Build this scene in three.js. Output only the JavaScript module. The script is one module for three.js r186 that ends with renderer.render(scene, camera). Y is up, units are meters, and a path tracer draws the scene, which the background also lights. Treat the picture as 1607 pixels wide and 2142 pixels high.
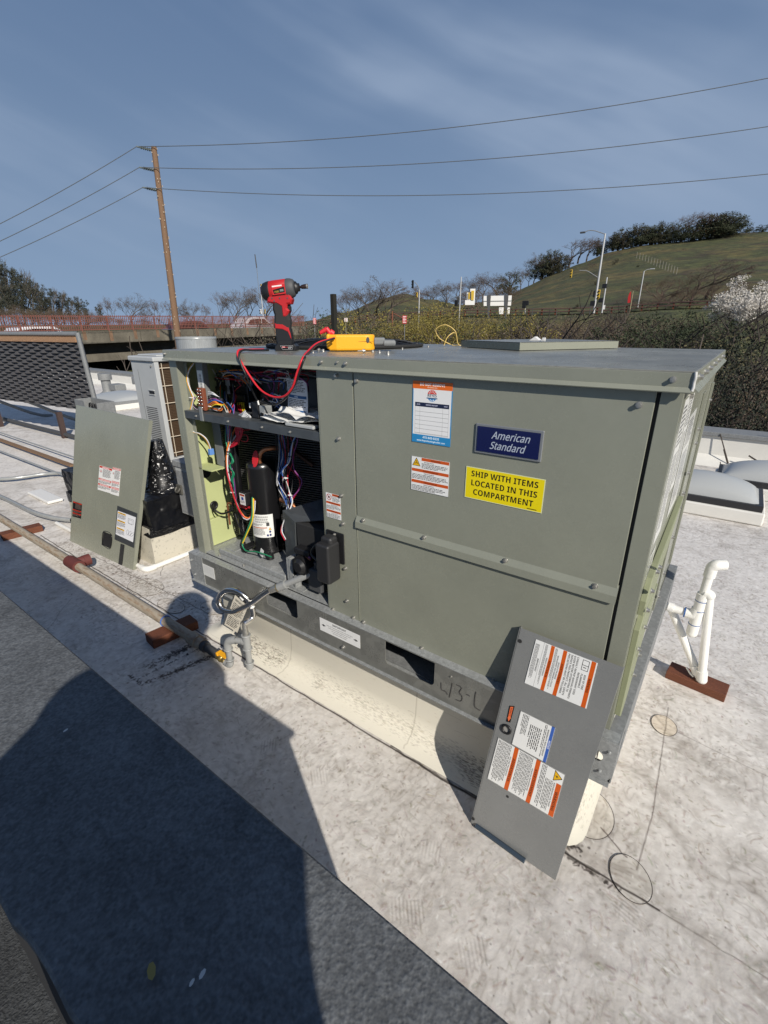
import * as THREE from 'three';
import { RoundedBoxGeometry } from 'three/addons/geometries/RoundedBoxGeometry.js';
import { MarchingCubes } from 'three/addons/objects/MarchingCubes.js';
import { mergeGeometries, toCreasedNormals } from 'three/addons/utils/BufferGeometryUtils.js';

// ------------------------------------------------------------------ camera, sky, sun, exposure
const scene = new THREE.Scene();
const camera = new THREE.PerspectiveCamera(94.68, 1607 / 2142, 0.05, 1500);
camera.position.set(1.8319, 1.3803, 1.065);
camera.rotation.order = 'YXZ';
camera.rotation.set(-0.3717, 0.6345, -0.0035);
camera.updateMatrixWorld(true);
const renderer = new THREE.WebGLRenderer({ antialias: true });
renderer.toneMapping = THREE.LinearToneMapping;
renderer.toneMappingExposure = 1.0;
renderer.shadowMap.enabled = true;

const SUN_DIR = new THREE.Vector3(1.45, 1.0, 0.78).normalize();
const sun = new THREE.DirectionalLight(new THREE.Color(1, 0.94, 0.85), 5.0);
sun.position.copy(SUN_DIR).multiplyScalar(60);
sun.castShadow = true;
sun.shadow.mapSize.set(4096, 4096);
Object.assign(sun.shadow.camera, { left: -30, right: 30, top: 30, bottom: -30, near: 1, far: 160 });
scene.add(sun, sun.target);

// seeded random and noise
function rng(seed) { let s = seed | 0; return () => { s = (s + 0x6d2b79f5) | 0; let t = Math.imul(s ^ (s >>> 15), 1 | s); t = (t + Math.imul(t ^ (t >>> 7), 61 | t)) ^ t; return ((t ^ (t >>> 14)) >>> 0) / 4294967296; }; }
const R = rng(77);
const rr = (a, b) => a + (b - a) * R();
const clamp = (v, a = 0, b = 1) => Math.min(b, Math.max(a, v));
const mix = (a, b, t) => a + (b - a) * t;
const sstep = (a, b, v) => { const t = clamp((v - a) / (b - a)); return t * t * (3 - 2 * t); };
// periodic value noise: px, py cells per tile
function lattice(seed, px, py) { const r = rng(seed), g = new Float32Array(px * py); for (let i = 0; i < g.length; i++) g[i] = r(); return { g, px, py }; }
function vn(l, u, v) {
  const x = u * l.px, y = v * l.py, xi = Math.floor(x), yi = Math.floor(y); let fx = x - xi, fy = y - yi;
  fx = fx * fx * (3 - 2 * fx); fy = fy * fy * (3 - 2 * fy);
  const x0 = ((xi % l.px) + l.px) % l.px, x1 = (x0 + 1) % l.px, y0 = (((yi % l.py) + l.py) % l.py) * l.px, y1 = ((((yi + 1) % l.py) + l.py) % l.py) * l.px;
  return (l.g[y0 + x0] * (1 - fx) + l.g[y0 + x1] * fx) * (1 - fy) + (l.g[y1 + x0] * (1 - fx) + l.g[y1 + x1] * fx) * fy;
}
function fbm(seed, px, py, oct) { const ls = []; for (let i = 0; i < oct; i++) ls.push(lattice(seed + i * 31, Math.min(1024, px << i), Math.min(1024, py << i))); return (u, v) => { let s = 0, a = .5, t = 0; for (const l of ls) { s += a * vn(l, u, v); t += a; a *= .55; } return s / t; }; }

// computed sky: clear blue with thin cirrus streaks
{
  const W = 2048, H = 1024, data = new Float32Array(W * H * 4);
  const n1 = fbm(5, 5, 4, 6), n2 = fbm(9, 26, 8, 6), n3 = fbm(21, 3, 3, 4);
  for (let j = 0; j < H; j++) {
    const el = ((j + .5) / H - .5) * Math.PI, e = Math.max(0, el) / (Math.PI / 2);
    const k = Math.pow(1 - e, 2.7);
    for (let i = 0; i < W; i++) {
      const u = i / W, v = j / H, o = (j * W + i) * 4;
      const w = (n3(u, v) - .5) * .16, streak = n2(u + v * .9 + w, v * .8 + w), base = n1(u - v * .25 + w, v * 1.1 - u * .5 + w);
      let c = sstep(.46, .74, base * .6 + streak * .4) * sstep(.02, .14, e) * .62 + .28 * Math.pow(sstep(.5, .8, streak), 2) * sstep(.4, .6, base) * sstep(.05, .2, e);
      c = Math.min(.7, c * .72 + .03 * sstep(.3, .75, n1(u + .3, v + .2)));
      const r = mix(.038, .255, k), g = mix(.09, .365, k), b = mix(.225, .525, k);
      data[o] = mix(r, .34, c); data[o + 1] = mix(g, .43, c); data[o + 2] = mix(b, .58, c); data[o + 3] = 1;
    }
  }
  const t = new THREE.DataTexture(data, W, H, THREE.RGBAFormat, THREE.FloatType);
  t.mapping = THREE.EquirectangularReflectionMapping; t.magFilter = THREE.LinearFilter; t.needsUpdate = true;
  scene.background = t; scene.environment = t;
}

// ------------------------------------------------------------------ photo pixel -> place helpers (a pixel gives a direction, the plane gives the distance)
const V = (x, y, z) => new THREE.Vector3(x, y, z);
const FPX = 986.9;
function ray(px, py) { return V((px - 803.5) / FPX, -(py - 1071) / FPX, -1).applyQuaternion(camera.quaternion); }
const CP = camera.position;
const onZ = (px, py, z) => { const d = ray(px, py); return d.multiplyScalar((z - CP.z) / d.z).add(CP); };
const onY = (px, py, y) => { const d = ray(px, py); return d.multiplyScalar((y - CP.y) / d.y).add(CP); };
const onX = (px, py, x) => { const d = ray(px, py); return d.multiplyScalar((x - CP.x) / d.x).add(CP); };
const at = (px, py, dist) => { const d = ray(px, py); return d.multiplyScalar(dist / Math.hypot(d.x, d.z)).add(CP); };   // horizontal distance in metres

// ------------------------------------------------------------------ object helpers
const used = new Map();
function numbered(name) { const n = used.get(name) || 0; used.set(name, n + 1); return n ? name + '_' + String(n).padStart(3, '0') : name; }
function tag(o, label, category, group, kind) { if (label) o.userData.label = label; if (category) o.userData.category = category; if (group) o.userData.group = group; if (kind) o.userData.kind = kind; return o; }
function thing(name, label, category, pos = [0, 0, 0], group) { const g = new THREE.Group(); g.name = numbered(name); g.position.set(...pos); scene.add(g); return tag(g, label, category, group); }
function part(name, geo, mat, parent) { const m = new THREE.Mesh(Array.isArray(geo) ? merge(geo) : geo, mat); m.name = name; m.castShadow = m.receiveShadow = true; parent.add(m); return m; }
function solo(name, geo, mat, label, category, group) { const m = part(numbered(name), geo, mat, scene); return tag(m, label, category, group); }
function struct(name, geo, mat) { const m = part(numbered(name), geo, mat, scene); m.userData.kind = 'structure'; return m; }
function dup(o, pos, turn, label, group) { const c = o.clone(); c.userData = { ...o.userData }; c.name = numbered(o.name.replace(/_\d{3}$/, '')); if (pos) c.position.set(...pos); if (turn !== undefined) c.rotation.y = turn; if (label) c.userData.label = label; if (group) c.userData.group = group; scene.add(c); return c; }
function prep(g) { g = g.index ? g.toNonIndexed() : g; for (const k of Object.keys(g.attributes)) if (!['position', 'normal', 'uv'].includes(k)) g.deleteAttribute(k); if (!g.attributes.uv) g.setAttribute('uv', new THREE.BufferAttribute(new Float32Array(g.attributes.position.count * 2), 2)); if (!g.attributes.normal) g.computeVertexNormals(); return g; }
function merge(list) { return mergeGeometries(list.map(prep)); }
// uv in metres by the dominant normal
function uvm(g, s = 1) {
  g = g.index ? g.toNonIndexed() : g; const p = g.attributes.position, n = g.attributes.normal, uv = new Float32Array(p.count * 2);
  for (let i = 0; i < p.count; i += 3) {
    let ax = 0, ay = 0, az = 0; for (let k = 0; k < 3; k++) { ax += n.getX(i + k); ay += n.getY(i + k); az += n.getZ(i + k); } ax = Math.abs(ax); ay = Math.abs(ay); az = Math.abs(az);
    for (let k = 0; k < 3; k++) { const x = p.getX(i + k), y = p.getY(i + k), z = p.getZ(i + k); let a, b; if (ay >= ax && ay >= az) { a = x; b = z; } else if (ax >= az) { a = z; b = y; } else { a = x; b = y; } uv[(i + k) * 2] = a * s; uv[(i + k) * 2 + 1] = b * s; }
  }
  g.setAttribute('uv', new THREE.BufferAttribute(uv, 2)); return g;
}
function box(x0, x1, y0, y1, z0, z1, r = 0) {
  const w = Math.abs(x1 - x0), h = Math.abs(y1 - y0), d = Math.abs(z1 - z0);
  const g = r ? new RoundedBoxGeometry(w, h, d, 1, Math.min(r, w * .49, h * .49, d * .49)) : new THREE.BoxGeometry(w, h, d);
  g.translate((x0 + x1) / 2, (y0 + y1) / 2, (z0 + z1) / 2); return uvm(g);
}
const UP = V(0, 1, 0);
function rod(a, b, r0, r1 = r0, seg = 12, caps = true) {
  a = a.isVector3 ? a : V(...a); b = b.isVector3 ? b : V(...b); const d = b.clone().sub(a), l = d.length();
  const g = new THREE.CylinderGeometry(r1, r0, l, seg, 1, !caps); g.translate(0, l / 2, 0);
  g.applyQuaternion(new THREE.Quaternion().setFromUnitVectors(UP, d.normalize())); g.translate(a.x, a.y, a.z); return g;
}
function tube(pts, r, seg = 24, rs = 6, closed = false) { const c = new THREE.CatmullRomCurve3(pts.map((p) => p.isVector3 ? p : V(...p)), closed, 'centripetal'); return new THREE.TubeGeometry(c, seg, r, rs, closed); }
function lathe(prof, seg = 24) { return new THREE.LatheGeometry(prof.map(([r, y]) => new THREE.Vector2(r, y)), seg); }
function poly(pts, depth, bevel = 0) { const s = new THREE.Shape(pts.map(([x, y]) => new THREE.Vector2(x, y))); return new THREE.ExtrudeGeometry(s, { depth: depth - bevel * 2, bevelEnabled: bevel > 0, bevelSize: bevel, bevelThickness: bevel, bevelSegments: 1, curveSegments: 8, steps: 1 }); }
// quad sheet with thickness from four corners (BL, BR, TR, TL), thickness to the back
function slab(c, th) {
  const [a, b, d, e] = c.map((p) => p.isVector3 ? p : V(...p)); const n = b.clone().sub(a).cross(e.clone().sub(a)).normalize().multiplyScalar(-th);
  const q = [a, b, d, e], k = q.map((p) => p.clone().add(n)); const P = [], U = [];
  const w = b.distanceTo(a), h = e.distanceTo(a);
  const face = (A, B, C, D, u) => { for (const [p, t] of [[A, 0], [B, 1], [C, 2], [A, 0], [C, 2], [D, 3]]) { P.push(p.x, p.y, p.z); U.push(...u[t]); } };
  const f = [[0, 0], [w, 0], [w, h], [0, h]], ed = [[0, 0], [w, 0], [w, th], [0, th]];
  face(q[0], q[1], q[2], q[3], f); face(k[1], k[0], k[3], k[2], f);
  for (let i = 0; i < 4; i++) { const j = (i + 1) % 4; face(k[i], k[j], q[j], q[i], ed); }
  const g = new THREE.BufferGeometry(); g.setAttribute('position', new THREE.Float32BufferAttribute(P, 3)); g.setAttribute('uv', new THREE.Float32BufferAttribute(U, 2)); g.computeVertexNormals(); return g;
}

// ------------------------------------------------------------------ computed textures
function bytesTex(w, h, fn, srgb = true) {
  const d = new Uint8Array(w * h * 4);
  for (let j = 0; j < h; j++) for (let i = 0; i < w; i++) { const c = fn(i / w, j / h, i, j), o = (j * w + i) * 4; d[o] = clamp(c[0], 0, 255); d[o + 1] = clamp(c[1], 0, 255); d[o + 2] = clamp(c[2], 0, 255); d[o + 3] = 255; }
  const t = new THREE.DataTexture(d, w, h, THREE.RGBAFormat); if (srgb) t.colorSpace = THREE.SRGBColorSpace; t.wrapS = t.wrapT = THREE.RepeatWrapping; t.magFilter = THREE.LinearFilter; t.minFilter = THREE.LinearMipmapLinearFilter; t.needsUpdate = true; return t;
}
function canvasTex(w, h, draw) { const c = document.createElement('canvas'); c.width = w; c.height = h; const x = c.getContext('2d'); draw(x, w, h); const t = new THREE.CanvasTexture(c); t.colorSpace = THREE.SRGBColorSpace; t.wrapS = t.wrapT = THREE.RepeatWrapping; t.magFilter = THREE.LinearFilter; return t; }
const rep = (t, m) => { const c = t.clone(); c.repeat.set(1 / m, 1 / m); c.needsUpdate = true; return c; };   // m metres per tile
const std = (o) => new THREE.MeshStandardMaterial(o);
const lin = (r, g, b) => new THREE.Color().setRGB(r, g, b);

const nWave = fbm(171, 5, 5, 2), nGrime = fbm(101, 6, 6, 6), nFine = fbm(131, 64, 64, 4), nMid = fbm(151, 18, 18, 5);
const T_rough = bytesTex(512, 512, (u, v) => { const a = 110 + 70 * nGrime(u, v) + 60 * (nFine(u, v) - .5); return [a, a, a]; }, false);
const T_paint = bytesTex(512, 512, (u, v) => { const a = 238 + 16 * (nGrime(u, v) - .5) + 6 * (nFine(u, v) - .5); return [a, a, a]; });
const T_galv = (() => {   // galvanised spangle
  const r = rng(8), pts = []; for (let i = 0; i < 420; i++) pts.push([r(), r(), r()]);
  const cell = 20, grid = Array.from({ length: cell * cell }, () => []); pts.forEach((p) => grid[Math.floor(p[1] * cell) * cell + Math.floor(p[0] * cell)].push(p));
  return bytesTex(384, 384, (u, v) => {
    let best = 9, val = 0; const ci = Math.floor(u * cell), cj = Math.floor(v * cell);
    for (let a = -2; a <= 2; a++) for (let b = -2; b <= 2; b++) { const gi = (ci + a + cell) % cell, gj = (cj + b + cell) % cell; for (const p of grid[gj * cell + gi]) { let dx = Math.abs(p[0] - u), dy = Math.abs(p[1] - v); dx = Math.min(dx, 1 - dx); dy = Math.min(dy, 1 - dy); const d = dx * dx + dy * dy; if (d < best) { best = d; val = p[2]; } } }
    const a = 212 + 24 * (val - .5) + 20 * (nGrime(u, v) - .5); return [a, a, a];
  });
})();
const T_bumpFine = bytesTex(512, 512, (u, v) => { const a = 255 * nFine(u, v); return [a, a, a]; }, false);
const T_bumpMid = bytesTex(512, 512, (u, v) => { const a = 255 * (.6 * nMid(u, v) + .4 * nFine(u, v)); return [a, a, a]; }, false);
const T_wavy = bytesTex(256, 256, (u, v) => { const a = 255 * nWave(u, v); return [a, a, a]; }, false);
const T_concrete = bytesTex(512, 512, (u, v) => { const g = nGrime(u, v), f = nFine(u, v), a = 190 + 70 * (g - .5) + 36 * (f - .5); return [a, a * .985, a * .95]; });
const T_wood = bytesTex(512, 512, (u, v) => { const w = nGrime(u, v), g = Math.sin((v * 34 + w * 5 + 2 * vnx(u, v)) * 6.283) * .5 + .5, f = nFine(u * 1, v * 4), a = 150 + 60 * g * .6 + 50 * (f - .5); return [a, a * .92, a * .84]; });
function vnx(u, v) { return nMid(u * .4, v); }

// ------------------------------------------------------------------ shared materials
const M = {};
M.green = std({ color: lin(.29, .298, .238), roughness: .46, map: rep(T_paint, .9), roughnessMap: rep(T_rough, .8), bumpMap: rep(T_wavy, 1.4), bumpScale: .006 });
M.greenIn = std({ color: lin(.56, .61, .29), roughness: .55, map: rep(T_paint, .4) });
M.galv = std({ color: lin(.47, .485, .48), roughness: .5, metalness: .15, map: rep(T_galv, .12), roughnessMap: rep(T_rough, .4) });
M.galvDull = std({ color: lin(.33, .34, .34), roughness: .62, metalness: .15, map: rep(T_galv, .16) });
M.steelDark = std({ color: lin(.16, .175, .185), roughness: .5, metalness: .5, map: rep(T_galv, .6) });
M.steel = std({ color: lin(.42, .41, .38), roughness: .42, metalness: .75 });
M.chrome = std({ color: lin(.7, .68, .65), roughness: .22, metalness: 1 });
M.black = std({ color: lin(.012, .012, .013), roughness: .45 });
M.blackMatte = std({ color: lin(.02, .02, .02), roughness: .8 });
M.blackGloss = new THREE.MeshPhysicalMaterial({ color: lin(.008, .008, .009), roughness: .3, clearcoat: .6, clearcoatRoughness: .2 });
M.darkGrey = std({ color: lin(.06, .062, .065), roughness: .6 });
M.grey = std({ color: lin(.21, .22, .22), roughness: .55, map: rep(T_paint, .3) });
M.white = std({ color: lin(.74, .73, .70), roughness: .45 });
M.offWhite = std({ color: lin(.62, .61, .57), roughness: .5, map: rep(T_concrete, .5) });
M.pvc = std({ color: lin(.78, .77, .73), roughness: .35, bumpMap: rep(T_bumpFine, .2), bumpScale: .0004 });
M.copper = std({ color: lin(.55, .23, .11), roughness: .42, metalness: .85 });
M.brass = std({ color: lin(.62, .45, .16), roughness: .35, metalness: .9 });
M.red = std({ color: lin(.42, .015, .018), roughness: .42 });
M.redTag = std({ color: lin(.6, .02, .03), roughness: .5 });
M.yellow = std({ color: lin(.85, .40, .012), roughness: .45, bumpMap: rep(T_bumpFine, .1), bumpScale: .0003 });
M.yellowPlain = std({ color: lin(.75, .55, .03), roughness: .5 });
M.orange = std({ color: lin(.75, .2, .03), roughness: .5 });
M.brown = std({ color: lin(.2, .06, .03), roughness: .55 });
M.wireRed = std({ color: lin(.48, .012, .03), roughness: .45 });
M.wireGreen = std({ color: lin(.015, .22, .1), roughness: .45 });
M.wireBlue = std({ color: lin(.05, .14, .45), roughness: .45 });
M.wireWhite = std({ color: lin(.62, .62, .62), roughness: .45 });
M.wirePurple = std({ color: lin(.22, .05, .2), roughness: .45 });
M.redwood = std({ color: lin(.34, .13, .07), roughness: .75, map: rep(T_wood, .16), bumpMap: rep(T_wood, .16), bumpScale: .002 });
M.paper = std({ color: lin(.72, .72, .70), roughness: .8 });
M.concrete = std({ color: lin(.33, .315, .28), roughness: .9, map: rep(T_concrete, 6) });

// ------------------------------------------------------------------ roof membrane
const NX = -2, NZ = -3.9, NS = 5, TS = 2048;      // the near tile: 5 m square
const rebase = (g, x, y, z) => { g.children.forEach((c) => { c.position.x -= x; c.position.y -= y; c.position.z -= z; }); g.position.set(x, y, z); return g; };
function scuffs(x, size, count, seed) {
  const r = rng(seed), den = fbm(seed + 5, 7, 7, 4), M5 = size / 5; x.lineCap = 'round';
  for (let i = 0; i < count; i++) {
    const cx = r() * size, cy = r() * size; if (den(cx / size, cy / size) < .2 + .6 * r()) continue;
    const a = r() * 6.283, l = M5 * (.006 + .05 * r() * r() * r()), n = 2 + Math.floor(r() * 7), dark = r() < .8, sp = l * .55;
    for (let k = 0; k < n; k++) {
      x.strokeStyle = dark ? `rgba(${104 + r() * 40},${92 + r() * 38},${80 + r() * 36},${.07 + .36 * r() * r()})` : `rgba(244,242,237,${.1 + .25 * r()})`;
      x.lineWidth = M5 * (.0012 + .004 * r() * r() * r()); const ox = cx + (r() - .5) * sp, oy = cy + (r() - .5) * sp, b = a + (r() - .5) * .35, bend = (r() - .5) * l * .8;
      x.beginPath(); x.moveTo(ox, oy); x.quadraticCurveTo(ox + Math.cos(b) * l * .5 - Math.sin(b) * bend, oy + Math.sin(b) * l * .5 + Math.cos(b) * bend, ox + Math.cos(b) * l, oy + Math.sin(b) * l); x.stroke();
    }
  }
  for (let i = 0; i < count * .12; i++) { x.fillStyle = `rgba(56,48,44,${.1 + .5 * r()})`; const d = M5 * (.001 + .0028 * r() * r() * r()); x.beginPath(); x.arc(r() * size, r() * size, d, 0, 7); x.fill(); }
}
const pxOf = (v) => [(v.x - NX) / NS * TS, (v.z - NZ) / NS * TS];
function roofMarks(x) {
  const line = (pts, w, col) => { x.strokeStyle = col; x.lineWidth = w; x.lineJoin = 'round'; x.beginPath(); pts.forEach((p, i) => { const [a, b] = pxOf(p); i ? x.lineTo(a, b) : x.moveTo(a, b); }); x.stroke(); };
  const wob = (a, b, n, s, seed) => { const r = rng(seed), o = []; for (let i = 0; i <= n; i++) o.push(a.clone().lerp(b, i / n).add(V((r() - .5) * s, 0, (r() - .5) * s))); return o; };
  // lap seam in front of the curb, the seams that run to the right of the unit
  line(wob(V(-2, 0, .032), V(1.95, 0, .05), 90, .006, 3), 2.2, 'rgba(40,34,30,.75)');
  line(wob(V(1.1, 0, .04), V(1.8, 0, .05), 30, .012, 4), 3.5, 'rgba(35,30,27,.5)');
  line(wob(V(1.95, 0, .05), V(3, 0, .09), 40, .006, 5), 1.1, 'rgba(60,52,46,.4)');
  const q = (px, py) => onY(px, py, 0);
  line(wob(q(1398, 1480), q(1366, 1700), 20, .002, 6), 1.2, 'rgba(70,60,54,.55)'); line(wob(q(1366, 1700), q(1332, 1822), 12, .002, 7), 1.2, 'rgba(70,60,54,.55)'); line(wob(q(1414, 1530), q(1607, 1625), 12, .002, 27), 1, 'rgba(80,70,64,.4)');
  line(wob(q(1258, 1733), q(1310, 1795), 8, .004, 8), 1.6, 'rgba(60,50,45,.6)');
  line(wob(q(1607, 1105), q(1440, 1075), 20, .006, 9), 2, 'rgba(70,60,54,.6)'); line(wob(q(1607, 1130), q(1432, 1100), 20, .006, 12), 1.5, 'rgba(70,60,54,.5)');
  line(wob(q(150, 1250), q(90, 1330), 10, .02, 13), 1.2, 'rgba(60,50,45,.3)');
  line(wob(q(200, 1165), q(420, 1275), 30, .01, 14), 1.6, 'rgba(50,44,40,.55)'); line(wob(q(350, 1165), q(335, 1205), 10, .01, 15), 1.4, 'rgba(50,44,40,.5)');
  line(wob(q(200, 1185), q(300, 1225), 30, .01, 16), 1.1, 'rgba(50,44,40,.35)');
  // dirty water marks left by an old pipe block
  const r = rng(44);
  const band = (a, b, w, n, col) => { for (let i = 0; i < n; i++) { const p = a.clone().lerp(b, r()); const [cx, cy] = pxOf(p); x.fillStyle = col.replace('A', (.15 + .55 * r()).toFixed(2)); x.beginPath(); x.ellipse(cx + (r() + r() - 1) * w, cy + (r() + r() - 1) * w, .8 + r() * r() * 5, .6 + r() * r() * 2.4, r() * 3, 0, 7); x.fill(); } };
  band(q(300, 1398), q(440, 1332), 12, 260, 'rgba(66,56,50,A)'); band(q(340, 1380), q(410, 1345), 9, 150, 'rgba(50,42,37,A)'); band(q(306, 1430), q(480, 1356), 10, 220, 'rgba(74,62,54,A)'); band(q(330, 1420), q(470, 1362), 6, 140, 'rgba(56,47,41,A)'); band(q(290, 1420), q(440, 1345), 2, 60, 'rgba(40,34,30,A)'); band(q(270, 1412), q(300, 1434), 2.6, 34, 'rgba(52,44,39,A)');
  band(q(20, 1130), q(100, 1105), 5, 160, 'rgba(40,34,30,A)'); band(q(10, 1140), q(140, 1100), 4, 140, 'rgba(30,26,24,A)'); band(q(110, 1110), q(150, 1085), 9, 130, 'rgba(70,58,50,A)');
  // dirt washed along the foot of the curb and round the left panel
  band(V(.62, 0, -.01), V(.98, 0, -.0), 9, 170, 'rgba(60,50,42,A)'); band(V(.9, 0, .0), V(1.75, 0, .01), 10, 600, 'rgba(38,32,28,A)'); band(V(-1.75, 0, -.02), V(-.5, 0, -.06), 26, 700, 'rgba(120,108,98,A)'); band(V(-1.2, 0, -.02), V(-.3, 0, -.12), 22, 160, 'rgba(84,74,66,A)');
  band(V(-.9, 0, -.0), V(.1, 0, -.1), 40, 500, 'rgba(124,112,100,A)'); band(V(1.62, 0, .055), V(1.86, 0, .06), 3, 60, 'rgba(40,33,29,A)');
  // broad grey walking dirt in front
  for (let i = 0; i < 1500; i++) { const p = V(mix(-2, 2.9, Math.pow(r(), 1.2)), 0, mix(-.6, .9, r())), [cx, cy] = pxOf(p), s = 4 + 30 * r() * r(); const g = x.createRadialGradient(cx, cy, 0, cx, cy, s); g.addColorStop(0, `rgba(118,100,84,${.03 + .1 * r()})`); g.addColorStop(1, 'rgba(96,84,74,0)'); x.fillStyle = g; x.fillRect(cx - s, cy - s, 2 * s, 2 * s); }
  // boot prints
  for (const [px, py, a, n] of [[850, 1905, .9, 9], [985, 1990, .9, 7], [665, 1620, .7, 6], [560, 1560, .8, 6], [1130, 1560, .4, 6], [1310, 1900, .2, 7], [900, 1780, 1.2, 6]]) {
    const [cx, cy] = pxOf(q(px, py)); x.save(); x.translate(cx, cy); x.rotate(a); for (let k = 0; k < n; k++) { x.fillStyle = `rgba(90,80,72,${.08 + .16 * r()})`; x.fillRect(-14 + r() * 7, k * 4 - n * 2, 16 + r() * 12, 1.3); x.fillStyle = `rgba(240,238,232,.16)`; x.fillRect(-14 + r() * 5, k * 4 - n * 2 + 2, 20, 1.2); } x.restore();
  }
}
const roofBase = (() => {
  const a = fbm(301, 5, 5, 7), b = fbm(331, 26, 26, 5), c = fbm(361, 300, 300, 2), w = fbm(391, 8, 8, 4), st = fbm(411, 14, 70, 4), fv = fbm(431, 300, 300, 2), wq = fbm(451, 34, 34, 3), wr = fbm(471, 34, 34, 3);
  const out = new Float32Array(TS * TS);
  for (let j = 0; j < TS; j++) for (let i = 0; i < TS; i++) {
    const u = i / TS, v = j / TS, q = w(u, v) - .5; const wx = (wq(u, v) - .5) * .008, wz = (wr(u, v) - .5) * .008, rv = 1 - Math.abs(2 * fv(u + wx, v * .45 + wz) - 1), rw = 1 - Math.abs(2 * fv(u * .45 - wz, v + wx + .37) - 1), sel = sstep(.42, .58, wq(v, u)); const rid = 1 - Math.abs(2 * b(u + q * .05, v - q * .04) - 1);
    out[j * TS + i] = 1.0 - .11 * Math.pow(mix(rv, rw, sel), 6) * (.25 + 1.1 * sstep(.35, .65, wr(v, u))) - .08 * sstep(.44, .78, a(u, v)) * (.5 + .7 * b(u, v)) - .16 * Math.pow(rid, 8) * sstep(.35, .7, a(v, u)) - .13 * (c(u, v) - .45) * (.5 + a(u + .3, v)) - .05 * sstep(.52, .85, st(u + q * .14, v + q * .2)) * sstep(.35, .6, w(v, u)) * c(v, u) * 1.6;
  }
  return out;
})();
function roofTex(size, marks, count, seed) {
  const c = document.createElement('canvas'); c.width = c.height = size; const x = c.getContext('2d');
  const im = x.createImageData(size, size), k = TS / size;
  for (let j = 0; j < size; j++) for (let i = 0; i < size; i++) { const d = clamp(roofBase[(j * k) * TS + i * k], .2, 1.08), o = (j * size + i) * 4; im.data[o] = 225 - (1 - d) * 190; im.data[o + 1] = 220 - (1 - d) * 196; im.data[o + 2] = 213 - (1 - d) * 200; im.data[o + 3] = 255; }
  x.putImageData(im, 0, 0); scuffs(x, size, count, seed); if (marks) roofMarks(x);
  const t = new THREE.CanvasTexture(c); t.flipY = false; t.colorSpace = THREE.SRGBColorSpace; t.wrapS = t.wrapT = THREE.RepeatWrapping; t.magFilter = THREE.LinearFilter; return t;
}
const T_roofNear = roofTex(TS, true, 95000, 71), T_roofFar = roofTex(1024, false, 30000, 72);
const T_roofBump = bytesTex(1024, 1024, (u, v) => { const a = 128 + 110 * (nMid(u, v) - .5) + 90 * (nFine(u, v) - .5); return [a, a, a]; }, false);
function sheetXZ(x0, x1, z0, z1, y = 0) { const g = new THREE.BufferGeometry(); const P = [[x0, z0], [x0, z1], [x1, z1], [x0, z0], [x1, z1], [x1, z0]]; g.setAttribute('position', new THREE.Float32BufferAttribute(P.flatMap(([x, z]) => [x, y, z]), 3)); g.setAttribute('uv', new THREE.Float32BufferAttribute(P.flatMap(([x, z]) => [(x - NX) / NS, (z - NZ) / NS]), 2)); g.computeVertexNormals(); return g; }
M.roofNear = std({ map: T_roofNear, roughness: .72, bumpMap: rep(T_roofBump, .25), bumpScale: .004, color: lin(.92, .92, .92) });
M.roofFar = std({ map: T_roofFar, roughness: .75, bumpMap: rep(T_roofBump, .25), bumpScale: .004, color: lin(.92, .92, .92) });
struct('roof', sheetXZ(NX, NX + NS, NZ, 1.03), M.roofNear);
struct('roof', [sheetXZ(-16, NX, -5.02, 1.03), sheetXZ(NX + NS, 9, -5.02, 1.03), sheetXZ(NX, NX + NS, -5.02, NZ), ], M.roofFar);

// building body under the roof
struct('building_body', [box(-16, 9, -4.4, -.06, -5.02, 3.4)], M.concrete);
// round membrane patches with a sealed rim
function patch(px, py, rx, rz, turn, col, label) {
  const c = onY(px, py, 0), g = thing('membrane_patch', label, 'roof patch', [c.x, 0, c.z], 'round patches on the roof');
  const disc = new THREE.CircleGeometry(1, 40); disc.rotateX(-Math.PI / 2); disc.scale(rx, 1, rz); disc.translate(0, .003, 0); const uv = disc.attributes.uv; { const p = disc.attributes.position, cs = Math.cos(turn), sn = Math.sin(turn); for (let i = 0; i < uv.count; i++) { const x = p.getX(i) * cs + p.getZ(i) * sn, z = -p.getX(i) * sn + p.getZ(i) * cs; uv.setXY(i, (x + c.x - NX) / NS, (z + c.z - NZ) / NS); } }
  part('patch_sheet', disc, std({ map: T_roofNear, color: col.clone().multiplyScalar(.98), roughness: .72 }), g);
  const pts = []; const r = rng(px); for (let i = 0; i < 44; i++) { const a = i / 44 * 6.283; pts.push(V(Math.cos(a) * rx, .003, Math.sin(a) * rz)); }
  part('sealant_rim', tube(pts, .0009, 88, 5, true), std({ color: lin(.07, .06, .052), roughness: .8 }), g); g.rotation.y = turn; return g;
}
patch(1319, 1838, .05, .062, .5, lin(.94, .94, .92), 'round white membrane patch with dark rim at the meeting of two seams');
patch(1389, 1518, .042, .052, .2, lin(.96, .89, .78), 'round tan stained membrane patch near the drain trap block');
patch(1232, 1700, .07, .085, .2, lin(.95, .94, .9), 'round membrane patch at the front corner of the curb');
patch(305, 1228, .13, .08, 0, lin(.9, .89, .86), 'round membrane patch beside the white plinth corner');
patch(358, 1268, .1, .05, 0, lin(.9, .88, .85), 'round membrane patch beyond the gas pipe block');
patch(446, 1272, .085, .05, 0, lin(.92, .9, .87), 'round membrane patch beneath the coiled hose');

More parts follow.
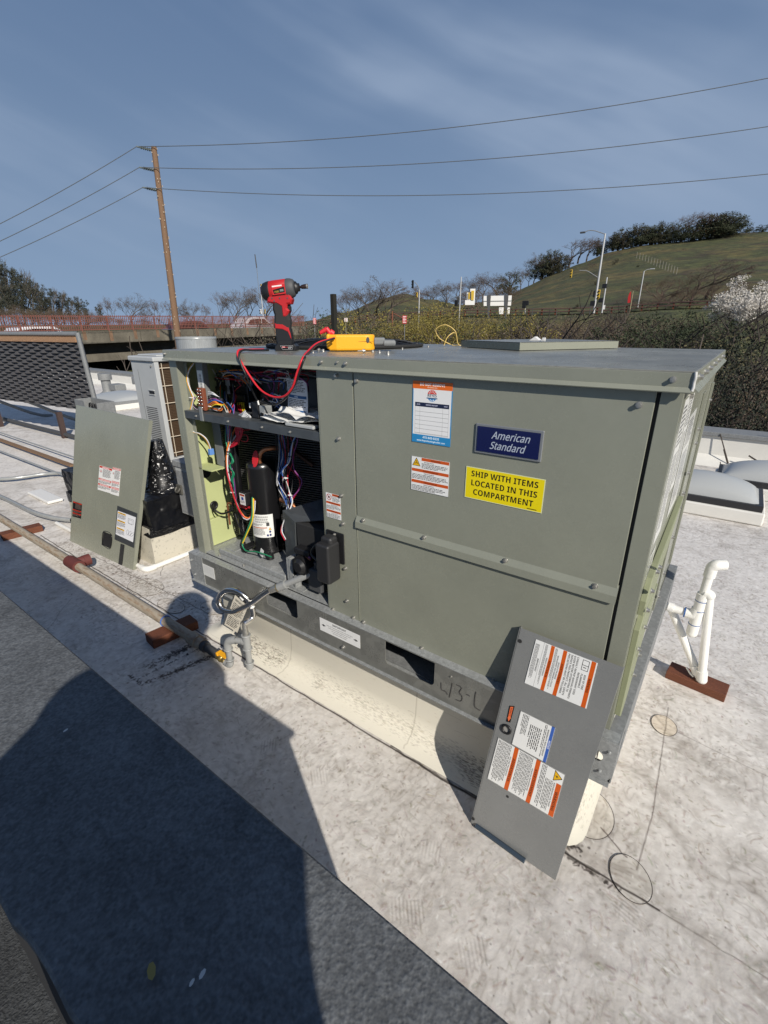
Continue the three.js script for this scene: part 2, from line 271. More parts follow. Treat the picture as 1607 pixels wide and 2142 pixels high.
// low wall in front of which the roof lies, topped with grey granulated cap sheet
{
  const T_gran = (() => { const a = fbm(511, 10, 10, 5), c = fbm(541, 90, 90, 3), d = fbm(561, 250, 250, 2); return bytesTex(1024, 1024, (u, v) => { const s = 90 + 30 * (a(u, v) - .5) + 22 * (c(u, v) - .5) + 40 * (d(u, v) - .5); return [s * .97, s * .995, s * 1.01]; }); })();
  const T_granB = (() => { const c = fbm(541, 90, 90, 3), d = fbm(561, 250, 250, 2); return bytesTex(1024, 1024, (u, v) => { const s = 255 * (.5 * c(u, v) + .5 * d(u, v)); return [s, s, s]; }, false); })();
  struct('darkened_back_roof', uvm(sheetXZ(-16, 9, 1.03, 3.4, -.001)), std({ map: rep(T_gran, .8), color: lin(.42, .42, .42), roughness: .85, bumpMap: rep(T_granB, .8), bumpScale: .004 }));  // surface behind the wall, colour darkened in place of the shaded void there
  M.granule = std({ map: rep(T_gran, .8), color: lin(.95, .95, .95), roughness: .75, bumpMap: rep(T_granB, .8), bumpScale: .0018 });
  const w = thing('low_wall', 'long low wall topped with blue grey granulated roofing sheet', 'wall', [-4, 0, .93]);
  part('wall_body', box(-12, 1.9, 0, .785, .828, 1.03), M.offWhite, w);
  part('darkened_back_face', box(-12, 1.9, .0, .785, 1.031, 1.036), std({ color: lin(.008, .008, .009), roughness: .9 }), w);  // back of the wall, shade put in as a near-black colour
  // cap sheet: straight front edge, ragged back edge
  const r = rng(19), s = new THREE.Shape(); s.moveTo(-12, -.82); s.lineTo(1.93, -.82);
  const zz = []; for (let x = 1.93; x > -12; x -= x > -1.5 ? .025 : .3) zz.push([x, -(1.048 + (r() - .5) * .006 + .008 * Math.sin(x * 7))]);
  zz.forEach(([x, y]) => s.lineTo(x, y)); s.lineTo(-12, -1.05); s.closePath();
  const g = new THREE.ExtrudeGeometry(s, { depth: .014, bevelEnabled: true, bevelSize: .003, bevelThickness: .003, bevelSegments: 1 }); g.rotateX(-Math.PI / 2); g.translate(0, .7855, 0);
  part('cap_sheet', uvm(g), M.granule, w);
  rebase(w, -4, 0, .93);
  // debris on the wall
  [[320, 2040, .008, lin(.25, .2, .06), 'dry yellow leaf lying on the low wall'], [426, 2046, .0045, lin(.5, .5, .48), 'pale scrap of grit lying on the low wall'], [404, 2064, .0035, lin(.5, .5, .48), 'tiny pale chip lying on the low wall'], [140, 1535, .004, lin(.5, .5, .48), 'pale chip on the shaded part of the low wall']].forEach(([px, py, s, col, label], i) => { const p = onY(px, py, .803), e = new THREE.CircleGeometry(s, 7); e.scale(1, .5, 1); e.rotateX(-Math.PI / 2); const q = e.attributes.position; for (let k = 0; k < q.count; k++) q.setY(k, .004 + .15 * Math.abs(q.getZ(k))); e.computeVertexNormals(); const m = solo(i ? 'grit_chip' : 'fallen_leaf', e, std({ color: col, roughness: .8 }), label, i ? 'debris' : 'leaf'); m.position.set(p.x, .806, p.z); m.rotation.y = px; });
}

// ------------------------------------------------------------------ stickers
const F = 'sans-serif';
function textLines(x, x0, y0, w, lh, n, seed, col = '#444') { const r = rng(seed); x.fillStyle = col; for (let i = 0; i < n; i++) { let cx = x0; const end = x0 + w * (i === n - 1 ? .5 + .4 * r() : .86 + .14 * r()); while (cx < end - 4) { const l = Math.min(end - cx, lh * (.6 + 2.6 * r())); x.fillRect(cx, y0 + i * lh, l, lh * .48); cx += l + lh * .38; } } }
function head(x, x0, y0, w, h, t, col = '#c8541c', tc = '#5a1d04') { x.fillStyle = col; x.fillRect(x0, y0, w, h); x.fillStyle = tc; x.font = `bold ${h * .74}px ${F}`; x.textAlign = 'center'; x.textBaseline = 'middle'; x.fillText('⚠ ' + t, x0 + w / 2, y0 + h * .54); x.textAlign = 'left'; x.textBaseline = 'alphabetic'; }
function tri(x, cx, cy, s) { x.fillStyle = '#e8b41c'; x.strokeStyle = '#161616'; x.lineWidth = s * .12; x.lineJoin = 'round'; x.beginPath(); x.moveTo(cx, cy - s); x.lineTo(cx + s, cy + s * .75); x.lineTo(cx - s, cy + s * .75); x.closePath(); x.fill(); x.stroke(); }
function bolt(x, cx, cy, s) { x.fillStyle = '#111'; x.beginPath(); x.moveTo(cx + s * .25, cy - s * .6); x.lineTo(cx - s * .35, cy + s * .12); x.lineTo(cx, cy + s * .1); x.lineTo(cx - s * .2, cy + s * .62); x.lineTo(cx + s * .38, cy - s * .12); x.lineTo(cx + .02 * s, cy - s * .1); x.closePath(); x.fill(); }
function warnTex(w, h, rows, seed, icon) {   // white label with orange heading bars
  return canvasTex(w, h, (x) => {
    x.fillStyle = '#e9e8e4'; x.fillRect(0, 0, w, h); const n = rows.length, rh = h / n;
    rows.forEach((t, i) => { const ic = icon && i === 0 ? rh * .95 : 0; head(x, 6 + ic, i * rh + 5, w - 12 - ic, rh * .26, t); x.fillStyle = '#222'; x.font = `bold ${rh * .13}px ${F}`; x.fillText(['MOVING PARTS', 'PIÈCES MOBILES', 'PIEZAS MÓVILES'][i % 3], w * .34, i * rh + rh * .46); textLines(x, 10 + ic, i * rh + rh * .52, w - 20 - ic, rh * .115, 4, seed + i); });
    if (icon === 'tri') { tri(x, rh * .5, rh * .5, rh * .38); x.strokeStyle = '#111'; x.lineWidth = rh * .05; x.beginPath(); x.moveTo(rh * .3, rh * .62); x.lineTo(rh * .55, rh * .52); x.lineTo(rh * .7, rh * .64); x.stroke(); x.fillStyle = '#111'; x.beginPath(); x.arc(rh * .5, rh * .4, rh * .05, 0, 7); x.fill(); }
    if (icon === 'no') { x.strokeStyle = '#b32020'; x.lineWidth = rh * .07; x.beginPath(); x.arc(rh * .5, rh * .5, rh * .34, 0, 7); x.stroke(); x.fillStyle = '#222'; x.beginPath(); x.arc(rh * .5, rh * .5, rh * .14, 0, 7); x.fill(); x.beginPath(); x.moveTo(rh * .27, rh * .27); x.lineTo(rh * .73, rh * .73); x.stroke(); }
    x.strokeStyle = '#777'; x.lineWidth = 2; x.strokeRect(1, 1, w - 2, h - 2);
  });
}
// label on a surface: corners bottom-left, bottom-right, top-right, top-left as the writing reads
function decal(parent, name, corners, tex, label, o = {}) {
  const g = slab(corners, .0009); const uv = g.attributes.uv, w = corners[0].distanceTo(corners[1]), h = corners[0].distanceTo(corners[3]); for (let i = 0; i < uv.count; i++) uv.setXY(i, clamp(uv.getX(i) / w), clamp(uv.getY(i) / h));
  const n = corners[1].clone().sub(corners[0]).cross(corners[3].clone().sub(corners[0])).normalize().multiplyScalar(.0016); g.translate(n.x, n.y, n.z);
  const m = part(name, g, std({ map: tex, roughness: o.roughness ?? .38, metalness: o.metalness ?? 0 }), parent); if (label) m.userData.label = label; return m;
}
const rect = (x0, x1, y0, y1, z) => [V(x0, y0, z), V(x1, y0, z), V(x1, y1, z), V(x0, y1, z)];

// hex screws with washer heads, shared geometry; facing +z
const G_screw = (() => { const a = new THREE.CylinderGeometry(.0066, .007, .0018, 14); a.translate(0, .0011, 0); const b = new THREE.CylinderGeometry(.0048, .0052, .006, 6); b.translate(0, .005, 0); const d = new THREE.CylinderGeometry(.0024, .0024, .0068, 6); d.translate(0, .0052, 0); const g = merge([a, b, d]); g.rotateX(Math.PI / 2); return g; })();
function screw(parent, x, y, z, dir = 'z', s = 1, mat = M.steel) { const m = part('screw', G_screw, mat, parent); m.position.set(x, y, z); m.scale.setScalar(s); if (dir === 'x') m.rotation.y = Math.PI / 2; if (dir === 'y') m.rotation.x = -Math.PI / 2; m.rotation.z = (x * 37 + y * 91) % 1; return m; }

// ------------------------------------------------------------------ roof curb under the unit
{
  const ring = (x0, x1, z0, z1, y, rad) => { const p = []; for (const [cx, cz, a0] of [[x1 - rad, z1 - rad, 0], [x0 + rad, z1 - rad, 1], [x0 + rad, z0 + rad, 2], [x1 - rad, z0 + rad, 3]]) for (let k = 0; k <= 5; k++) { const a = (a0 + k / 5) * Math.PI / 2; p.push(V(cx + Math.cos(a) * rad, y, cz + Math.sin(a) * rad)); } return p; };
  const prof = [[.3, 0, .012], [.1, .004, .014], [.05, .013, .022], [.025, .029, .035], [.011, .055, .055], [.0035, .088, .075]];
  const rings = prof.map(([y, o, r]) => ring(.05 - o, 1.66 + o, -1.045 - o, -.05 + o, y, r)), n = rings[0].length, P = [], U = [];
  const per = [0]; for (let i = 1; i <= n; i++) per.push(per[i - 1] + rings[0][i % n].distanceTo(rings[0][i - 1]));
  let vv = 0; for (let j = 0; j < rings.length - 1; j++) { const dv = rings[j][0].distanceTo(rings[j + 1][0]); for (let i = 0; i < n; i++) { const k = (i + 1) % n, a = rings[j][i], b = rings[j][k], c = rings[j + 1][k], d = rings[j + 1][i]; for (const [p, u, v] of [[a, per[i], vv], [b, per[i + 1], vv], [c, per[i + 1], vv + dv], [a, per[i], vv], [c, per[i + 1], vv + dv], [d, per[i], vv + dv]]) { P.push(p.x, p.y, p.z); U.push(u / 6, v / .42); } } vv += dv; }
  const g = new THREE.BufferGeometry(); g.setAttribute('position', new THREE.Float32BufferAttribute(P, 3)); g.setAttribute('uv', new THREE.Float32BufferAttribute(U, 2)); const gS = toCreasedNormals(g, 1.0);
  const T = canvasTex(2048, 512, (x, w, h) => {   // mildew stains copied along the foot
    x.fillStyle = '#dcd7c8'; x.fillRect(0, 0, w, h); const r = rng(61); x.strokeStyle = 'rgba(90,80,66,.3)'; x.lineWidth = 1; for (const sx of [.085, .19, .31, .5, .7, .9]) { x.beginPath(); x.moveTo(w * sx, 0); x.lineTo(w * (sx + .002), h * .8); x.stroke(); }
    for (let i = 0; i < 2400; i++) { x.fillStyle = `rgba(${120 + 60 * r()},${105 + 55 * r()},${80 + 50 * r()},${.04 + .16 * r() * r()})`; x.beginPath(); x.ellipse(r() * w, r() * h, 1 + 5 * r() * r(), 1 + 3 * r() * r(), r() * 3, 0, 7); x.fill(); }
    const nn = fbm(71, 22, 3, 4);
    for (let i = 0; i < 26000; i++) { const px = r() * w, q = nn(px / w, .3), t = sstep(.36, .68, q), y = h * (.63 + .12 * (r() + r() - 1) + .1 * r() * t); x.fillStyle = `rgba(${36 + 26 * r()},${30 + 22 * r()},${24 + 18 * r()},${(.03 + .3 * r()) * (t * 1.5 + .3 * sstep(.19, .13, px / w) + .06) * (px < w * .32 ? 1 : .3)})`; x.beginPath(); x.ellipse(px, y, .6 + 4 * r() * r(), .6 + 3 * r() * r(), r() * 3, 0, 7); x.fill(); }
    for (let i = 0; i < 60; i++) { x.strokeStyle = `rgba(70,60,48,${.1 + .3 * r()})`; x.lineWidth = .8 + r(); const a = r() * w, b = h * (.2 + .6 * r()); x.beginPath(); x.moveTo(a, b); x.quadraticCurveTo(a + 15 * r(), b - 10 * r(), a + 25 * r(), b + 6 * r()); x.stroke(); }
  });
  T.flipY = false;
  const c = thing('roof_curb', 'cream membrane covered roof curb beneath the large air conditioning unit', 'curb', [0, 0, 0]);
  part('curb_flashing', gS, std({ map: T, roughness: .7, }), c);
  part('nailer', box(.06, 1.655, .285, .3, -1.03, -.06), M.darkGrey, c);
  rebase(c, .875, 0, -.55);
}

// ------------------------------------------------------------------ the packaged rooftop unit
const unit = thing('rooftop_air_conditioner', 'large grey green packaged rooftop air conditioner with its left compartment open', 'air conditioner', [0, 0, 0]);
const RB = .301, RT = .434, CB = 1.271, CT = 1.305, UD = 1.077;
{
  // base rails with fork slots
  const rail = (w, slots, hole) => {
    const s = new THREE.Shape(); s.moveTo(0, 0); s.lineTo(w, 0); s.lineTo(w, RT - RB); s.lineTo(0, RT - RB); s.closePath();
    for (const [a, b, lo, hi] of slots) { const h = new THREE.Path(), r = .018; h.moveTo(a + r, lo); h.lineTo(b - r, lo); h.absarc(b - r, lo + r, r, -Math.PI / 2, 0, false); h.lineTo(b, hi); h.lineTo(a, hi); h.lineTo(a, lo + r); h.absarc(a + r, lo + r, r, Math.PI, Math.PI * 1.5, false); s.holes.push(h); }
    for (const [cx, cy, r] of hole) { const h = new THREE.Path(); h.absarc(cx, cy, r, 0, 6.2832, true); s.holes.push(h); }
    return new THREE.ExtrudeGeometry(s, { depth: .003, bevelEnabled: false, curveSegments: 10 });
  };
  M.rail = std({ color: lin(.26, .26, .235), roughness: .55, metalness: .1, map: rep(T_galv, .5), roughnessMap: rep(T_rough, .3) });
  const f = rail(1.72, [[.47, .645, .048, .13], [1.055, 1.242, .04, .13]], [[1.716, .074, .02]]); f.translate(.02, RB, .03);
  part('base_rail', uvm(f), M.rail, unit);
  const fb = part('base_rail', uvm(rail(1.81, [[.5, .7, .04, .13], [1.08, 1.28, .04, .13]], []).translate(-.03, RB, -UD - .033)), M.rail, unit);
  const sR = rail(UD + .06, [], [[.085, .07, .03], [.5, .07, .02]]); sR.rotateY(Math.PI / 2); sR.translate(1.777, RB, .03);
  part('base_rail', uvm(sR), M.galvDull, unit);
  const sL = rail(UD + .06, [], []); sL.rotateY(Math.PI / 2); sL.translate(-.03, RB, .03); part('base_rail', uvm(sL), M.galvDull, unit);
  // top flange of the rail and bottom lip
  part('rail_flange', [box(-.027, 1.777, RT - .0005, RT + .0025, -.001, .033), box(-.027, 1.777, RB - .002, RB + .001, -.03, .045)], M.galv, unit);
  part('rail_flange', box(1.751, 1.78, RT - .0005, RT + .002, -UD - .03, .03), M.galvDull, unit); part('rail_flange', box(-.03, .0, RT - .0005, RT + .002, -UD - .03, .03), M.galvDull, unit);
  // chamfered corner brackets
  for (const [x, s] of [[-.031, 1], [1.781, -1]]) {
    const sh = new THREE.Shape([[0, .03], [s * .016, -.004], [s * .1, .0], [s * .1, .134], [0, .134]].map(([a, b]) => new THREE.Vector2(a, b))); if (s < 0) { const hp = new THREE.Path(); hp.absarc(s * .045, .074, .0165, 0, 6.2832, true); sh.holes.push(hp); const h2 = new THREE.Path(); h2.absarc(s * .085, .036, .006, 0, 6.2832, true); sh.holes.push(h2); } const p = new THREE.ExtrudeGeometry(sh, { depth: .0025, bevelEnabled: false }); p.translate(x, RB, .0335);
    const b = part('corner_bracket', uvm(p), M.galv, unit); screw(unit, x + s * .018, RB + .1, .036, 'z', .8, M.galv); screw(unit, x + s * .03, RB + .03, .036, 'z', .8, M.galv);
    
  }
  part('hole_shade_block', box(1.62, 1.72, RB + .03, RB + .12, -.1, -.06), M.blackMatte, unit);  // black block added to paint the shade behind the rail hole
  part('cross_member', [box(.02, 1.73, RB + .03, RB + .055, -.14, -.08), box(.02, 1.73, RB + .004, RB + .008, -.2, -.02)], M.galvDull, unit);
  part('insulation_board', box(.02, 1.73, RB + .06, RB + .085, -.3, -.1), std({ color: lin(.3, .25, .19), roughness: .9, map: rep(T_concrete, .3) }), unit);
  part('base_pan', box(.004, 1.745, RT + .004, RT + .01, -UD, -.004), M.galv, unit);

  // cabinet sheets
  part('back_panel', box(0, 1.75, RT + .003, CB, -UD, -UD + .006), M.green, unit);
  const inner = part('left_side_panel', box(-.001, .004, RT + .011, CB, -UD + .007, -.002), M.green, unit);
  part('lining', box(.0045, .0075, RT + .012, CB - .003, -.5, -.012), M.greenIn, inner);
  const ls = part('right_side_panel', box(1.744, 1.7495, RT + .004, CB + .005, -UD + .008, -.036), M.green, unit);
  // front posts
  part('corner_post', [box(0, .047, RT + .003, CB + .01, -.003, .0005, .0012), box(.046, .049, RT + .003, CB, -.03, .0, 0), box(.049, .07, RT + .003, CB, -.033, -.03)], M.green, unit);
  part('corner_post', [box(1.712, 1.7505, RT + .003, CB + .01, -.003, .001, .0012), box(1.7475, 1.7512, RT + .003, CB + .01, -.045, .0005), box(1.7125, 1.7145, RT + .003, CB, -.03, -.003)], M.green, unit);
  const dv = part('divider_panel', [box(.803, .94, RT - .012, CB - .004, -.003, .002, .0012), box(.7985, .8035, RT + .006, CB - .004, -.026, .001), box(.781, .7985, RT + .006, CB - .004, -.027, -.024)], M.green, unit);
  const up = part('upper_access_panel', [box(.945, 1.705, .812, CB - .006, -.003, .003, .0014), box(.9435, .9465, .812, CB - .006, -.025, .0012)], M.green, unit);
  // lip between the two panels: sloped top, small drop
  { // the lip is extruded along x from a (z, y) outline
    const g = poly([[0, .836], [-.011, .812], [-.012, .792], [-.009, .792], [-.003, .806], [.002, .836]], .764); g.rotateY(Math.PI / 2); g.translate(.943, 0, 0);
    part('panel_lip', uvm(g), M.green, unit);
  }
  const lo = part('lower_access_panel', [box(.945, 1.705, RT - .012, .806, -.003, .002, .0014), box(.943, .9452, RT - .01, .79, -.025, .0035)], M.green, unit);
  part('dark_gap_strip', box(1.7055, 1.7115, RT + .006, CB, -.03, -.004), M.blackMatte, unit);  // black strip stands in for the shade inside the panel gap
  part('front_bulkhead', box(.8, 1.74, RT + .012, CB - .01, -.05, -.03), M.darkGrey, unit);

  // top cap with skirt and outward lip
  M.top = std({ color: lin(.42, .43, .405), roughness: .55, map: rep(T_concrete, .7), roughnessMap: rep(T_rough, .6), metalness: .1 });
  const cap = part('top_cap', uvm(box(-.012, 1.762, CT - .006, CT, -UD - .014, .0125, .002)), M.top, unit);
  part('cap_skirt', [box(-.012, 1.762, CB + .005, CT - .003, .0095, .0132, .001), box(-.012, -.009, CB + .005, CT - .003, -UD - .013, .0095), box(1.7595, 1.7632, CB + .005, CT - .002, -UD - .013, .0096, .001), box(-.012, 1.762, CB + .005, CT - .003, -UD - .014, -UD - .011)], M.green, cap);
  { const g = poly([[-.0125, CB + .006], [-.0215, CB - .003], [-.0205, CB - .005], [-.0105, CB + .004]], 1.772); g.rotateY(Math.PI / 2); g.translate(-.011, 0, 0); part('cap_lip', uvm(g), M.green, cap);
    const h = poly([[-.0005, CB + .006], [.0095, CB - .003], [.0085, CB - .005], [-.001, CB + .004]], UD + .02); h.translate(1.763, 0, -UD - .012); part('cap_lip', uvm(h), M.green, cap); }
  part('sealant_bead', tube([[1.7615, 1.304, .013], [1.7628, 1.295, .0145], [1.7622, 1.286, .0138], [1.7628, 1.277, .015], [1.7618, 1.27, .0165]], .0028, 18, 6), M.hpSeal = std({ color: lin(.5, .5, .48), roughness: .5 }), cap);
  for (const [x, y] of [[.005, 1.29], [.833, 1.289], [.894, 1.29], [.926, 1.288], [1.728, 1.289]]) screw(unit, x, y, .0132, 'z', x === .894 ? .6 : .9);
  for (const z of [-.06, -.2, -.33, -.5, -.68, -.9]) screw(unit, 1.763, 1.29, z, 'x', 1);
  for (const z of [-.13, -.5, -.85]) screw(unit, 1.7495, 1.245, z, 'x', 1);
  // screws of the front panels
  for (const [x, y, z] of [[1.678, 1.237, .003], [.957, 1.242, .003], [.973, .822, .006], [1.195, .822, .006], [1.44, .822, .006], [1.659, .822, .006], [.88, 1.253, .002], [.88, 1.067, .002], [.883, .884, .0025], [.884, .787, .002], [.888, .625, .002], [.889, .498, .002], [.917, .441, .002], [.962, .441, .002], [.821, .438, .002], [1.196, .437, .002], [1.44, .437, .002]]) screw(unit, x, y, z);
  screw(unit, .892, .325, .033, 'z', 1.1); screw(unit, 1.32, .41, .033, 'z', .5);

  // stickers on the front
  const T_service = canvasTex(384, 512, (x, w, h) => {
    x.fillStyle = '#2b86bd'; x.fillRect(0, 0, w, h); x.fillStyle = '#e9e8e6'; x.fillRect(8, 60, w - 16, h - 130); x.fillStyle = '#e06a1e'; x.fillRect(0, 0, w, 62); x.fillStyle = '#fff'; x.textAlign = 'center'; x.font = `bold 30px ${F}`; x.fillText('DO NOT REMOVE', w / 2, 36); x.font = `12px ${F}`; x.fillText('FOR SERVICE CALL', w / 2, 52);
    x.fillStyle = '#d23a2a'; x.beginPath(); x.arc(w / 2, 112, 46, Math.PI, 0); x.fill(); x.fillStyle = '#2a7ab8'; x.beginPath(); x.arc(w / 2, 112, 46, 0, Math.PI); x.fill(); x.strokeStyle = '#e9e8e6'; x.lineWidth = 4; for (let k = 0; k < 7; k++) { const a = Math.PI * (1.1 + k * .133); x.beginPath(); x.moveTo(w / 2 + Math.cos(a) * 26, 112 + Math.sin(a) * 26); x.lineTo(w / 2 + Math.cos(a) * 44, 112 + Math.sin(a) * 44); x.stroke(); }
    x.fillStyle = '#e9e8e6'; x.fillRect(w / 2 - 62, 98, 124, 30); x.fillStyle = '#222c40'; x.font = `bold 32px ${F}`; x.fillText('REYES', w / 2, 122); x.fillStyle = '#3d5f82'; x.fillRect(w / 2 - 52, 128, 104, 9); x.fillStyle = '#f4f4f2'; for (const [a, b] of [[-16, 146], [0, 150], [16, 146]]) { x.beginPath(); x.arc(w / 2 + a, b, 5, 0, 7); x.fill(); }
    x.fillStyle = '#1c2440'; x.fillRect(26, 172, w - 52, 34); x.fillStyle = '#dde'; x.font = `bold 14px ${F}`; x.fillText('DATE', 60, 194); x.fillText('SERVICE HISTORY', w / 2, 194); x.fillText('TECH', w - 58, 194);
    x.strokeStyle = '#5a5a5a'; x.lineWidth = 2; for (let k = 0; k < 7; k++) { x.beginPath(); x.moveTo(28, 248 + k * 36); x.lineTo(w - 28, 248 + k * 36); if (248 + k * 36 < h - 70) x.stroke(); } x.lineWidth = 1; x.strokeRect(28, 206, w - 56, 228); x.beginPath(); x.moveTo(76, 206); x.lineTo(76, 434); x.moveTo(w - 84, 206); x.lineTo(w - 84, 434); x.stroke();
    x.fillStyle = '#eef4f8'; x.font = `bold 27px ${F}`; x.fillText('415-845-0235', w / 2, h - 40); x.font = `bold 19px ${F}`; x.fillText('www.ReyesHeatingAndAir.com', w / 2, h - 14);
  });
  decal(up, 'service_sticker', rect(1.146, 1.263, 1.0945, 1.254, .003), T_service, 'service record sticker with orange head and blue foot');
  decal(up, 'warning_label', rect(1.146, 1.2645, .958, 1.0545, .003), warnTex(512, 420, ['WARNING', 'AVERTISSEMENT', 'ADVERTENCIA'], 5, 'tri'), 'white warning label with orange bars and yellow triangle');
  const T_ship = canvasTex(512, 216, (x, w, h) => { x.fillStyle = '#e9d30a'; x.fillRect(0, 0, w, h); x.strokeStyle = '#d8dcb0'; x.lineWidth = 4; x.strokeRect(2, 2, w - 4, h - 4); x.fillStyle = '#15140c'; x.textAlign = 'center'; x.font = `bold 53px ${F}`; x.fillText('SHIP WITH ITEMS', w / 2, 62); x.fillText('LOCATED IN THIS', w / 2, 124); x.fillText('COMPARTMENT', w / 2, 186); x.fillRect(w - 92, 200, 60, 5); });
  decal(up, 'shipping_sticker', rect(1.3125, 1.5155, .969, 1.0525, .003), T_ship, 'yellow sticker reading SHIP WITH ITEMS LOCATED IN THIS COMPARTMENT');
  decal(dv, 'warning_label', rect(.814, .878, .797, .883, .002), warnTex(320, 420, ['WARNING', 'AVERTISSEMENT', 'ADVERTENCIA'], 9, 'no'), 'small white warning label with red prohibition sign');
  // raised nameplate
  const plate = part('nameplate', box(1.332, 1.5, 1.0915, 1.1645, .003, .0075, .002), std({ color: lin(.24, .25, .26), roughness: .4, metalness: .3 }), up);
  const T_logo = canvasTex(768, 300, (x, w, h) => {
    x.fillStyle = '#0d1546'; x.fillRect(0, 0, w, h); x.fillStyle = '#aeb6c2'; x.strokeStyle = '#aeb6c2'; x.lineWidth = 3; x.save(); x.transform(1, 0, -.28, 1, 70, 0); x.font = `118px ${F}`; x.textAlign = 'center'; x.save(); x.scale(.92, 1); x.fillText('American', w / 2 / .92, 128); x.strokeText('American', w / 2 / .92, 128); x.restore(); x.save(); x.scale(.9, 1); x.fillText('Standard', w / 2 / .9, 252); x.strokeText('Standard', w / 2 / .9, 252); x.restore(); x.restore();
  });
  decal(plate, 'nameplate_face', rect(1.3385, 1.4935, 1.0975, 1.1585, .0075), T_logo, 'navy plate face with silver script lettering', { roughness: .25 });
  // rail stickers and chalk
  decal(unit, 'rail_label', rect(.782, .9695, .353, .4065, .033), canvasTex(512, 150, (x, w, h) => { x.fillStyle = '#e6e6e4'; x.fillRect(0, 0, w, h); x.fillStyle = '#1a1a1a'; x.textAlign = 'center'; x.font = `bold 30px ${F}`; x.fillText('IMPORTANT', w / 2, 36); x.font = `15px ${F}`; ['FORK LIFT THROUGH BASE FROM THIS SIDE ONLY', 'FORKS MUST EXTEND THROUGH THE UNIT', 'DO NOT LIFT FROM THE ENDS', 'SEE INSTALLATION GUIDE'].forEach((t, i) => x.fillText(t, w / 2, 62 + i * 22)); for (const [cx, s] of [[50, -1], [w - 50, 1]]) { x.beginPath(); x.moveTo(cx + s * 26, 76); x.lineTo(cx - s * 4, 62); x.lineTo(cx - s * 4, 70); x.lineTo(cx - s * 24, 70); x.lineTo(cx - s * 24, 82); x.lineTo(cx - s * 4, 82); x.lineTo(cx - s * 4, 90); x.fill(); } }), 'white label reading IMPORTANT with two arrows');
  decal(unit, 'rail_label', rect(.056, .15, .351, .407, .033), canvasTex(256, 150, (x, w, h) => { x.fillStyle = '#dcdcd8'; x.fillRect(0, 0, w, h); x.fillStyle = '#c9c9c6'; for (let k = 0; k < 18; k++) x.fillRect(14 + k * 13, 16, 3 + (k * 7 % 5), 96); }), 'pale blank barcode label');
  // chalk writing on the rail
  { const st = (pts) => tube(pts.map(([a, b]) => V(a, b, .0332)), .0019, 14, 4); const ch = std({ color: lin(.05, .048, .045), roughness: .9 });
    part('marker_writing', [st([[1.287, .37], [1.292, .344], [1.304, .345], [1.312, .337]]), st([[1.325, .388], [1.322, .36], [1.318, .33]]), st([[1.338, .388], [1.356, .388], [1.35, .366], [1.36, .356], [1.356, .336], [1.34, .333]]), st([[1.374, .372], [1.384, .37]]), st([[1.402, .396], [1.4, .37], [1.404, .34], [1.42, .336]])], ch, unit).userData.label = 'hand written marker figures L13-2'; }

  // ---------------------------------------------------------------- right side: labels, hood flaps, screws
  const T_side = canvasTex(256, 512, (x, w, h) => { x.fillStyle = '#cfcfca'; x.fillRect(0, 0, w, h); x.fillStyle = '#444'; for (let k = 0; k < 9; k++) x.fillRect(20, 24 + k * 16, 150 + (k * 37 % 60), 7); textLines(x, 20, 190, 210, 13, 22, 3); });
  const xs = (z0, z1, y0, y1) => [V(1.7495, y0, z0), V(1.7495, y0, z1), V(1.7495, y1, z1), V(1.7495, y1, z0)];
  decal(ls, 'rating_label', xs(-.05, -.15, .93, 1.245), T_side, 'tall white rating label'); decal(ls, 'rating_label', xs(-.17, -.25, 1.02, 1.24), T_side, 'narrow grey wiring label'); decal(ls, 'wiring_diagram', xs(-.28, -.46, .92, 1.18), T_side, 'pale wiring diagram sheet', { roughness: .25 });
  decal(ls, 'rating_label', xs(-.045, -.13, .74, .9), T_side, 'shiny clear label pouch', { roughness: .2 });
  const flap = (pts) => { const g = poly(pts.map(([z, y]) => [-z, y]), .014, .0015); g.rotateY(Math.PI / 2); g.translate(1.752, 0, 0); return uvm(g); };
  M.greenPale = std({ color: lin(.28, .30, .18), roughness: .5, map: rep(T_paint, .6) });
  part('hood_flap', flap([[-.56, .9], [-.06, .845], [-.028, .8], [-.028, .765], [-.2, .74]]), M.greenPale, ls);
  part('hood_flap', flap([[-.3, .72], [-.06, .745], [-.03, .72], [-.026, .47], [-.05, .45], [-.1, .47]]), M.greenPale, ls);
  part('side_channel', [box(1.7505, 1.757, .5, 1.2, -1.0, -.96), box(1.7505, 1.754, .46, 1.2, -.72, -.62)], M.green, ls);
  for (const [y, z] of [[.87, -.05], [.86, -.1], [.83, -.03], [.78, -.03], [.70, -.09], [.66, -.05], [.6, -.12], [.55, -.1], [1.1, -.6], [1.05, -.64], [.96, -.62], [.9, -.6], [.88, -.55], [.86, -.58], [1.15, -.9], [.75, -.6], [.62, -.6], [.52, -.62]]) screw(unit, y > .9 || z < -.3 ? 1.757 : 1.7675, y, z, 'x', .9);
  // condenser fan guard on the top
  const fg = part('fan_guard', new THREE.TorusGeometry(.33, .006, 8, 64).rotateX(Math.PI / 2).translate(.4, CT + .008, -.6), M.black, unit);
  for (let k = 1; k < 13; k++) part('guard_ring', new THREE.TorusGeometry(.33 - k * .024, .0025, 5, 48).rotateX(Math.PI / 2).translate(.4, CT + .012 + .021 * sstep(0, 8, k), -.6), M.black, fg);
  for (let k = 0; k < 16; k++) { const a = k / 16 * 6.283; part('guard_spoke', tube([V(.4 + Math.cos(a) * .33, CT + .008, -.6 + Math.sin(a) * .33), V(.4 + Math.cos(a) * .24, CT + .026, -.6 + Math.sin(a) * .24), V(.4 + Math.cos(a) * .05, CT + .033, -.6 + Math.sin(a) * .05)], .0028, 8, 4), M.black, fg); }
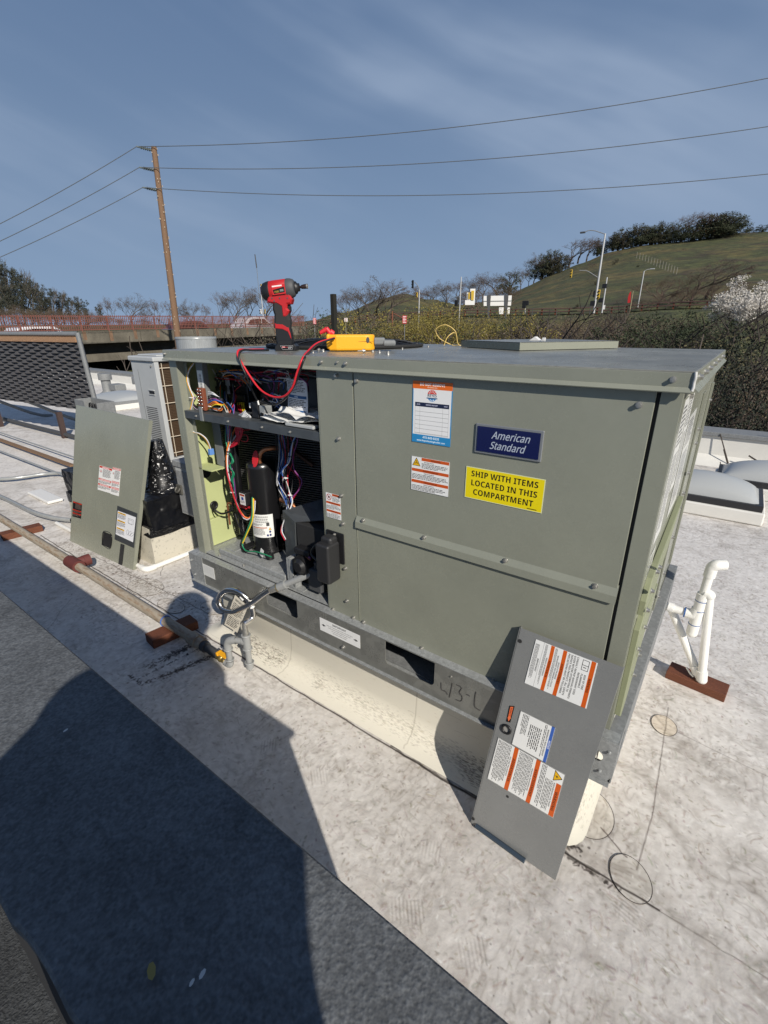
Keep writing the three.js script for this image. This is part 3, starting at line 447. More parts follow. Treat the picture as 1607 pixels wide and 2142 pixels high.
  part('guard_pan', lathe([[.01, .001], [.33, .001], [.34, .003], [.34, .014], [.335, .014], [.332, .005]], 48).translate(.4, CT, -.6), M.blackMatte, fg);
}

// ------------------------------------------------------------------ inside the open compartment
{
  const W = (pts, r, mat, seg = 28) => { const m = part('wire', tube(pts.map(([px, py, z]) => onZ(px, py, z)), r * .8, seg, 5), mat, wires); return m; };
  const wires = new THREE.Group(); wires.name = 'wiring'; unit.add(wires);
  // partition walls
  part('compartment_back', box(.008, .8, RT + .012, 1.06, -.36, -.355), M.galvDull, unit);
  part('partition', box(.79, .797, RT + .012, CB - .002, -.6, -.03), M.grey, unit);
  part('ceiling_liner', box(.008, .8, CB + .008, CB + .012, -.4, -.0), M.galvDull, unit);
  // condenser coil: black rows
  const fins = []; for (let k = 0; k < 58; k++) { const y = RT + .03 + k * .0102; fins.push(box(.012, .72, y, y + .0052, -.014, .014)); }
  { const cm = merge([...fins, box(.012, .72, RT + .02, 1.04, -.03, -.015)]); cm.rotateY(.2); cm.translate(.01, 0, -.19); part('condenser_coil', cm, std({ color: lin(.07, .07, .07), roughness: .5, metalness: .1 }), unit); }
  part('coil_bracket', [tube([[.25, .5, -.285], [.5, .95, -.285]], .003, 4, 5), tube([[.55, .5, -.285], [.3, .95, -.285]], .003, 4, 5)], M.black, unit);
  // left lining details: lower step, holes, duct openings
  part('lining_step', box(.0078, .03, RT + .012, .575, -.45, -.045, .003), M.greenIn, unit);
  const disc = (y, z, r) => { const g = new THREE.CylinderGeometry(r, r, .002, 24); g.rotateZ(Math.PI / 2); g.translate(.0087, y, z); return g; };
  part('knockout_hole', disc(.79, -.085, .026), M.blackMatte, unit); part('knockout_hole', disc(.655, -.045, .017), M.blackMatte, unit); part('grommet', merge([disc(.63, -.1, .017), new THREE.TorusGeometry(.016, .005, 8, 20).rotateY(Math.PI / 2).translate(.012, .63, -.1)]), M.black, unit);
  // control shelf and control box back
  part('control_shelf', [box(.05, .798, 1.071, 1.075, -.26, -.004), box(.05, .798, 1.045, 1.0745, -.0065, -.003, .001), box(.05, .798, 1.07, CB, -.27, -.263)], M.steelDark, unit);
  for (const x of [.13, .33, .52, .66]) screw(unit, x, 1.06, -.003, 'z', .7);
  const ch = part('wire_channel', [box(.108, .152, 1.06, CB - .01, -.05, -.045), box(.108, .112, 1.06, CB - .01, -.066, -.05), box(.148, .152, 1.06, CB - .01, -.066, -.05)], M.grey, unit);
  decal(ch, 'barcode_label', rect(.113, .147, 1.135, 1.23, -.045), canvasTex(96, 256, (x, w, h) => { x.fillStyle = '#e4e4e0'; x.fillRect(0, 0, w, h); x.fillStyle = '#222'; for (let k = 0; k < 26; k++) x.fillRect(34, 34 + k * 7, 34, 2 + (k * 5 % 4)); x.fillRect(20, 40, 4, 170); }), 'white barcode label');
  part('channel_clip', box(.16, .18, 1.045, 1.1, -.003, .003, .002), M.grey, unit);
  // brown terminal strip with screws
  const ts = part('terminal_strip', [box(.118, .155, 1.078, 1.165, -.045, -.028, .003), ...[0, 1, 2, 3, 4, 5].map((k) => box(.122, .151, 1.084 + k * .0135, 1.087 + k * .0135, -.03, -.022))], M.brown, unit);
  for (let k = 0; k < 6; k++) for (const x of [.128, .145]) part('terminal_screw', new THREE.SphereGeometry(.004, 8, 6).translate(x, 1.091 + k * .0135, -.026), M.chrome, ts);
  // contactors, relay, capacitor
  const con = (px0, px1, py0, py1, z, name, mat) => { const a = onZ(px0, py1, z), b = onZ(px1, py0, z); return part(name, [box(a.x, b.x, a.y, b.y, z - .05, z, .004), box(a.x + .006, b.x - .006, a.y + .012, a.y + (b.y - a.y) * .45, z, z + .012, .003), box(a.x + .004, b.x - .004, b.y - .018, b.y - .006, z, z + .009, .002)], mat, unit); };
  const c1 = con(455, 484, 790, 824, -.19, 'contactor', M.black), c2 = con(487, 516, 800, 842, -.18, 'contactor', M.black);
  for (const [c, x0, py] of [[c1, 459, 797], [c1, 459, 818], [c2, 492, 808], [c2, 492, 836]]) for (let k = 0; k < 3; k++) part('terminal', new THREE.CylinderGeometry(.004, .004, .006, 10).rotateX(Math.PI / 2).translate(...onZ(x0 + k * 8.5, py, -.176).toArray()), M.chrome, c);
  const rly = onZ(478, 806, -.172); decal(c1, 'contactor_label', [V(rly.x - .012, rly.y - .035, -.17), V(rly.x + .014, rly.y - .035, -.17), V(rly.x + .014, rly.y + .03, -.17), V(rly.x - .012, rly.y + .03, -.17)], canvasTex(64, 128, (x, w, h) => { x.fillStyle = '#b9bcc0'; x.fillRect(0, 0, w, h); textLines(x, 6, 10, 50, 10, 10, 4); }), 'grey printed label');
  for (let k = 0; k < 3; k++) { const p = onZ(496 + k * 7, 794, -.19); part('fuse', rod([p.x, p.y - .02, p.z], [p.x, p.y + .02, p.z], .009, .009, 10), M.grey, unit); }
  const tr = onZ(545, 862, -.06); part('transformer', [box(tr.x - .03, tr.x + .006, 1.077, 1.135, -.09, -.045, .003)], M.black, unit); part('transformer_plate', box(tr.x + .007, tr.x + .036, 1.077, 1.124, -.085, -.05, .002), M.galv, unit); part('switch', box(tr.x + .018, tr.x + .029, 1.085, 1.1, -.05, -.043, .001), M.black, unit);
  part('probe_clip', rod(onZ(524, 853, -.05), onZ(523, 843, -.05), .0035, .0035, 8), M.white, unit); part('probe_clip', rod(onZ(542, 847, -.05), onZ(539, 838, -.05), .0035, .0035, 8), M.white, unit);
  // papers on the shelf
  const crumple = (c, w, d, seed, amp) => { const g = new THREE.PlaneGeometry(w, d, 14, 14); g.rotateX(-Math.PI / 2); const n = fbm(seed, 3, 3, 3), p = g.attributes.position; for (let i = 0; i < p.count; i++) p.setY(i, amp * n(p.getX(i) / w + .5, p.getZ(i) / d + .5) + amp * .6 * Math.abs(p.getX(i)) / w); g.computeVertexNormals(); g.translate(...c); return g; };
  part('manual_sheet', crumple([.64, 1.076, -.1], .26, .17, 5, .03), M.paper, unit); part('manual_sheet', crumple([.68, 1.09, -.08], .22, .13, 8, .04), M.paper, unit); part('manual_sheet', crumple([.6, 1.078, -.05], .2, .07, 12, .02), M.paper, unit);
  part('plastic_pouch', box(.63, .76, 1.077, 1.088, -.04, -.01, .003), std({ color: lin(.42, .43, .42), roughness: .25 }), unit);
  // hanging instruction sheet, curled
  { const a = onZ(594, 792, -.12), b = onZ(634, 790, -.1), g = new THREE.PlaneGeometry(1, 1, 8, 12), p = g.attributes.position; for (let i = 0; i < p.count; i++) { const u = p.getX(i) + .5, v = p.getY(i) + .5; p.setXYZ(i, mix(a.x, b.x, u) + .045 * (1 - v), mix(1.085, a.y, v), -.13 + .05 * Math.pow(1 - v, 1.5) + .02 * Math.sin(u * 2)); } g.computeVertexNormals();
    part('instruction_sheet', g, std({ roughness: .6, map: canvasTex(160, 256, (x, w, h) => { x.fillStyle = '#d6d8dc'; x.fillRect(0, 0, w, h); textLines(x, 10, 10, 138, 10, 8, 2); x.fillStyle = '#2c5a8c'; x.fillRect(8, 100, 144, 18); x.fillStyle = '#fff'; x.font = `bold 13px ${F}`; x.textAlign = 'center'; x.fillText('AVIS', 80, 114); textLines(x, 10, 126, 138, 10, 6, 6); x.fillStyle = '#2c5a8c'; x.fillRect(8, 190, 144, 16); textLines(x, 10, 212, 138, 10, 4, 7); }) }), unit); }
  // grey bracket wall below the shelf, with bottom flange and blue connector
  { const a = onZ(446, 872, -.1), b = onZ(471, 975, -.1); part('bracket_plate', slab([V(.082, .835, -.1), V(.135, .828, -.1), V(.132, 1.045, -.1), V(.078, 1.045, -.1)], .003), M.grey, unit); part('bracket_flange', box(.012, .138, .826, .831, -.1, -.03), M.greenIn, unit); }
  const bc = onZ(444, 944, -.07); part('blue_connector', box(bc.x - .008, bc.x + .008, bc.y - .014, bc.y + .012, -.075, -.055, .002), std({ color: lin(.12, .27, .62), roughness: .4 }), unit);
  // accumulator tube and copper pipe
  part('suction_tube', [rod([.165, .52, -.13], [.17, .98, -.13], .018, .018, 16), new THREE.SphereGeometry(.018, 12, 8).translate(.17, .98, -.13)], M.blackGloss, unit);
  part('copper_pipe', tube([[.115, .56, -.1], [.115, .64, -.1], [.12, .662, -.1], [.15, .664, -.11], [.2, .66, -.16]], .0045, 30, 8), M.copper, unit);
  part('copper_pipe', tube([[.5, .86, -.26], [.44, .9, -.24], [.33, .93, -.25], [.2, .92, -.27]], .008, 30, 8), std({ color: lin(.12, .06, .04), roughness: .5, metalness: .6 }), unit);
  part('copper_pipe', tube([[.39, .72, -.17], [.45, .70, -.18], [.5, .64, -.2], [.54, .6, -.25], [.6, .66, -.27], [.7, .72, -.28]], .011, 40, 10), M.copper, unit);
  part('red_valve_cap', [box(.186, .235, .655, .678, -.13, -.105, .006), new THREE.CylinderGeometry(.008, .008, .02, 10).rotateZ(1.57).translate(.245, .668, -.118)], M.redTag, unit);
  part('pressure_switch', [new THREE.CylinderGeometry(.021, .021, .02, 16).rotateX(1.57).translate(.2, .625, -.105)], M.black, unit);
  // compressor
  const cx = .293, cz = -.165, rc = .064;
  const comp = part('compressor', lathe([[.0, .44 + .03], [rc * 1.12, .472], [rc * 1.14, .485], [rc * 1.02, .492], [rc, .52], [rc, .845], [rc * .98, .856], [rc * .9, .868], [rc * .7, .876], [rc * .45, .88], [0, .881]], 40).translate(cx, 0, cz), M.blackGloss, unit);
  for (const [a, b] of [[-.06, .085], [.085, .07], [-.075, -.06], [.075, -.05]]) part('compressor_foot', [rod([cx + a, .47, cz + b], [cx + a, .495, cz + b], .017, .015, 14), rod([cx + a, .49, cz + b], [cx + a, .512, cz + b], .005, .005, 6), box(cx + Math.min(a * .4, a * 1.15), cx + Math.max(a * .4, a * 1.15), .492, .498, cz + Math.min(b * .4, b * 1.15), cz + Math.max(b * .4, b * 1.15), .002)], M.black, comp);
  { const s = part('compressor_label', (() => { const g = new THREE.CylinderGeometry(rc + .001, rc + .001, .105, 24, 1, true, -.3, 1.6); g.translate(cx, .6, cz); return g; })(), std({ roughness: .45, map: canvasTex(384, 320, (x, w, h) => { x.fillStyle = '#e2e2de'; x.fillRect(0, 0, w, h); x.fillStyle = '#222'; x.fillRect(30, 20, 40, 40); for (let k = 0; k < 3; k++) for (let i = 0; i < 36; i++) if ((i * 7 + k * 3) % 5 < 3) x.fillRect(90 + i * 6, 22 + k * 34, 4, 24); textLines(x, 24, 130, 200, 11, 3, 2); x.fillRect(270, 110, 48, 48); x.fillStyle = '#b5581f'; x.fillRect(20, 176, 260, 12); textLines(x, 24, 196, 230, 12, 8, 8); tri(x, 322, 200, 20); x.fillStyle = '#1d2b66'; for (const [a, b] of [[320, 240], [322, 285], [280, 288]]) { x.beginPath(); x.arc(a, b, 16, 0, 7); x.fill(); } }) }), comp); s.userData.label = 'white data label with barcodes and hazard signs'; }
  part('terminal_box', [box(cx - .06, cx - .02, .685, .745, cz + .045, cz + .082, .006)], M.black, comp);
  decal(comp, 'terminal_label', [V(cx - .057, .69, cz + .082), V(cx - .023, .69, cz + .082), V(cx - .023, .74, cz + .082), V(cx - .057, .74, cz + .082)], canvasTex(96, 128, (x, w, h) => { x.fillStyle = '#d9d9d6'; x.fillRect(0, 0, w, h); x.fillStyle = '#a33c1c'; x.fillRect(6, 8, 84, 20); x.fillStyle = '#1c3f8f'; x.fillRect(28, 40, 40, 34); textLines(x, 8, 84, 80, 10, 3, 3); }), 'small terminal cover label');
  part('discharge_pipe', tube([[cx + .03, .86, cz + .03], [cx + .035, .9, cz + .03], [cx + .045, .922, cz + .02], [cx + .065, .93, cz - .0], [cx + .09, .925, cz - .05]], .0095, 30, 10), M.copper, comp);
  part('red_warning_tag', (() => { const g = new THREE.CylinderGeometry(.018, .018, .003, 20); g.scale(1, 1, 1.9); g.rotateX(1.2); g.rotateZ(.2); g.translate(cx + .022, .89, cz + .045); return g; })(), M.redTag, comp);
  part('white_tag', slab([V(.36, .5, -.055), V(.385, .495, -.05), V(.39, .525, -.055), V(.368, .53, -.06)], .001), M.paper, comp);
  // plate under the compressor
  part('mounting_plate', [box(.11, .54, RT + .011, RT + .034, -.3, -.028, .004), box(.13, .2, RT + .034, RT + .0365, -.26, -.05), box(.46, .5, RT + .034, RT + .036, -.28, -.04)], M.galv, unit);
  screw(unit, .135, RT + .011, -.014, 'y', .9); screw(unit, .3, RT + .011, -.014, 'y', .9);
  // burner box, cover and inducer on the right
  part('burner_cover', [slab([V(.487, .47, -.09), V(.575, .47, -.06), V(.585, .70, -.06), V(.487, .715, -.09)], .004), slab([V(.487, .715, -.09), V(.585, .70, -.06), V(.78, .74, -.12), V(.66, .78, -.2)], .004)], M.steelDark, unit);
  part('burner_box', [box(.59, .78, RT + .012, .70, -.25, -.06, .004)], M.blackMatte, unit);
  part('inducer_motor', [rod([.66, .56, -.06], [.66, .56, .0], .04, .038, 20), rod([.66, .56, .0], [.66, .56, .012], .03, .02, 20), box(.62, .7, .6, .625, -.05, -.01, .006)], M.black, unit);
  part('gas_valve', [box(.69, .755, .47, .56, -.055, -.008, .006), rod([.72, .56, -.03], [.72, .585, -.03], .012, .012, 12)], M.darkGrey, unit);
  part('bracket', [box(.565, .58, RT + .012, .56, -.06, -.02), box(.58, .6, RT + .012, .56, -.022, -.018), box(.612, .62, RT + .012, .5, -.04, -.01), box(.565, .66, RT + .012, RT + .016, -.06, -.008)], M.galv, unit);
  // flue hood on the divider
  const hood = part('flue_hood_flange', box(.812, .888, .64, .752, .003, .008, .0024), M.black, unit);
  part('flue_hood', [box(.815, .873, .582, .725, .008, .07, .009), box(.82, .868, .7, .745, .008, .05, .012)], std({ color: lin(.022, .022, .023), roughness: .5, bumpMap: rep(T_bumpFine, .1), bumpScale: .0006 }), hood); screw(unit, .85, .742, .008, 'z', .8);

  // wires: [px, py, depth] paths
  const O = M.orange, Y = M.yellowPlain, Rd = M.wireRed, G = M.wireGreen, B = M.wireBlue, Wh = M.wireWhite, K = M.black, P = M.wirePurple;
  W([[505, 870, -.1], [478, 930, -.07], [474, 960, -.06], [478, 1000, -.06], [486, 1030, -.06], [500, 1065, -.07], [516, 1084, -.08], [528, 1078, -.09], [532, 1045, -.09]], .0042, O); W([[502, 900, -.1], [480, 935, -.07], [476, 970, -.06], [482, 1010, -.06], [494, 1050, -.07], [514, 1087, -.08], [531, 1074, -.09], [534, 1048, -.09]], .0042, Wh);
  W([[500, 905, -.09], [476, 955, -.07], [475, 985, -.055], [484, 1020, -.055], [505, 1075, -.07], [520, 1086, -.085], [529, 1060, -.09]], .004, Rd);
  W([[528, 1040, -.09], [527, 1080, -.07], [515, 1115, -.06], [507, 1138, -.055], [512, 1150, -.05], [540, 1155, -.045], [568, 1165, -.045]], .0038, G); W([[530, 1042, -.09], [529, 1085, -.068], [517, 1116, -.058], [508, 1136, -.053]], .0038, Y);
  W([[489, 845, -.18], [481, 870, -.12], [474, 890, -.09], [473, 920, -.08], [478, 945, -.075]], .0042, G); W([[492, 842, -.18], [480, 872, -.1]], .004, G);
  for (let k = 0; k < 4; k++) W([[479 + k, 948, -.06], [486 + k, 960 + k * 2, -.05], [482 - k, 975, -.05], [487 + k, 990, -.05], [484 + k, 1005, -.05], [489, 1012 + k * 2, -.05]], .0028, G);
  for (let k = 0; k < 9; k++) { const r = rng(200 + k); W([[500 - r() * 8, 930, -.08], [494 + r() * 8, 915 + r() * 8, -.07], [492 + r() * 10, 900 - r() * 6, -.07], [500 + r() * 8, 893 + r() * 6, -.07], [502 + r() * 5, 905 + r() * 5, -.07], [490 + r() * 6, 922 + r() * 8, -.07], [478, 938, -.07]], .0026, Rd); }
  W([[505, 908, -.08], [518, 912, -.08], [518, 922, -.08], [506, 922, -.08], [500, 914, -.08]], .0024, Rd); W([[510, 900, -.1], [530, 897, -.12], [560, 890, -.16], [580, 905, -.18], [590, 930, -.18], [600, 970, -.17], [625, 1000, -.16], [628, 1015, -.15], [610, 1050, -.14], [604, 1070, -.12]], .003, Rd);
  W([[622, 905, -.12], [613, 925, -.12], [606, 965, -.12], [592, 985, -.13], [598, 1005, -.14], [606, 1030, -.13], [612, 1048, -.12], [605, 1070, -.1]], .0034, Wh); W([[624, 905, -.12], [611, 930, -.12], [604, 966, -.12], [590, 988, -.13], [600, 1012, -.14], [607, 1034, -.13], [610, 1052, -.12]], .0034, B); W([[623, 907, -.13], [622, 925, -.13], [613, 955, -.13], [617, 985, -.14], [632, 1005, -.14], [625, 1025, -.14], [612, 1040, -.13]], .0034, P); W([[621, 905, -.12], [612, 922, -.12], [603, 968, -.125], [594, 990, -.13], [604, 1028, -.13]], .003, K);
  W([[606, 1068, -.1], [596, 1085, -.09], [590, 1110, -.08], [598, 1128, -.07]], .003, Wh); W([[606, 1070, -.1], [594, 1090, -.09], [588, 1112, -.08], [596, 1130, -.07]], .003, Rd);
  // left wall harness
  for (const [k, m] of [[0, Y], [1, O], [2, Wh]]) W([[404 + k, 760, -.05], [394 + k, 775, -.035], [391 + k, 795, -.03], [398 + k, 818, -.03], [403 + k, 830, -.03], [400 + k, 850, -.03], [397 + k, 862, -.03], [397 + k, 890, -.03], [402 + k, 902, -.03], [418 + k, 908, -.035], [430 + k, 918, -.045], [438 + k, 935, -.06], [442, 945, -.066]], .0032, m, 44);
  W([[398, 895, -.03], [404, 925, -.04], [418, 943, -.045]], .0022, K); W([[412, 1052, -.04], [444, 1050, -.1], [448, 1064, -.08], [462, 1074, -.09], [484, 1066, -.1], [490, 1040, -.11]], .006, K); W([[440, 1048, -.1], [446, 1068, -.07], [452, 1075, -.06]], .004, K); W([[492, 1075, -.1], [500, 1100, -.1], [512, 1118, -.12]], .004, K);
  // terminal strip loops
  for (let k = 0; k < 9; k++) { const m = [Wh, Wh, K, K, P, B, O, O, Y][k]; W([[436, 820 + k * 4.5, -.035], [446 + k * .8, 822 + k * 3, -.03], [458 + (k % 3) * 4, 832 + k * 2, -.04], [466, 845, -.05], [458 + (k % 4) * 2, 856 + (k % 3) * 2, -.045], [440, 856 - k * .5, -.04]], .003, m); }
  for (let k = 0; k < 5; k++) { W([[407 + k, 830, -.05], [404, 840 + k * 2, -.04], [410, 852 + k, -.04], [420, 856, -.04]], .0026, [K, K, P, Wh, K][k]); }
  for (const [k, m] of [[0, K], [1, B], [2, P], [3, Wh], [4, K]]) W([[465 + k * 3, 822, -.185], [466 + k * 3, 845, -.15], [468 + k * 2.5, 865, -.1], [470 + k * 2, 880, -.08], [474 + k * 1.5, 905, -.08], [478 + k, 945, -.08]], .003, m);
  for (let k = 0; k < 14; k++) { const r = rng(500 + k), m = [K, P, B, K, Rd, Wh, K, M.grey, K, G, O, K, B, Wh][k], a = 458 + 34 * r(); W([[a, 800 + 20 * r(), -.17], [a + 4 * r(), 835, -.12], [474 + 16 * r(), 866, -.07], [476 + 10 * r(), 900, -.07], [478 + 6 * r(), 950, -.075], [484 + 6 * r(), 1000, -.08], [488 + 8 * r(), 1040 + 20 * r(), -.1]], .0026, m, 30); }
  for (let k = 0; k < 18; k++) { const r = rng(540 + k), m = [K, Wh, K, B, Rd, K][k % 6], a = 575 + 40 * r(); W([[a, 905, -.14 - .05 * r()], [a + 10 * r(), 940 + 20 * r(), -.16], [a - 10 + 20 * r(), 1000 + 20 * r(), -.17], [600 + 12 * r(), 1060, -.13], [592 + 16 * r(), 1100 + 20 * r(), -.1]], .0024, m, 22); }
  for (const [px, py, z] of [[478, 945, -.055], [483, 985, -.055], [486, 1030, -.06], [606, 955, -.118], [598, 1000, -.12], [607, 1036, -.12], [400, 832, -.026], [440, 850, -.03]]) part('zip_tie', new THREE.TorusGeometry(.008, .0016, 6, 14).rotateX(1.4).translate(...onZ(px, py, z).toArray()), py % 2 ? M.black : M.white, wires);
  // tangle in the dark upper box
  const rt = rng(321); for (let k = 0; k < 46; k++) { const m = [K, Wh, Rd, B, P, K, Wh, M.grey, Rd, O][k % 10], a = 440 + 190 * rt(), b = 772 + 22 * rt(); W([[a, b, -.2 + .1 * rt()], [a + 20 * rt(), b - 8 + 16 * rt(), -.12 - .06 * rt()], [a + 20 + 40 * rt(), b + 14 * rt(), -.1 - .08 * rt()], [a + 30 + 30 * rt(), b + 10 + 30 * rt(), -.16]], .0022 + .0012 * rt(), m, 16); }
  for (let k = 0; k < 16; k++) { const m = [K, Wh, B, Wh, Rd, K][k % 6], a = 545 + 35 * rt(), b = 828 + 16 * rt(); W([[a, b, -.12], [a + 10 * rt(), b - 10 * rt(), -.1], [a + 25 * rt(), b + 4, -.1], [a + 14, b + 14 * rt(), -.11]], .0026, m, 14); }
  for (const [k, m] of [[0, Rd], [1, Rd], [2, Y], [3, Y]]) W([[498 + k * 4, 843, -.16], [500 + k * 4, 858, -.12], [505 + k * 3, 868, -.08]], .004, m); for (let k = 0; k < 4; k++) part('spade_connector', rod(onZ(498 + k * 4, 847, -.15), onZ(498 + k * 4, 843, -.16), .004, .004, 6), M.yellowPlain, unit);
  for (let k = 0; k < 6; k++) W([[500, 868 + k, -.06], [508 + k * 3, 864 + k, -.05], [515 + k * 2, 858 + k * 4, -.05], [504 + k, 876, -.04]], .003, Wh, 12);
  W([[456, 820, -.19], [468, 782, -.18], [480, 774, -.16], [495, 780, -.15]], .0024, Wh); for (let k = 0; k < 4; k++) W([[455 + k * 8, 793, -.18], [450 + k * 8, 782, -.17], [444 + k * 9, 772, -.16]], .0028, [Wh, M.grey, Wh, K][k], 10);
  W([[680, 1135, -.03], [660, 1142, -.01], [652, 1158, .0], [662, 1170, .005], [678, 1172, .01]], .007, K); W([[630, 1150, -.03], [640, 1160, -.02], [650, 1168, -.01]], .004, P); W([[628, 1148, -.03], [638, 1162, -.02], [650, 1172, -.01]], .004, M.brown);
}
rebase(unit, .875, .3, -.54);

// ------------------------------------------------------------------ panels taken off the unit
const planeHit = (px, py, o, n) => { const d = ray(px, py); return d.multiplyScalar(o.clone().sub(CP).dot(n) / d.dot(n)).add(CP); };
{ // grey control panel leaning on the front of the unit
  const BL = V(1.46, .004, .129), BR = V(1.712, .002, .137), TL = V(1.5, .648, .016), TR = TL.clone().add(BR.clone().sub(BL)); const p = thing('control_box_panel', 'bare grey metal panel with warning labels leaning on the unit front', 'panel', [0, 0, 0]);
  const n = BR.clone().sub(BL).cross(TL.clone().sub(BL)).normalize(), u = BR.clone().sub(BL).normalize(), v = TL.clone().sub(BL).normalize(); const back = n.clone().multiplyScalar(-1);
  M.panelGrey = std({ color: lin(.27, .275, .27), roughness: .48, metalness: .12, map: rep(T_paint, .5), roughnessMap: rep(T_rough, .4) });
  part('sheet', slab([BL, BR, TR, TL], .0016), M.panelGrey, p);
  const strip = (a, b, w) => slab([a.clone().addScaledVector(back, w), b.clone().addScaledVector(back, w), b, a], .0014);
  part('side_flange', strip(TL.clone().addScaledVector(u, .0018), BL.clone().addScaledVector(u, .0018), .012), M.panelGrey, p);
  part('side_flange', strip(TR, BR, .012), M.panelGrey, p);
  // gusset flange at the left top, folded back
  const H = (px, py) => planeHit(px, py, BL, n);
  const Q = (a, b, c, d) => [H(...a), H(...b), H(...c), H(...d)];
  // bottom hook
  part('bottom_hook', rod(onY(996, 1727, .009), onY(1098, 1801, .009), .0075, .0075, 8), std({ color: lin(.06, .085, .115), roughness: .4, metalness: .4 }), p);
  // writing runs down the panel: text-left is the upper end
  const T1 = canvasTex(512, 640, (x, w, h) => { x.fillStyle = '#e8e8e5'; x.fillRect(0, 0, w, h); head(x, 0, 12, w, 44, 'WARNING', '#cf5a1a', '#431704'); x.fillStyle = '#111'; x.font = `bold 27px ${F}`; x.textAlign = 'left'; ['RISK OF FIRE', 'FLAMMABLE', 'REFRIGERANT USED'].forEach((t, i) => x.fillText(t, 170, 96 + i * 32)); ['CONSULT REPAIR MANUAL/OWNER’S', 'GUIDE BEFORE ATTEMPTING TO', 'SERVICE THIS PRODUCT. ALL SAFETY', 'PRECAUTIONS MUST BE FOLLOWED.'].forEach((t, i) => x.fillText(t, 12, 196 + i * 30)); x.strokeStyle = '#111'; x.lineWidth = 5; x.strokeRect(20, 74, 54, 62); x.strokeRect(74, 74, 54, 62); x.fillRect(94, 92, 8, 30); head(x, 0, 302, w, 40, 'AVERTISSEMENT', '#cf5a1a', '#431704'); x.fillStyle = '#222'; x.font = `bold 20px ${F}`; x.fillText('RISQUE D’INCENDIE', 150, 366); x.fillText('RÉFRIGÉRANT INFLAMMABLE UTILISÉ.', 80, 388); textLines(x, 12, 398, 480, 9, 3, 3); head(x, 0, 432, w, 38, 'ADVERTENCIA', '#cf5a1a', '#431704'); x.fillStyle = '#222'; x.font = `bold 20px ${F}`; x.fillText('RIESGO DE INCENDIO', 150, 494); textLines(x, 12, 504, 480, 9, 3, 5); x.strokeStyle = '#333'; x.lineWidth = 2; x.beginPath(); x.moveTo(0, 546); x.lineTo(w, 546); x.stroke(); x.fillStyle = '#111'; x.font = `bold 26px ${F}`; x.fillText('IMPORTANT', 190, 578); textLines(x, 40, 588, 420, 9, 5, 9); });
  // text left = top (upper end), text top = right side
  decal(p, 'flammable_warning_label', [H(1122, 1337), H(1098, 1428), H(1227, 1482), H(1251, 1387)], T1, 'large white refrigerant fire warning with orange bars');
  const T2 = canvasTex(512, 520, (x, w, h) => { x.fillStyle = '#e8e8e5'; x.fillRect(0, 0, w, h); x.fillStyle = '#3d63b4'; x.fillRect(0, 8, w, 44); x.fillStyle = '#f2f2f2'; x.font = `italic bold 32px ${F}`; x.textAlign = 'center'; x.fillText('NOTICE', w / 2, 42); x.fillStyle = '#111'; x.font = `bold 30px ${F}`; x.fillText('WARRANTY REPLACEMENT', w / 2, 92); textLines(x, 20, 106, 470, 20, 2, 3); textLines(x, 110, 170, 330, 26, 7, 4); textLines(x, 20, 380, 300, 20, 5, 6); x.strokeStyle = '#333'; x.lineWidth = 3; x.strokeRect(3, 3, w - 6, h - 6); });
  decal(p, 'warranty_label', [H(1090, 1486), H(1071, 1556), H(1143, 1596), H(1163, 1522)], T2, 'white warranty notice label with blue bar');
  const T3 = canvasTex(512, 900, (x, w, h) => { x.fillStyle = '#e8e8e5'; x.fillRect(0, 0, w, h); head(x, 130, 8, w - 136, 62, 'WARNING', '#cf5a1a', '#431704'); x.fillStyle = '#1a1a1a'; x.font = `bold 26px ${F}`; x.textAlign = 'left'; x.fillText('HAZARDOUS VOLTAGE!', 140, 102); textLines(x, 136, 112, 360, 17, 6, 3); textLines(x, 14, 220, 480, 17, 4, 4); tri(x, 66, 76, 56); bolt(x, 66, 84, 44); head(x, 0, 308, w, 56, 'AVERTISSEMENT', '#cf5a1a', '#431704'); x.fillStyle = '#1a1a1a'; x.font = `bold 24px ${F}`; x.fillText('TENSION DANGEREUSE!', 120, 394); textLines(x, 14, 404, 480, 17, 11, 5); head(x, 0, 606, w, 56, 'ADVERTENCIA', '#cf5a1a', '#431704'); x.fillStyle = '#1a1a1a'; x.font = `bold 24px ${F}`; x.fillText('VOLTAJE PELIGROSO', 130, 692); textLines(x, 14, 702, 480, 17, 11, 8); x.strokeStyle = '#444'; x.lineWidth = 3; x.strokeRect(3, 3, w - 6, h - 6); });
  decal(p, 'voltage_warning_label', [H(1043, 1542), H(1020, 1628), H(1158, 1711), H(1183, 1620)], T3, 'white hazardous voltage warning with yellow triangle');
  decal(p, 'arrow_label', [H(1067, 1476), H(1060, 1509), H(1068, 1511), H(1077, 1477)], canvasTex(128, 40, (x, w, h) => { x.fillStyle = '#1a1410'; x.fillRect(0, 0, w, h); x.fillStyle = '#ee7446'; x.beginPath(); x.moveTo(6, 8); x.lineTo(90, 8); x.lineTo(90, 2); x.lineTo(122, 20); x.lineTo(90, 38); x.lineTo(90, 32); x.lineTo(6, 32); x.fill(); x.fillStyle = '#55170a'; x.font = `bold 20px ${F}`; x.fillText('DIRECT', 12, 27); }), 'orange arrow label');
  const gr = H(1060, 1525); const q = new THREE.Quaternion().setFromUnitVectors(V(0, 0, 1), n);
  part('grommet', new THREE.TorusGeometry(.0118, .0033, 10, 28).applyQuaternion(q).translate(...gr.clone().addScaledVector(n, .002).toArray()), M.black, p); part('grommet_hole', new THREE.CircleGeometry(.011, 20).applyQuaternion(q).translate(...gr.clone().addScaledVector(n, .0008).toArray()), std({ color: lin(.3, .29, .27), roughness: .8 }), p);
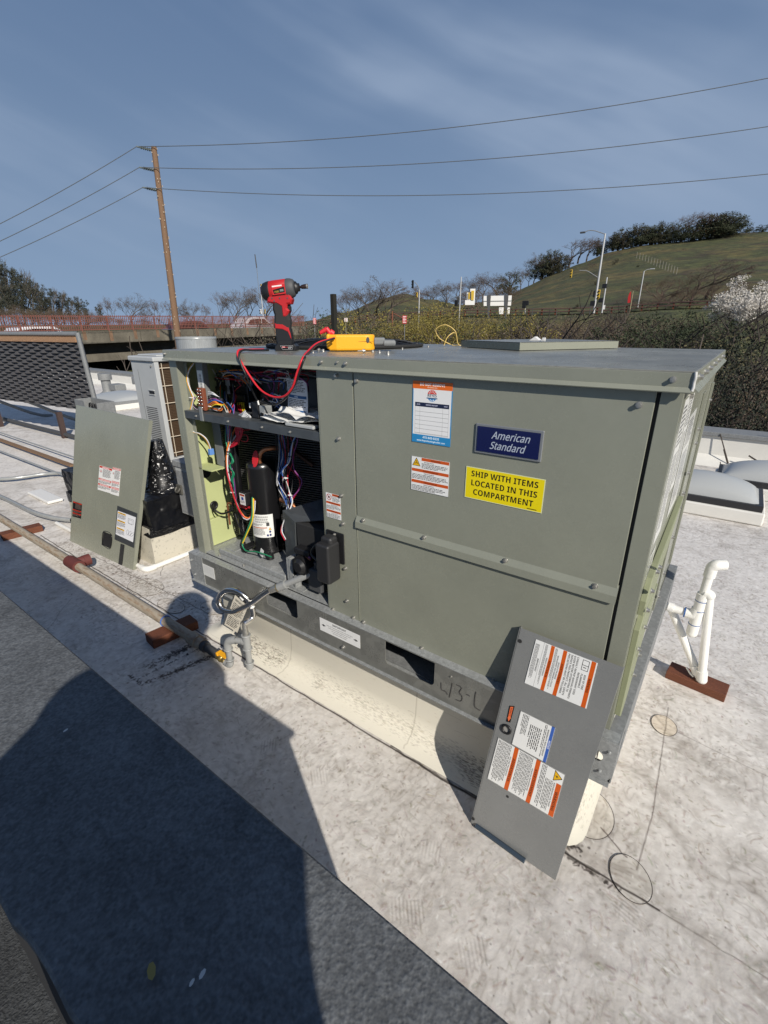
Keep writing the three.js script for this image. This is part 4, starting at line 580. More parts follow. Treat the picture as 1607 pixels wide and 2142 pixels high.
  for (const [px, py, r] of [[1088, 1341, .0055], [990, 1712, .0055], [1062, 1666, .004]]) part('key_hole', new THREE.CircleGeometry(r, 14).applyQuaternion(q).translate(...H(px, py).addScaledVector(n, .0008).toArray()), M.blackMatte, p);
  rebase(p, 1.6, 0, .1);
}
{ // large green door leaning on the white plinth
  const BL = V(-1.713, .003, -.051), BR = V(-.934, .003, -.09), TL = V(-1.70, .91, -.285), TR = V(0, 0, 0); const p = thing('access_door', 'large grey green compartment door leaning on the white plinth', 'panel', [0, 0, 0]);
  const n = BR.clone().sub(BL).cross(TL.clone().sub(BL)).normalize(), H = (px, py) => planeHit(px, py, BL, n), q = new THREE.Quaternion().setFromUnitVectors(V(0, 0, 1), n), back = n.clone().multiplyScalar(-1); TR.copy(H(312, 880));
  // sheet with a slot at the bottom right
  { const u = BR.clone().sub(BL).normalize(), v = n.clone().cross(u), f = (p) => { const d = p.clone().sub(BL); return [d.dot(u), d.dot(v)]; };
    const e = poly([BL, H(248, 1179.5), H(253, 1138), H(261, 1141), H(256, 1183.5), BR, TR, TL].map(f), .002); e.applyMatrix4(new THREE.Matrix4().makeBasis(u, v, n)); e.translate(BL.x - n.x * .002, BL.y - n.y * .002, BL.z - n.z * .002); part('sheet', uvm(e), M.green, p); }
  const strip = (A, B, w) => slab([A.clone().addScaledVector(back, w), B.clone().addScaledVector(back, w), B, A], .0018);
  part('side_flange', strip(TR, BR, .022), M.green, p); part('side_flange', strip(TL, TR, .022), M.green, p); part('side_flange', slab([BL, TL, TL.clone().addScaledVector(back, .02), BL.clone().addScaledVector(back, .02)], .0018), M.green, p);
  const lab = (w, h, seed, c, bg = '#e6e5e1') => canvasTex(w, h, (x) => { x.fillStyle = bg; x.fillRect(0, 0, w, h); const n3 = 3; for (let k = 0; k < n3; k++) { const y = k === 0 ? 4 : h * (.5 + .22 * (k - 1)); x.fillStyle = c; x.fillRect(4, y, w - 8, h * .075); x.fillStyle = bg === '#e6e5e1' ? '#fff' : '#111'; x.font = `bold ${h * .065}px ${F}`; x.textAlign = 'center'; x.fillText(['WARNING', 'AVERTISSEMENT', 'ADVERTENCIA'][k], w / 2, y + h * .062); textLines(x, k === 0 ? w * .3 : 8, y + h * .1, w * (k === 0 ? .66 : .94), h * .035, k === 0 ? 9 : 3, seed + k, bg === '#e6e5e1' ? '#3a3a3a' : '#7c6a60'); } if (bg === '#e6e5e1') { x.strokeStyle = '#222'; x.lineWidth = 3; x.beginPath(); x.arc(w * .15, h * .22, w * .1, 0, 7); x.stroke(); x.fillStyle = '#b33'; x.beginPath(); x.arc(w * .15, h * .22, w * .05, 0, 7); x.fill(); } });
  decal(p, 'warning_label', [H(205, 1024), H(232, 1032), H(236, 981), H(209, 973)], lab(256, 440, 3, '#c4361f'), 'white and red electrical warning label'); decal(p, 'warning_label', [H(232, 1033), H(249, 1038), H(253.5, 981), H(236.5, 977)], lab(200, 500, 7, '#c4361f'), 'narrow white and red warning label');
  decal(p, 'warning_label', [H(152, 1080), H(170, 1085), H(172, 1054), H(153.5, 1048)], lab(256, 360, 9, '#c4361f', '#171312'), 'black and red warning label');
  const cover = Q4([[241, 1128], [281, 1146], [288, 1074], [247, 1058]]); function Q4(l) { return l.map(([x, y]) => H(x, y).addScaledVector(n, .004)); }
  part('literature_plate', slab(cover, .004), std({ color: lin(.055, .06, .065), roughness: .5, metalness: .3 }), p);
  decal(p, 'startup_label', Q4([[244, 1117], [280, 1134], [286, 1082], [248.5, 1068]]), canvasTex(320, 420, (x, w, h) => { x.fillStyle = '#e2e3e6'; x.fillRect(0, 0, w, h); for (let k = 0; k < 3; k++) { x.fillStyle = '#d8a51c'; x.fillRect(8, 14 + k * 136, 140, 26); x.fillStyle = '#222'; x.font = `bold 18px ${F}`; x.fillText('CAUTION', 40, 34 + k * 136); textLines(x, 8, 48 + k * 136, 150, 13, 6, k + 3); } x.strokeStyle = '#333'; x.lineWidth = 3; x.strokeRect(196, 60, 96, 80); x.strokeRect(210, 80, 60, 70); for (let k = 0; k < 3; k++) { x.beginPath(); x.ellipse(210 + k * 42, 300, 16, 44, .3 * k, 0, 7); x.stroke(); } }), 'white instruction label with yellow captions');
  const hd = Q4([[215, 1139], [232, 1147], [235, 1119], [218, 1112]]); part('recessed_handle', slab(hd, .006), M.black, p); part('handle_rim', tube([...hd, hd[0]].map((c) => c.clone().addScaledVector(n, .001)), .0018, 40, 5), M.blackGloss, p);
  part('slot', slab(Q4([[248, 1180], [255, 1184], [261, 1140], [253, 1137]]).map((c) => c.addScaledVector(n, -.0025)), .001), M.blackMatte, p);
  rebase(p, -1.32, 0, -.1);
}
{ // small lid panel lying upside down on the unit
  const p = thing('small_lid_panel', 'flat grey green lid panel lying on top of the unit', 'panel', [0, 0, 0]);
  const A = V(1.19, CT + .004, -.6), B = V(1.425, CT + .004, -.99), D = V(.86, CT + .004, -.8), C = B.clone().add(D).sub(A); const y = .024;
  part('sheet', slab([A, B, C, D], .002).translate(0, .0, 0), M.green, p);
  const wall = (a, b) => slab([a, b, b.clone().setY(CT + .004 + y), a.clone().setY(CT + .004 + y)], .002);
  part('edge_flange', wall(A, B), M.green, p); part('edge_flange', wall(B, C), M.green, p); part('edge_flange', wall(C, D), M.green, p); part('edge_flange', wall(D, A), M.green, p);
  part('inner_sheet', slab([A, B, C, D].map((v, i) => v.clone().setY(CT + .004 + y)), .002), M.top, p);
  part('foam_block', [box(1.19, 1.2, CT + .029, CT + .04, -.83, -.82), poly([[0, 0], [.04, 0], [.02, .014]], .03).translate(1.14, CT + .029, -.85)], M.white, p);
  rebase(p, 1.15, CT, -.8);
}

// ------------------------------------------------------------------ tools on top of the unit
{ // impact driver: battery base, grip, motor housing, nose
  const g = thing('impact_driver', 'red and black cordless impact driver standing on the unit', 'power tool', [0, 0, 0]);
  // built in a local frame: X = nose direction, Y up, Z toward the viewer; 1 unit = 1 m, standing at the origin
  const ex = (pts, d, bev, z = 0) => { const e = poly(pts, d, bev); e.translate(0, 0, z - d / 2 + bev); return e; };
  const bat = part('battery', [ex([[-.036, 0], [.042, 0], [.047, .006], [.047, .016], [.041, .022], [-.03, .022], [-.038, .016], [-.04, .004]], .062, .003), ex([[-.03, .02], [.028, .02], [.026, .036], [-.026, .036]], .05, .003)], M.black, g);
  const bl = canvasTex(256, 96, (x, w, h) => { x.fillStyle = '#17181a'; x.fillRect(0, 0, w, h); x.strokeStyle = '#b9b9b9'; x.lineWidth = 4; x.beginPath(); x.moveTo(6, 6); x.lineTo(250, 6); x.lineTo(232, 84); x.lineTo(40, 84); x.closePath(); x.stroke(); x.fillStyle = '#c43030'; x.fillRect(34, 22, 62, 24); x.fillStyle = '#eee'; x.font = `bold 24px ${F}`; x.fillText('M12', 40, 42); x.fillStyle = '#c43030'; x.font = `italic bold 26px ${F}`; x.fillText('red', 102, 44); x.fillStyle = '#e6e6e6'; x.font = `bold 19px ${F}`; x.fillText('LITHIUM', 146, 43); x.fillText('XC 4.0', 150, 68); });
  decal(bat, 'battery_label', [V(-.016, .003, .0318), V(.038, .003, .0318), V(.04, .0205, .0318), V(-.018, .0205, .0318)], bl, 'battery label with red lithium lettering');
  part('grip_foot', ex([[-.03, .034], [.026, .034], [.022, .075], [-.032, .085]], .042, .006), M.black, g);
  part('red_band', ex([[-.034, .083], [-.004, .08], [.018, .07], [.028, .046], [.024, .062], [.018, .082], [-.004, .094], [-.034, .096]], .046, .003), M.red, g);
  part('grip', ex([[-.033, .09], [.016, .078], [.02, .11], [.012, .15], [.006, .165], [-.03, .17], [-.034, .15], [-.028, .13]], .044, .009), M.blackMatte, g);
  part('trigger', ex([[.014, .142], [.03, .144], [.03, .156], [.024, .168], [.018, .176], [.008, .168]], .018, .003), M.black, g);
  part('trigger_guard', ex([[.004, .126], [.012, .126], [.022, .142], [.014, .15], [.018, .17], [.034, .172], [.038, .182], [.032, .196], [-.05, .196], [-.056, .176], [-.02, .172], [.002, .16]], .05, .006), M.red, g);
  const tilt = .1, hx = (x, y) => [x * Math.cos(tilt) - y * Math.sin(tilt) - .004, x * Math.sin(tilt) + y * Math.cos(tilt) + .216];
  const lt = (prof, mat, name, parent = g, seg = 24, sy = 1.12) => { const e = lathe(prof, seg); e.rotateZ(-Math.PI / 2); e.scale(1, sy, 1); e.rotateZ(tilt); e.translate(-.004, .216, 0); return part(name, e, mat, parent); };
  const body = lt([[0, -.062], [.026, -.062], [.0305, -.05], [.0315, -.03], [.031, .03], [.0, .03]], M.red, 'motor_housing');
  lt([[0, -.082], [.02, -.08], [.027, -.072], [.0305, -.056], [.0312, -.046], [.029, -.044], [.0, -.044]], M.black, 'rear_cover'); lt([[0, -.0835], [.018, -.0825], [.019, -.08], [0, -.08]], std({ color: lin(.16, .02, .02), roughness: .6 }), 'rear_badge');
  lt([[.031, .024], [.0318, .03], [.0305, .042], [.027, .054], [.021, .06], [0, .06]], M.darkGrey, 'gear_case'); lt([[0, .056], [.02, .056], [.019, .066], [.013, .07], [.0125, .078], [0, .078]], M.black, 'nose');
  lt([[0, .076], [.0042, .076], [.0042, .084], [.0065, .086], [.0075, .09], [.0075, .094], [.0082, .098], [.0082, .108], [.0075, .111], [0, .111]], std({ color: lin(.1, .06, .05), roughness: .35, metalness: .8 }), 'socket_bit', g, 14, 1); lt([[.0084, .107], [.0088, .108], [.0088, .112], [.0084, .1125]], M.steel, 'bit_ring', g, 14, 1);
  const c4 = (x0, x1, y0, y1) => [[x0, y0], [x1, y0], [x1, y1], [x0, y1]].map(([a, b]) => { const [p, q] = hx(a, b); return V(p, q, .0338 - Math.pow(b / .036, 2) * .012); });
  decal(body, 'housing_label', c4(-.03, .026, -.017, .016), canvasTex(256, 150, (x, w, h) => { x.fillStyle = '#c22b2c'; x.fillRect(0, 0, w, h); x.fillStyle = '#e8d9d6'; x.fillRect(10, 10, 190, 22); x.fillStyle = '#15140f'; x.beginPath(); x.moveTo(14, 74); x.lineTo(240, 44); x.lineTo(236, 130); x.lineTo(30, 138); x.fill(); x.fillStyle = '#b89a3a'; x.font = `italic bold 40px ${F}`; x.fillText('FUEL', 40, 120); x.fillStyle = '#70807a'; x.fillRect(150, 78, 70, 34); }), 'red and black label');
  for (const [x, y] of [[-.038, .186], [-.03, .176], [-.006, .186], [.026, .186]]) part('housing_screw', rod([x, y, .022], [x, y, .0265], .0032, .003, 10), M.darkGrey, g);
  g.scale.setScalar(1.0); g.position.set(.475, CT, -.185); g.rotation.y = .56; g.scale.set(.84, .93, .84);
}
{ // clamp meter lying on its back with leads
  const g = thing('clamp_meter', 'yellow clamp meter with grey jaw lying on the unit', 'meter', [0, 0, 0]);
  const s = new THREE.Shape(); s.moveTo(-.1, -.028); s.quadraticCurveTo(-.112, 0, -.1, .028); s.lineTo(-.07, .035); s.lineTo(.06, .03); s.quadraticCurveTo(.095, .026, .096, 0); s.quadraticCurveTo(.095, -.026, .06, -.03); s.lineTo(-.07, -.035); s.closePath();
  const e = new THREE.ExtrudeGeometry(s, { depth: .03, bevelEnabled: true, bevelSize: .006, bevelThickness: .006, bevelSegments: 3, curveSegments: 10 }); e.rotateX(-Math.PI / 2); e.translate(0, .008, 0);
  const b = part('case', e, M.yellow, g); part('case_seam', box(-.1, .097, .0255, .0265, .0345, .0372), std({ color: lin(.3, .14, .01), roughness: .6 }), b);
  part('end_bumper', box(-.118, -.098, .006, .046, -.034, .034, .008), M.yellow, g); part('jaw', [box(.098, .15, .016, .036, -.02, .02, .006), box(.14, .2, .012, .03, -.026, .026, .01)], M.grey, g);
  part('side_button', new THREE.CylinderGeometry(.0075, .0075, .004, 18).rotateX(Math.PI / 2).translate(.072, .03, .0355), M.darkGrey, g);
  part('red_plug', [rod([-.1, .045, -.01], [-.118, .058, -.012], .008, .0085, 14), rod([-.118, .058, -.012], [-.15, .048, -.01], .0075, .005, 14), rod([-.085, .044, -.01], [-.1, .05, -.01], .009, .009, 14)], M.redTag, g);
  g.position.set(.7, CT, -.29); g.rotation.y = .64; g.scale.set(.76, 1.25, .9); 
  // test leads
  const lead = (pts, mat, label) => solo('test_lead', tube(pts, .0034, 90, 7), mat, label, 'cable', 'test leads');
  const P = (px, py, z) => onZ(px, py, z);
  lead([P(700, 707, -.22), P(668, 716, -.16), P(645, 734, -.06), P(632, 752, .022), P(622, 778, .03), P(612, 810, .03), P(596, 828, .03), P(572, 830, .025), P(545, 815, .02), P(522, 785, .018), P(508, 762, .02), P(497, 742, .02), P(499, 733, .008), P(520, 731.5, -.05), P(552, 731, -.12)], M.redTag, 'red test lead looping over the front edge of the unit');
  lead([P(700, 708, -.21), P(670, 718, -.15), P(648, 736, -.05), P(636, 752, .024), P(628, 775, .028), P(616, 806, .024), P(600, 830, .01), P(586, 842, -.01), P(565, 846, -.03), P(545, 838, -.045)], M.black, 'black test lead looping over the front edge of the unit');
  lead([P(562, 732, -.14), P(530, 732.5, -.06), P(505, 734, .006), P(500, 744, .022), P(506, 765, .024), P(515, 785, .02), P(527, 815, -.01), P(538, 838, -.04)], M.black, 'black test lead running down to the transformer');
}
// loose screws, washers and a yellow jumper wire on the cap
for (const [px, py, s, l] of [[676, 733, 1, 0], [668, 734.5, .9, 1], [759, 736.5, 1, 1], [780, 734, .8, 0], [794, 736, .9, 0], [812, 739, 1.1, 0], [842, 728.5, .7, 0], [859, 723.5, .8, 0], [896, 724, .7, 0], [655, 736, .7, 0]]) { const p = onY(px, py, CT + .004); const m = solo('loose_screw', [G_screw.clone().rotateX(l ? 0 : -Math.PI / 2), rod([0, 0, 0], l ? [0, 0, -.016] : [0, -.0, 0.0001], .0022, .0018, 8)], M.steel, l ? 'loose hex screw lying on its side on the unit top' : 'loose hex screw head standing on the unit top', 'screw', 'loose screws on the cap'); m.position.set(p.x, CT + (l ? .0075 : .0005), Math.max(p.z, -1.0)); m.scale.setScalar(s); m.rotation.y = px * 1.7; }
{ const p = V(.8, CT, -.84); const m = solo('jumper_wire', [tube([V(.02, .004, 0), V(0, .004, -.02), V(-.05, .03, -.01), V(-.06, .055, 0), V(-.03, .07, .01), V(.005, .05, .01), V(.02, .006, .005), V(.05, .005, .0), V(.07, .006, -.01)], .0014, 60, 6), rod([.06, .008, -.01], [.09, .01, -.012], .006, .008, 10), tube([V(-.03, .004, .02), V(-.02, .03, .02), V(.0, .045, .01), V(.01, .04, 0)], .0014, 20, 6)], std({ color: lin(.7, .5, .16), roughness: .5 }), 'thin yellow jumper wire loop with clip on the unit top', 'wire'); m.position.copy(p); m.scale.setScalar(1.25); m.rotation.y = .5; }

// ------------------------------------------------------------------ gas piping
{
  M.pipe = std({ color: lin(.66, .62, .55), roughness: .7, metalness: .0, map: rep((() => { const a = fbm(801, 6, 24, 5), b = fbm(821, 30, 60, 4); return bytesTex(512, 512, (u, v) => { const r = sstep(.45, .7, a(u, v)), s = 196 + 34 * (b(u, v) - .5) - 30 * r; return [s + 8 * r, s * .96 - 4 * r, s * .9 - 12 * r]; }); })(), .4) });
  const pz = .135, py = .068; // pipe axis
  const g = thing('gas_pipe', 'long weathered grey gas pipe lying on wooden blocks', 'pipe', [0, 0, 0]);
  const rp = (x0, x1, y0, y1, z0, z1, r) => { const e = rod([x0, y0, z0], [x1, y1, z1], r, r, 18); return uvm(e); };
  part('pipe_run', rp(-9, -1.15, py + .01, py + .005, pz, pz, .0235), M.pipe, g); part('pipe_run', rp(-1.15, .07, py + .005, py - .004, pz, pz, .0235), M.pipe, g);
  part('red_tee', [rod([-1.22, py + .004, pz], [-1.09, py + .004, pz], .036, .036, 18), rod([-1.155, py + .004, pz], [-1.15, py + .005, pz - .065], .03, .032, 18), rod([-1.15, py + .004, pz - .05], [-1.149, py + .004, pz - .085], .036, .036, 8)], std({ color: lin(.12, .03, .025), roughness: .7 }), g);
  part('coupling', [rp(.05, .105, py - .004, py - .006, pz, pz, .031), rp(.105, .14, py - .006, py - .008, pz, pz, .027)], M.pipe, g);
  part('black_nipple', [rod([.14, py - .008, pz], [.165, py - .009, pz], .025, .025, 8), rod([.165, py - .009, pz], [.25, py - .014, pz], .018, .018, 16)], M.darkGrey, g);
  const valve = part('gas_valve', [rod([.245, py - .014, pz], [.3, py - .017, pz], .0155, .0155, 8), new THREE.SphereGeometry(.019, 16, 12).translate(.272, py - .015, pz)], M.brass, g);
  part('valve_handle', [box(.258, .318, py + .006, py + .011, pz - .012, pz + .012, .003), box(.25, .264, py - .004, py + .012, pz - .014, pz + .014, .004)], M.yellow, valve);
  part('pipe_strap', new THREE.TorusGeometry(.0248, .0032, 6, 24).rotateY(Math.PI / 2).translate(-.165, py - .001, pz), M.wireBlue, g);
  rebase(g, -1, 0, pz);
  const block = (x, z, w, d, label, y = 0, h = .045, turn = 0) => { const e = uvm(new RoundedBoxGeometry(w, h, d, 2, .003)); e.translate(0, h / 2, 0); const m = solo('wood_block', e, M.redwood, label, 'wood block', 'wooden pipe supports'); m.position.set(x, y, z); m.rotation.y = turn; return m; };
  block(-.125, .13, .085, .22, 'reddish brown wood block under the gas pipe near the coiled hose', 0, .045, -.12);
  block(-2.12, .1, .085, .24, 'reddish brown wood block under the far part of the gas pipe', 0, .045, -.1);
  block(-4.6, .13, .09, .25, 'reddish brown wood block under the gas pipe beyond the leaning door');
  block(1.945, -.955, .21, .085, 'dark red wood block under the white drain trap', 0, .036, -.12);
  block(-7.9, -.95, .3, .09, 'small wood block beneath the far roof conduit', 0, .05);
  // galvanised riser, tee and drip leg
  M.fit = std({ color: lin(.5, .51, .5), roughness: .5, metalness: .2, map: rep(T_galv, .12) });
  const f = thing('gas_riser', 'galvanised gas riser with tee and drip leg by the curb', 'pipe fitting', [0, 0, 0]);
  const a = V(.325, .045, pz);
  const ring = (c, r) => new THREE.TorusGeometry(r, .003, 8, 20).rotateX(Math.PI / 2).translate(c.x, c.y, c.z);
  part('lower_elbow', [tube([[.298, .045, pz], [.318, .044, pz], [.33, .05, pz], [.333, .07, pz]], .0155, 20, 14), new THREE.SphereGeometry(.017, 14, 10).translate(.326, .047, pz), ring(V(.333, .075, pz), .0165)], M.fit, f);
  part('riser', rod([.333, .07, pz], [.333, .135, pz], .0125, .0125, 14), M.fit, f);
  part('upper_elbow', [tube([[.333, .125, pz], [.333, .15, pz], [.34, .168, pz - .004], [.358, .176, pz - .012], [.372, .178, pz - .018]], .0165, 24, 14), ring(V(.333, .128, pz), .0175)], M.fit, f);
  part('nipple', rod([.37, .178, pz - .017], [.405, .179, pz - .03], .0125, .0125, 14), M.fit, f);
  const tc = V(.418, .18, pz - .035);
  part('tee', [rod([tc.x, .145, tc.z], [tc.x, .215, tc.z], .0165, .0165, 16), rod([.4, .18, pz - .029], [tc.x, .18, tc.z], .0165, .0165, 16), ring(V(tc.x, .147, tc.z), .0175), ring(V(tc.x, .213, tc.z), .0175)], M.fit, f);
  part('drip_leg', [rod([tc.x, .07, tc.z], [tc.x, .15, tc.z], .0125, .0125, 14), rod([tc.x, .05, tc.z], [tc.x, .078, tc.z], .0165, .0165, 16), ring(V(tc.x, .078, tc.z), .0175), rod([tc.x, .036, tc.z], [tc.x, .05, tc.z], .008, .009, 4)], M.fit, f);
  rebase(f, .37, 0, pz);
  // braided hose loop and union, nipple into the cabinet
  const h = thing('gas_hose', 'coiled stainless steel flexible gas hose with paper tag', 'hose', [0, 0, 0]);
  const Z = (px, py, z) => onZ(px, py, z);
  part('lower_nut', [rod([tc.x, .215, tc.z], [tc.x, .232, tc.z], .0135, .0135, 6), rod([tc.x, .232, tc.z], [tc.x, .25, tc.z], .0125, .0115, 6), rod([tc.x, .25, tc.z], [tc.x, .272, tc.z], .01, .009, 14)], M.steel, h);
  part('flexible_tube', tube([V(tc.x, .268, tc.z), Z(529, 1290, .06), Z(526, 1266, .06), Z(516, 1251, .07), Z(500, 1238, .08), Z(480, 1234, .085), Z(463, 1243, .085), Z(458, 1259, .085), Z(466, 1273, .085), Z(484, 1279, .08), Z(507, 1272, .075), Z(530, 1259, .065), Z(552, 1243, .055), Z(566, 1234, .05)], .0118, 120, 12), M.chrome, h);
  part('end_collar', [rod(Z(524, 1262, .06), Z(529, 1272, .06), .0105, .0105, 10), rod(Z(505, 1246, .075), Z(511, 1254, .072), .0105, .0105, 10)], M.white, h);
  const e1 = Z(562, 1237, .05), e2 = V(.7, .535, -.02), dir = e2.clone().sub(e1), pt = (t) => e1.clone().addScaledVector(dir, t);
  part('upper_nut', [rod(pt(0), pt(.12), .011, .0125, 12), rod(pt(.12), pt(.2), .0145, .0145, 6), rod(pt(.2), pt(.22), .0135, .0135, 12)], M.steel, h); part('brass_ring', rod(pt(.215), pt(.245), .0155, .0155, 14), M.brass, h);
  part('union', [rod(pt(.24), pt(.4), .0165, .0165, 16), rod(pt(.39), pt(.42), .018, .018, 16)], M.fit, h); part('inlet_nipple', rod(pt(.4), pt(1), .0125, .0125, 16), M.fit, h);
  const tg = canvasTex(160, 240, (x, w, t) => { x.fillStyle = '#ddd6c6'; x.fillRect(0, 0, w, t); x.fillStyle = '#222'; x.font = `bold 20px ${F}`; x.fillText('IMPORTANT', 18, 30); textLines(x, 12, 44, 136, 11, 8, 3); x.fillRect(12, 140, 136, 2); textLines(x, 12, 150, 136, 13, 6, 6); });
  const ta = Z(495, 1237, .07), tb = Z(522, 1262, .07), tcn = Z(497, 1323, .07), td = Z(470, 1306, .075);
  decal(h, 'paper_tag', [td, tcn, tb.clone().lerp(tcn, .1), ta.clone().lerp(td, .1)], tg, 'creased paper tag with printed text', { roughness: .8 });
  rebase(h, .42, .2, .06);
}

// ------------------------------------------------------------------ white drain trap on the right
{
  const t = thing('drain_trap', 'white plastic pipe drain trap at the right side of the unit', 'drain pipe', [0, 0, 0]), z = -.92, r = .0155, R2 = .02;
  const cemB = std({ color: lin(.03, .1, .3), roughness: .5 });
  part('outlet_nipple', [rod([1.77, .335, z], [1.87, .33, z], r, r, 16), rod([1.785, .335, z], [1.805, .334, z], R2, R2, 16)], M.pvc, t);
  part('elbow', [rod([1.845, .331, z], [1.872, .33, z], R2, R2, 16), new THREE.SphereGeometry(R2, 16, 12).translate(1.876, .331, z), rod([1.876, .33, z], [1.881, .36, z], R2, R2, 16)], M.pvc, t);
  part('tee', [rod([1.884, .252, z], [1.886, .41, z], R2, R2, 16), new THREE.SphereGeometry(R2, 14, 10).translate(1.884, .252, z), rod([1.886, .405, z], [1.887, .43, z], R2 * 1.05, R2 * 1.05, 16)], M.pvc, t);
  part('cement_ring', [rod([1.842, .331, z], [1.847, .331, z], R2 * 1.02, R2 * 1.02, 16), rod([1.884, .292, z], [1.884, .295, z], R2 * 1.03, R2 * 1.03, 16), rod([1.885, .355, z], [1.885, .358, z], R2 * 1.03, R2 * 1.03, 16), rod([1.886, .398, z], [1.886, .401, z], R2 * 1.03, R2 * 1.03, 16)], cemB, t);
  part('vent_pipe', rod([1.887, .42, z], [1.889, .53, z], r, r, 16), M.pvc, t);
  part('vent_elbow', [rod([1.889, .505, z], [1.89, .535, z], R2, R2, 16), tube([[1.89, .53, z], [1.891, .545, z], [1.9, .556, z], [1.915, .558, z - .01]], R2, 16, 14), rod([1.912, .558, z - .008], [1.928, .558, z - .018], R2, R2, 16)], M.pvc, t);
  part('down_pipe', [rod([1.907, .43, z + .0], [1.957, .05, z - .015], r, r, 16), rod([1.951, .09, z - .0135], [1.958, .045, z - .015], R2, R2, 16), new THREE.SphereGeometry(R2, 14, 10).translate(1.958, .048, z - .015), new THREE.SphereGeometry(R2, 14, 10).translate(1.906, .43, z), rod([1.888, .436, z], [1.906, .432, z], R2, R2, 14)], M.pvc, t);
  part('return_pipe', [rod([1.797, .32, z - .02], [1.935, .07, z - .03], r, r, 16), rod([1.922, .094, z - .03], [1.94, .06, z - .03], R2, R2, 16), rod([1.94, .058, z - .03], [1.958, .048, z - .018], R2 * .9, R2 * .9, 14)], M.pvc, t);
  part('pipe_clamp', tube([V(1.9, .062, z - .04), V(1.92, .05, z - .02), V(1.93, .047, z - .015)], .004, 12, 6), M.white, t);
  rebase(t, 1.93, 0, z);
}

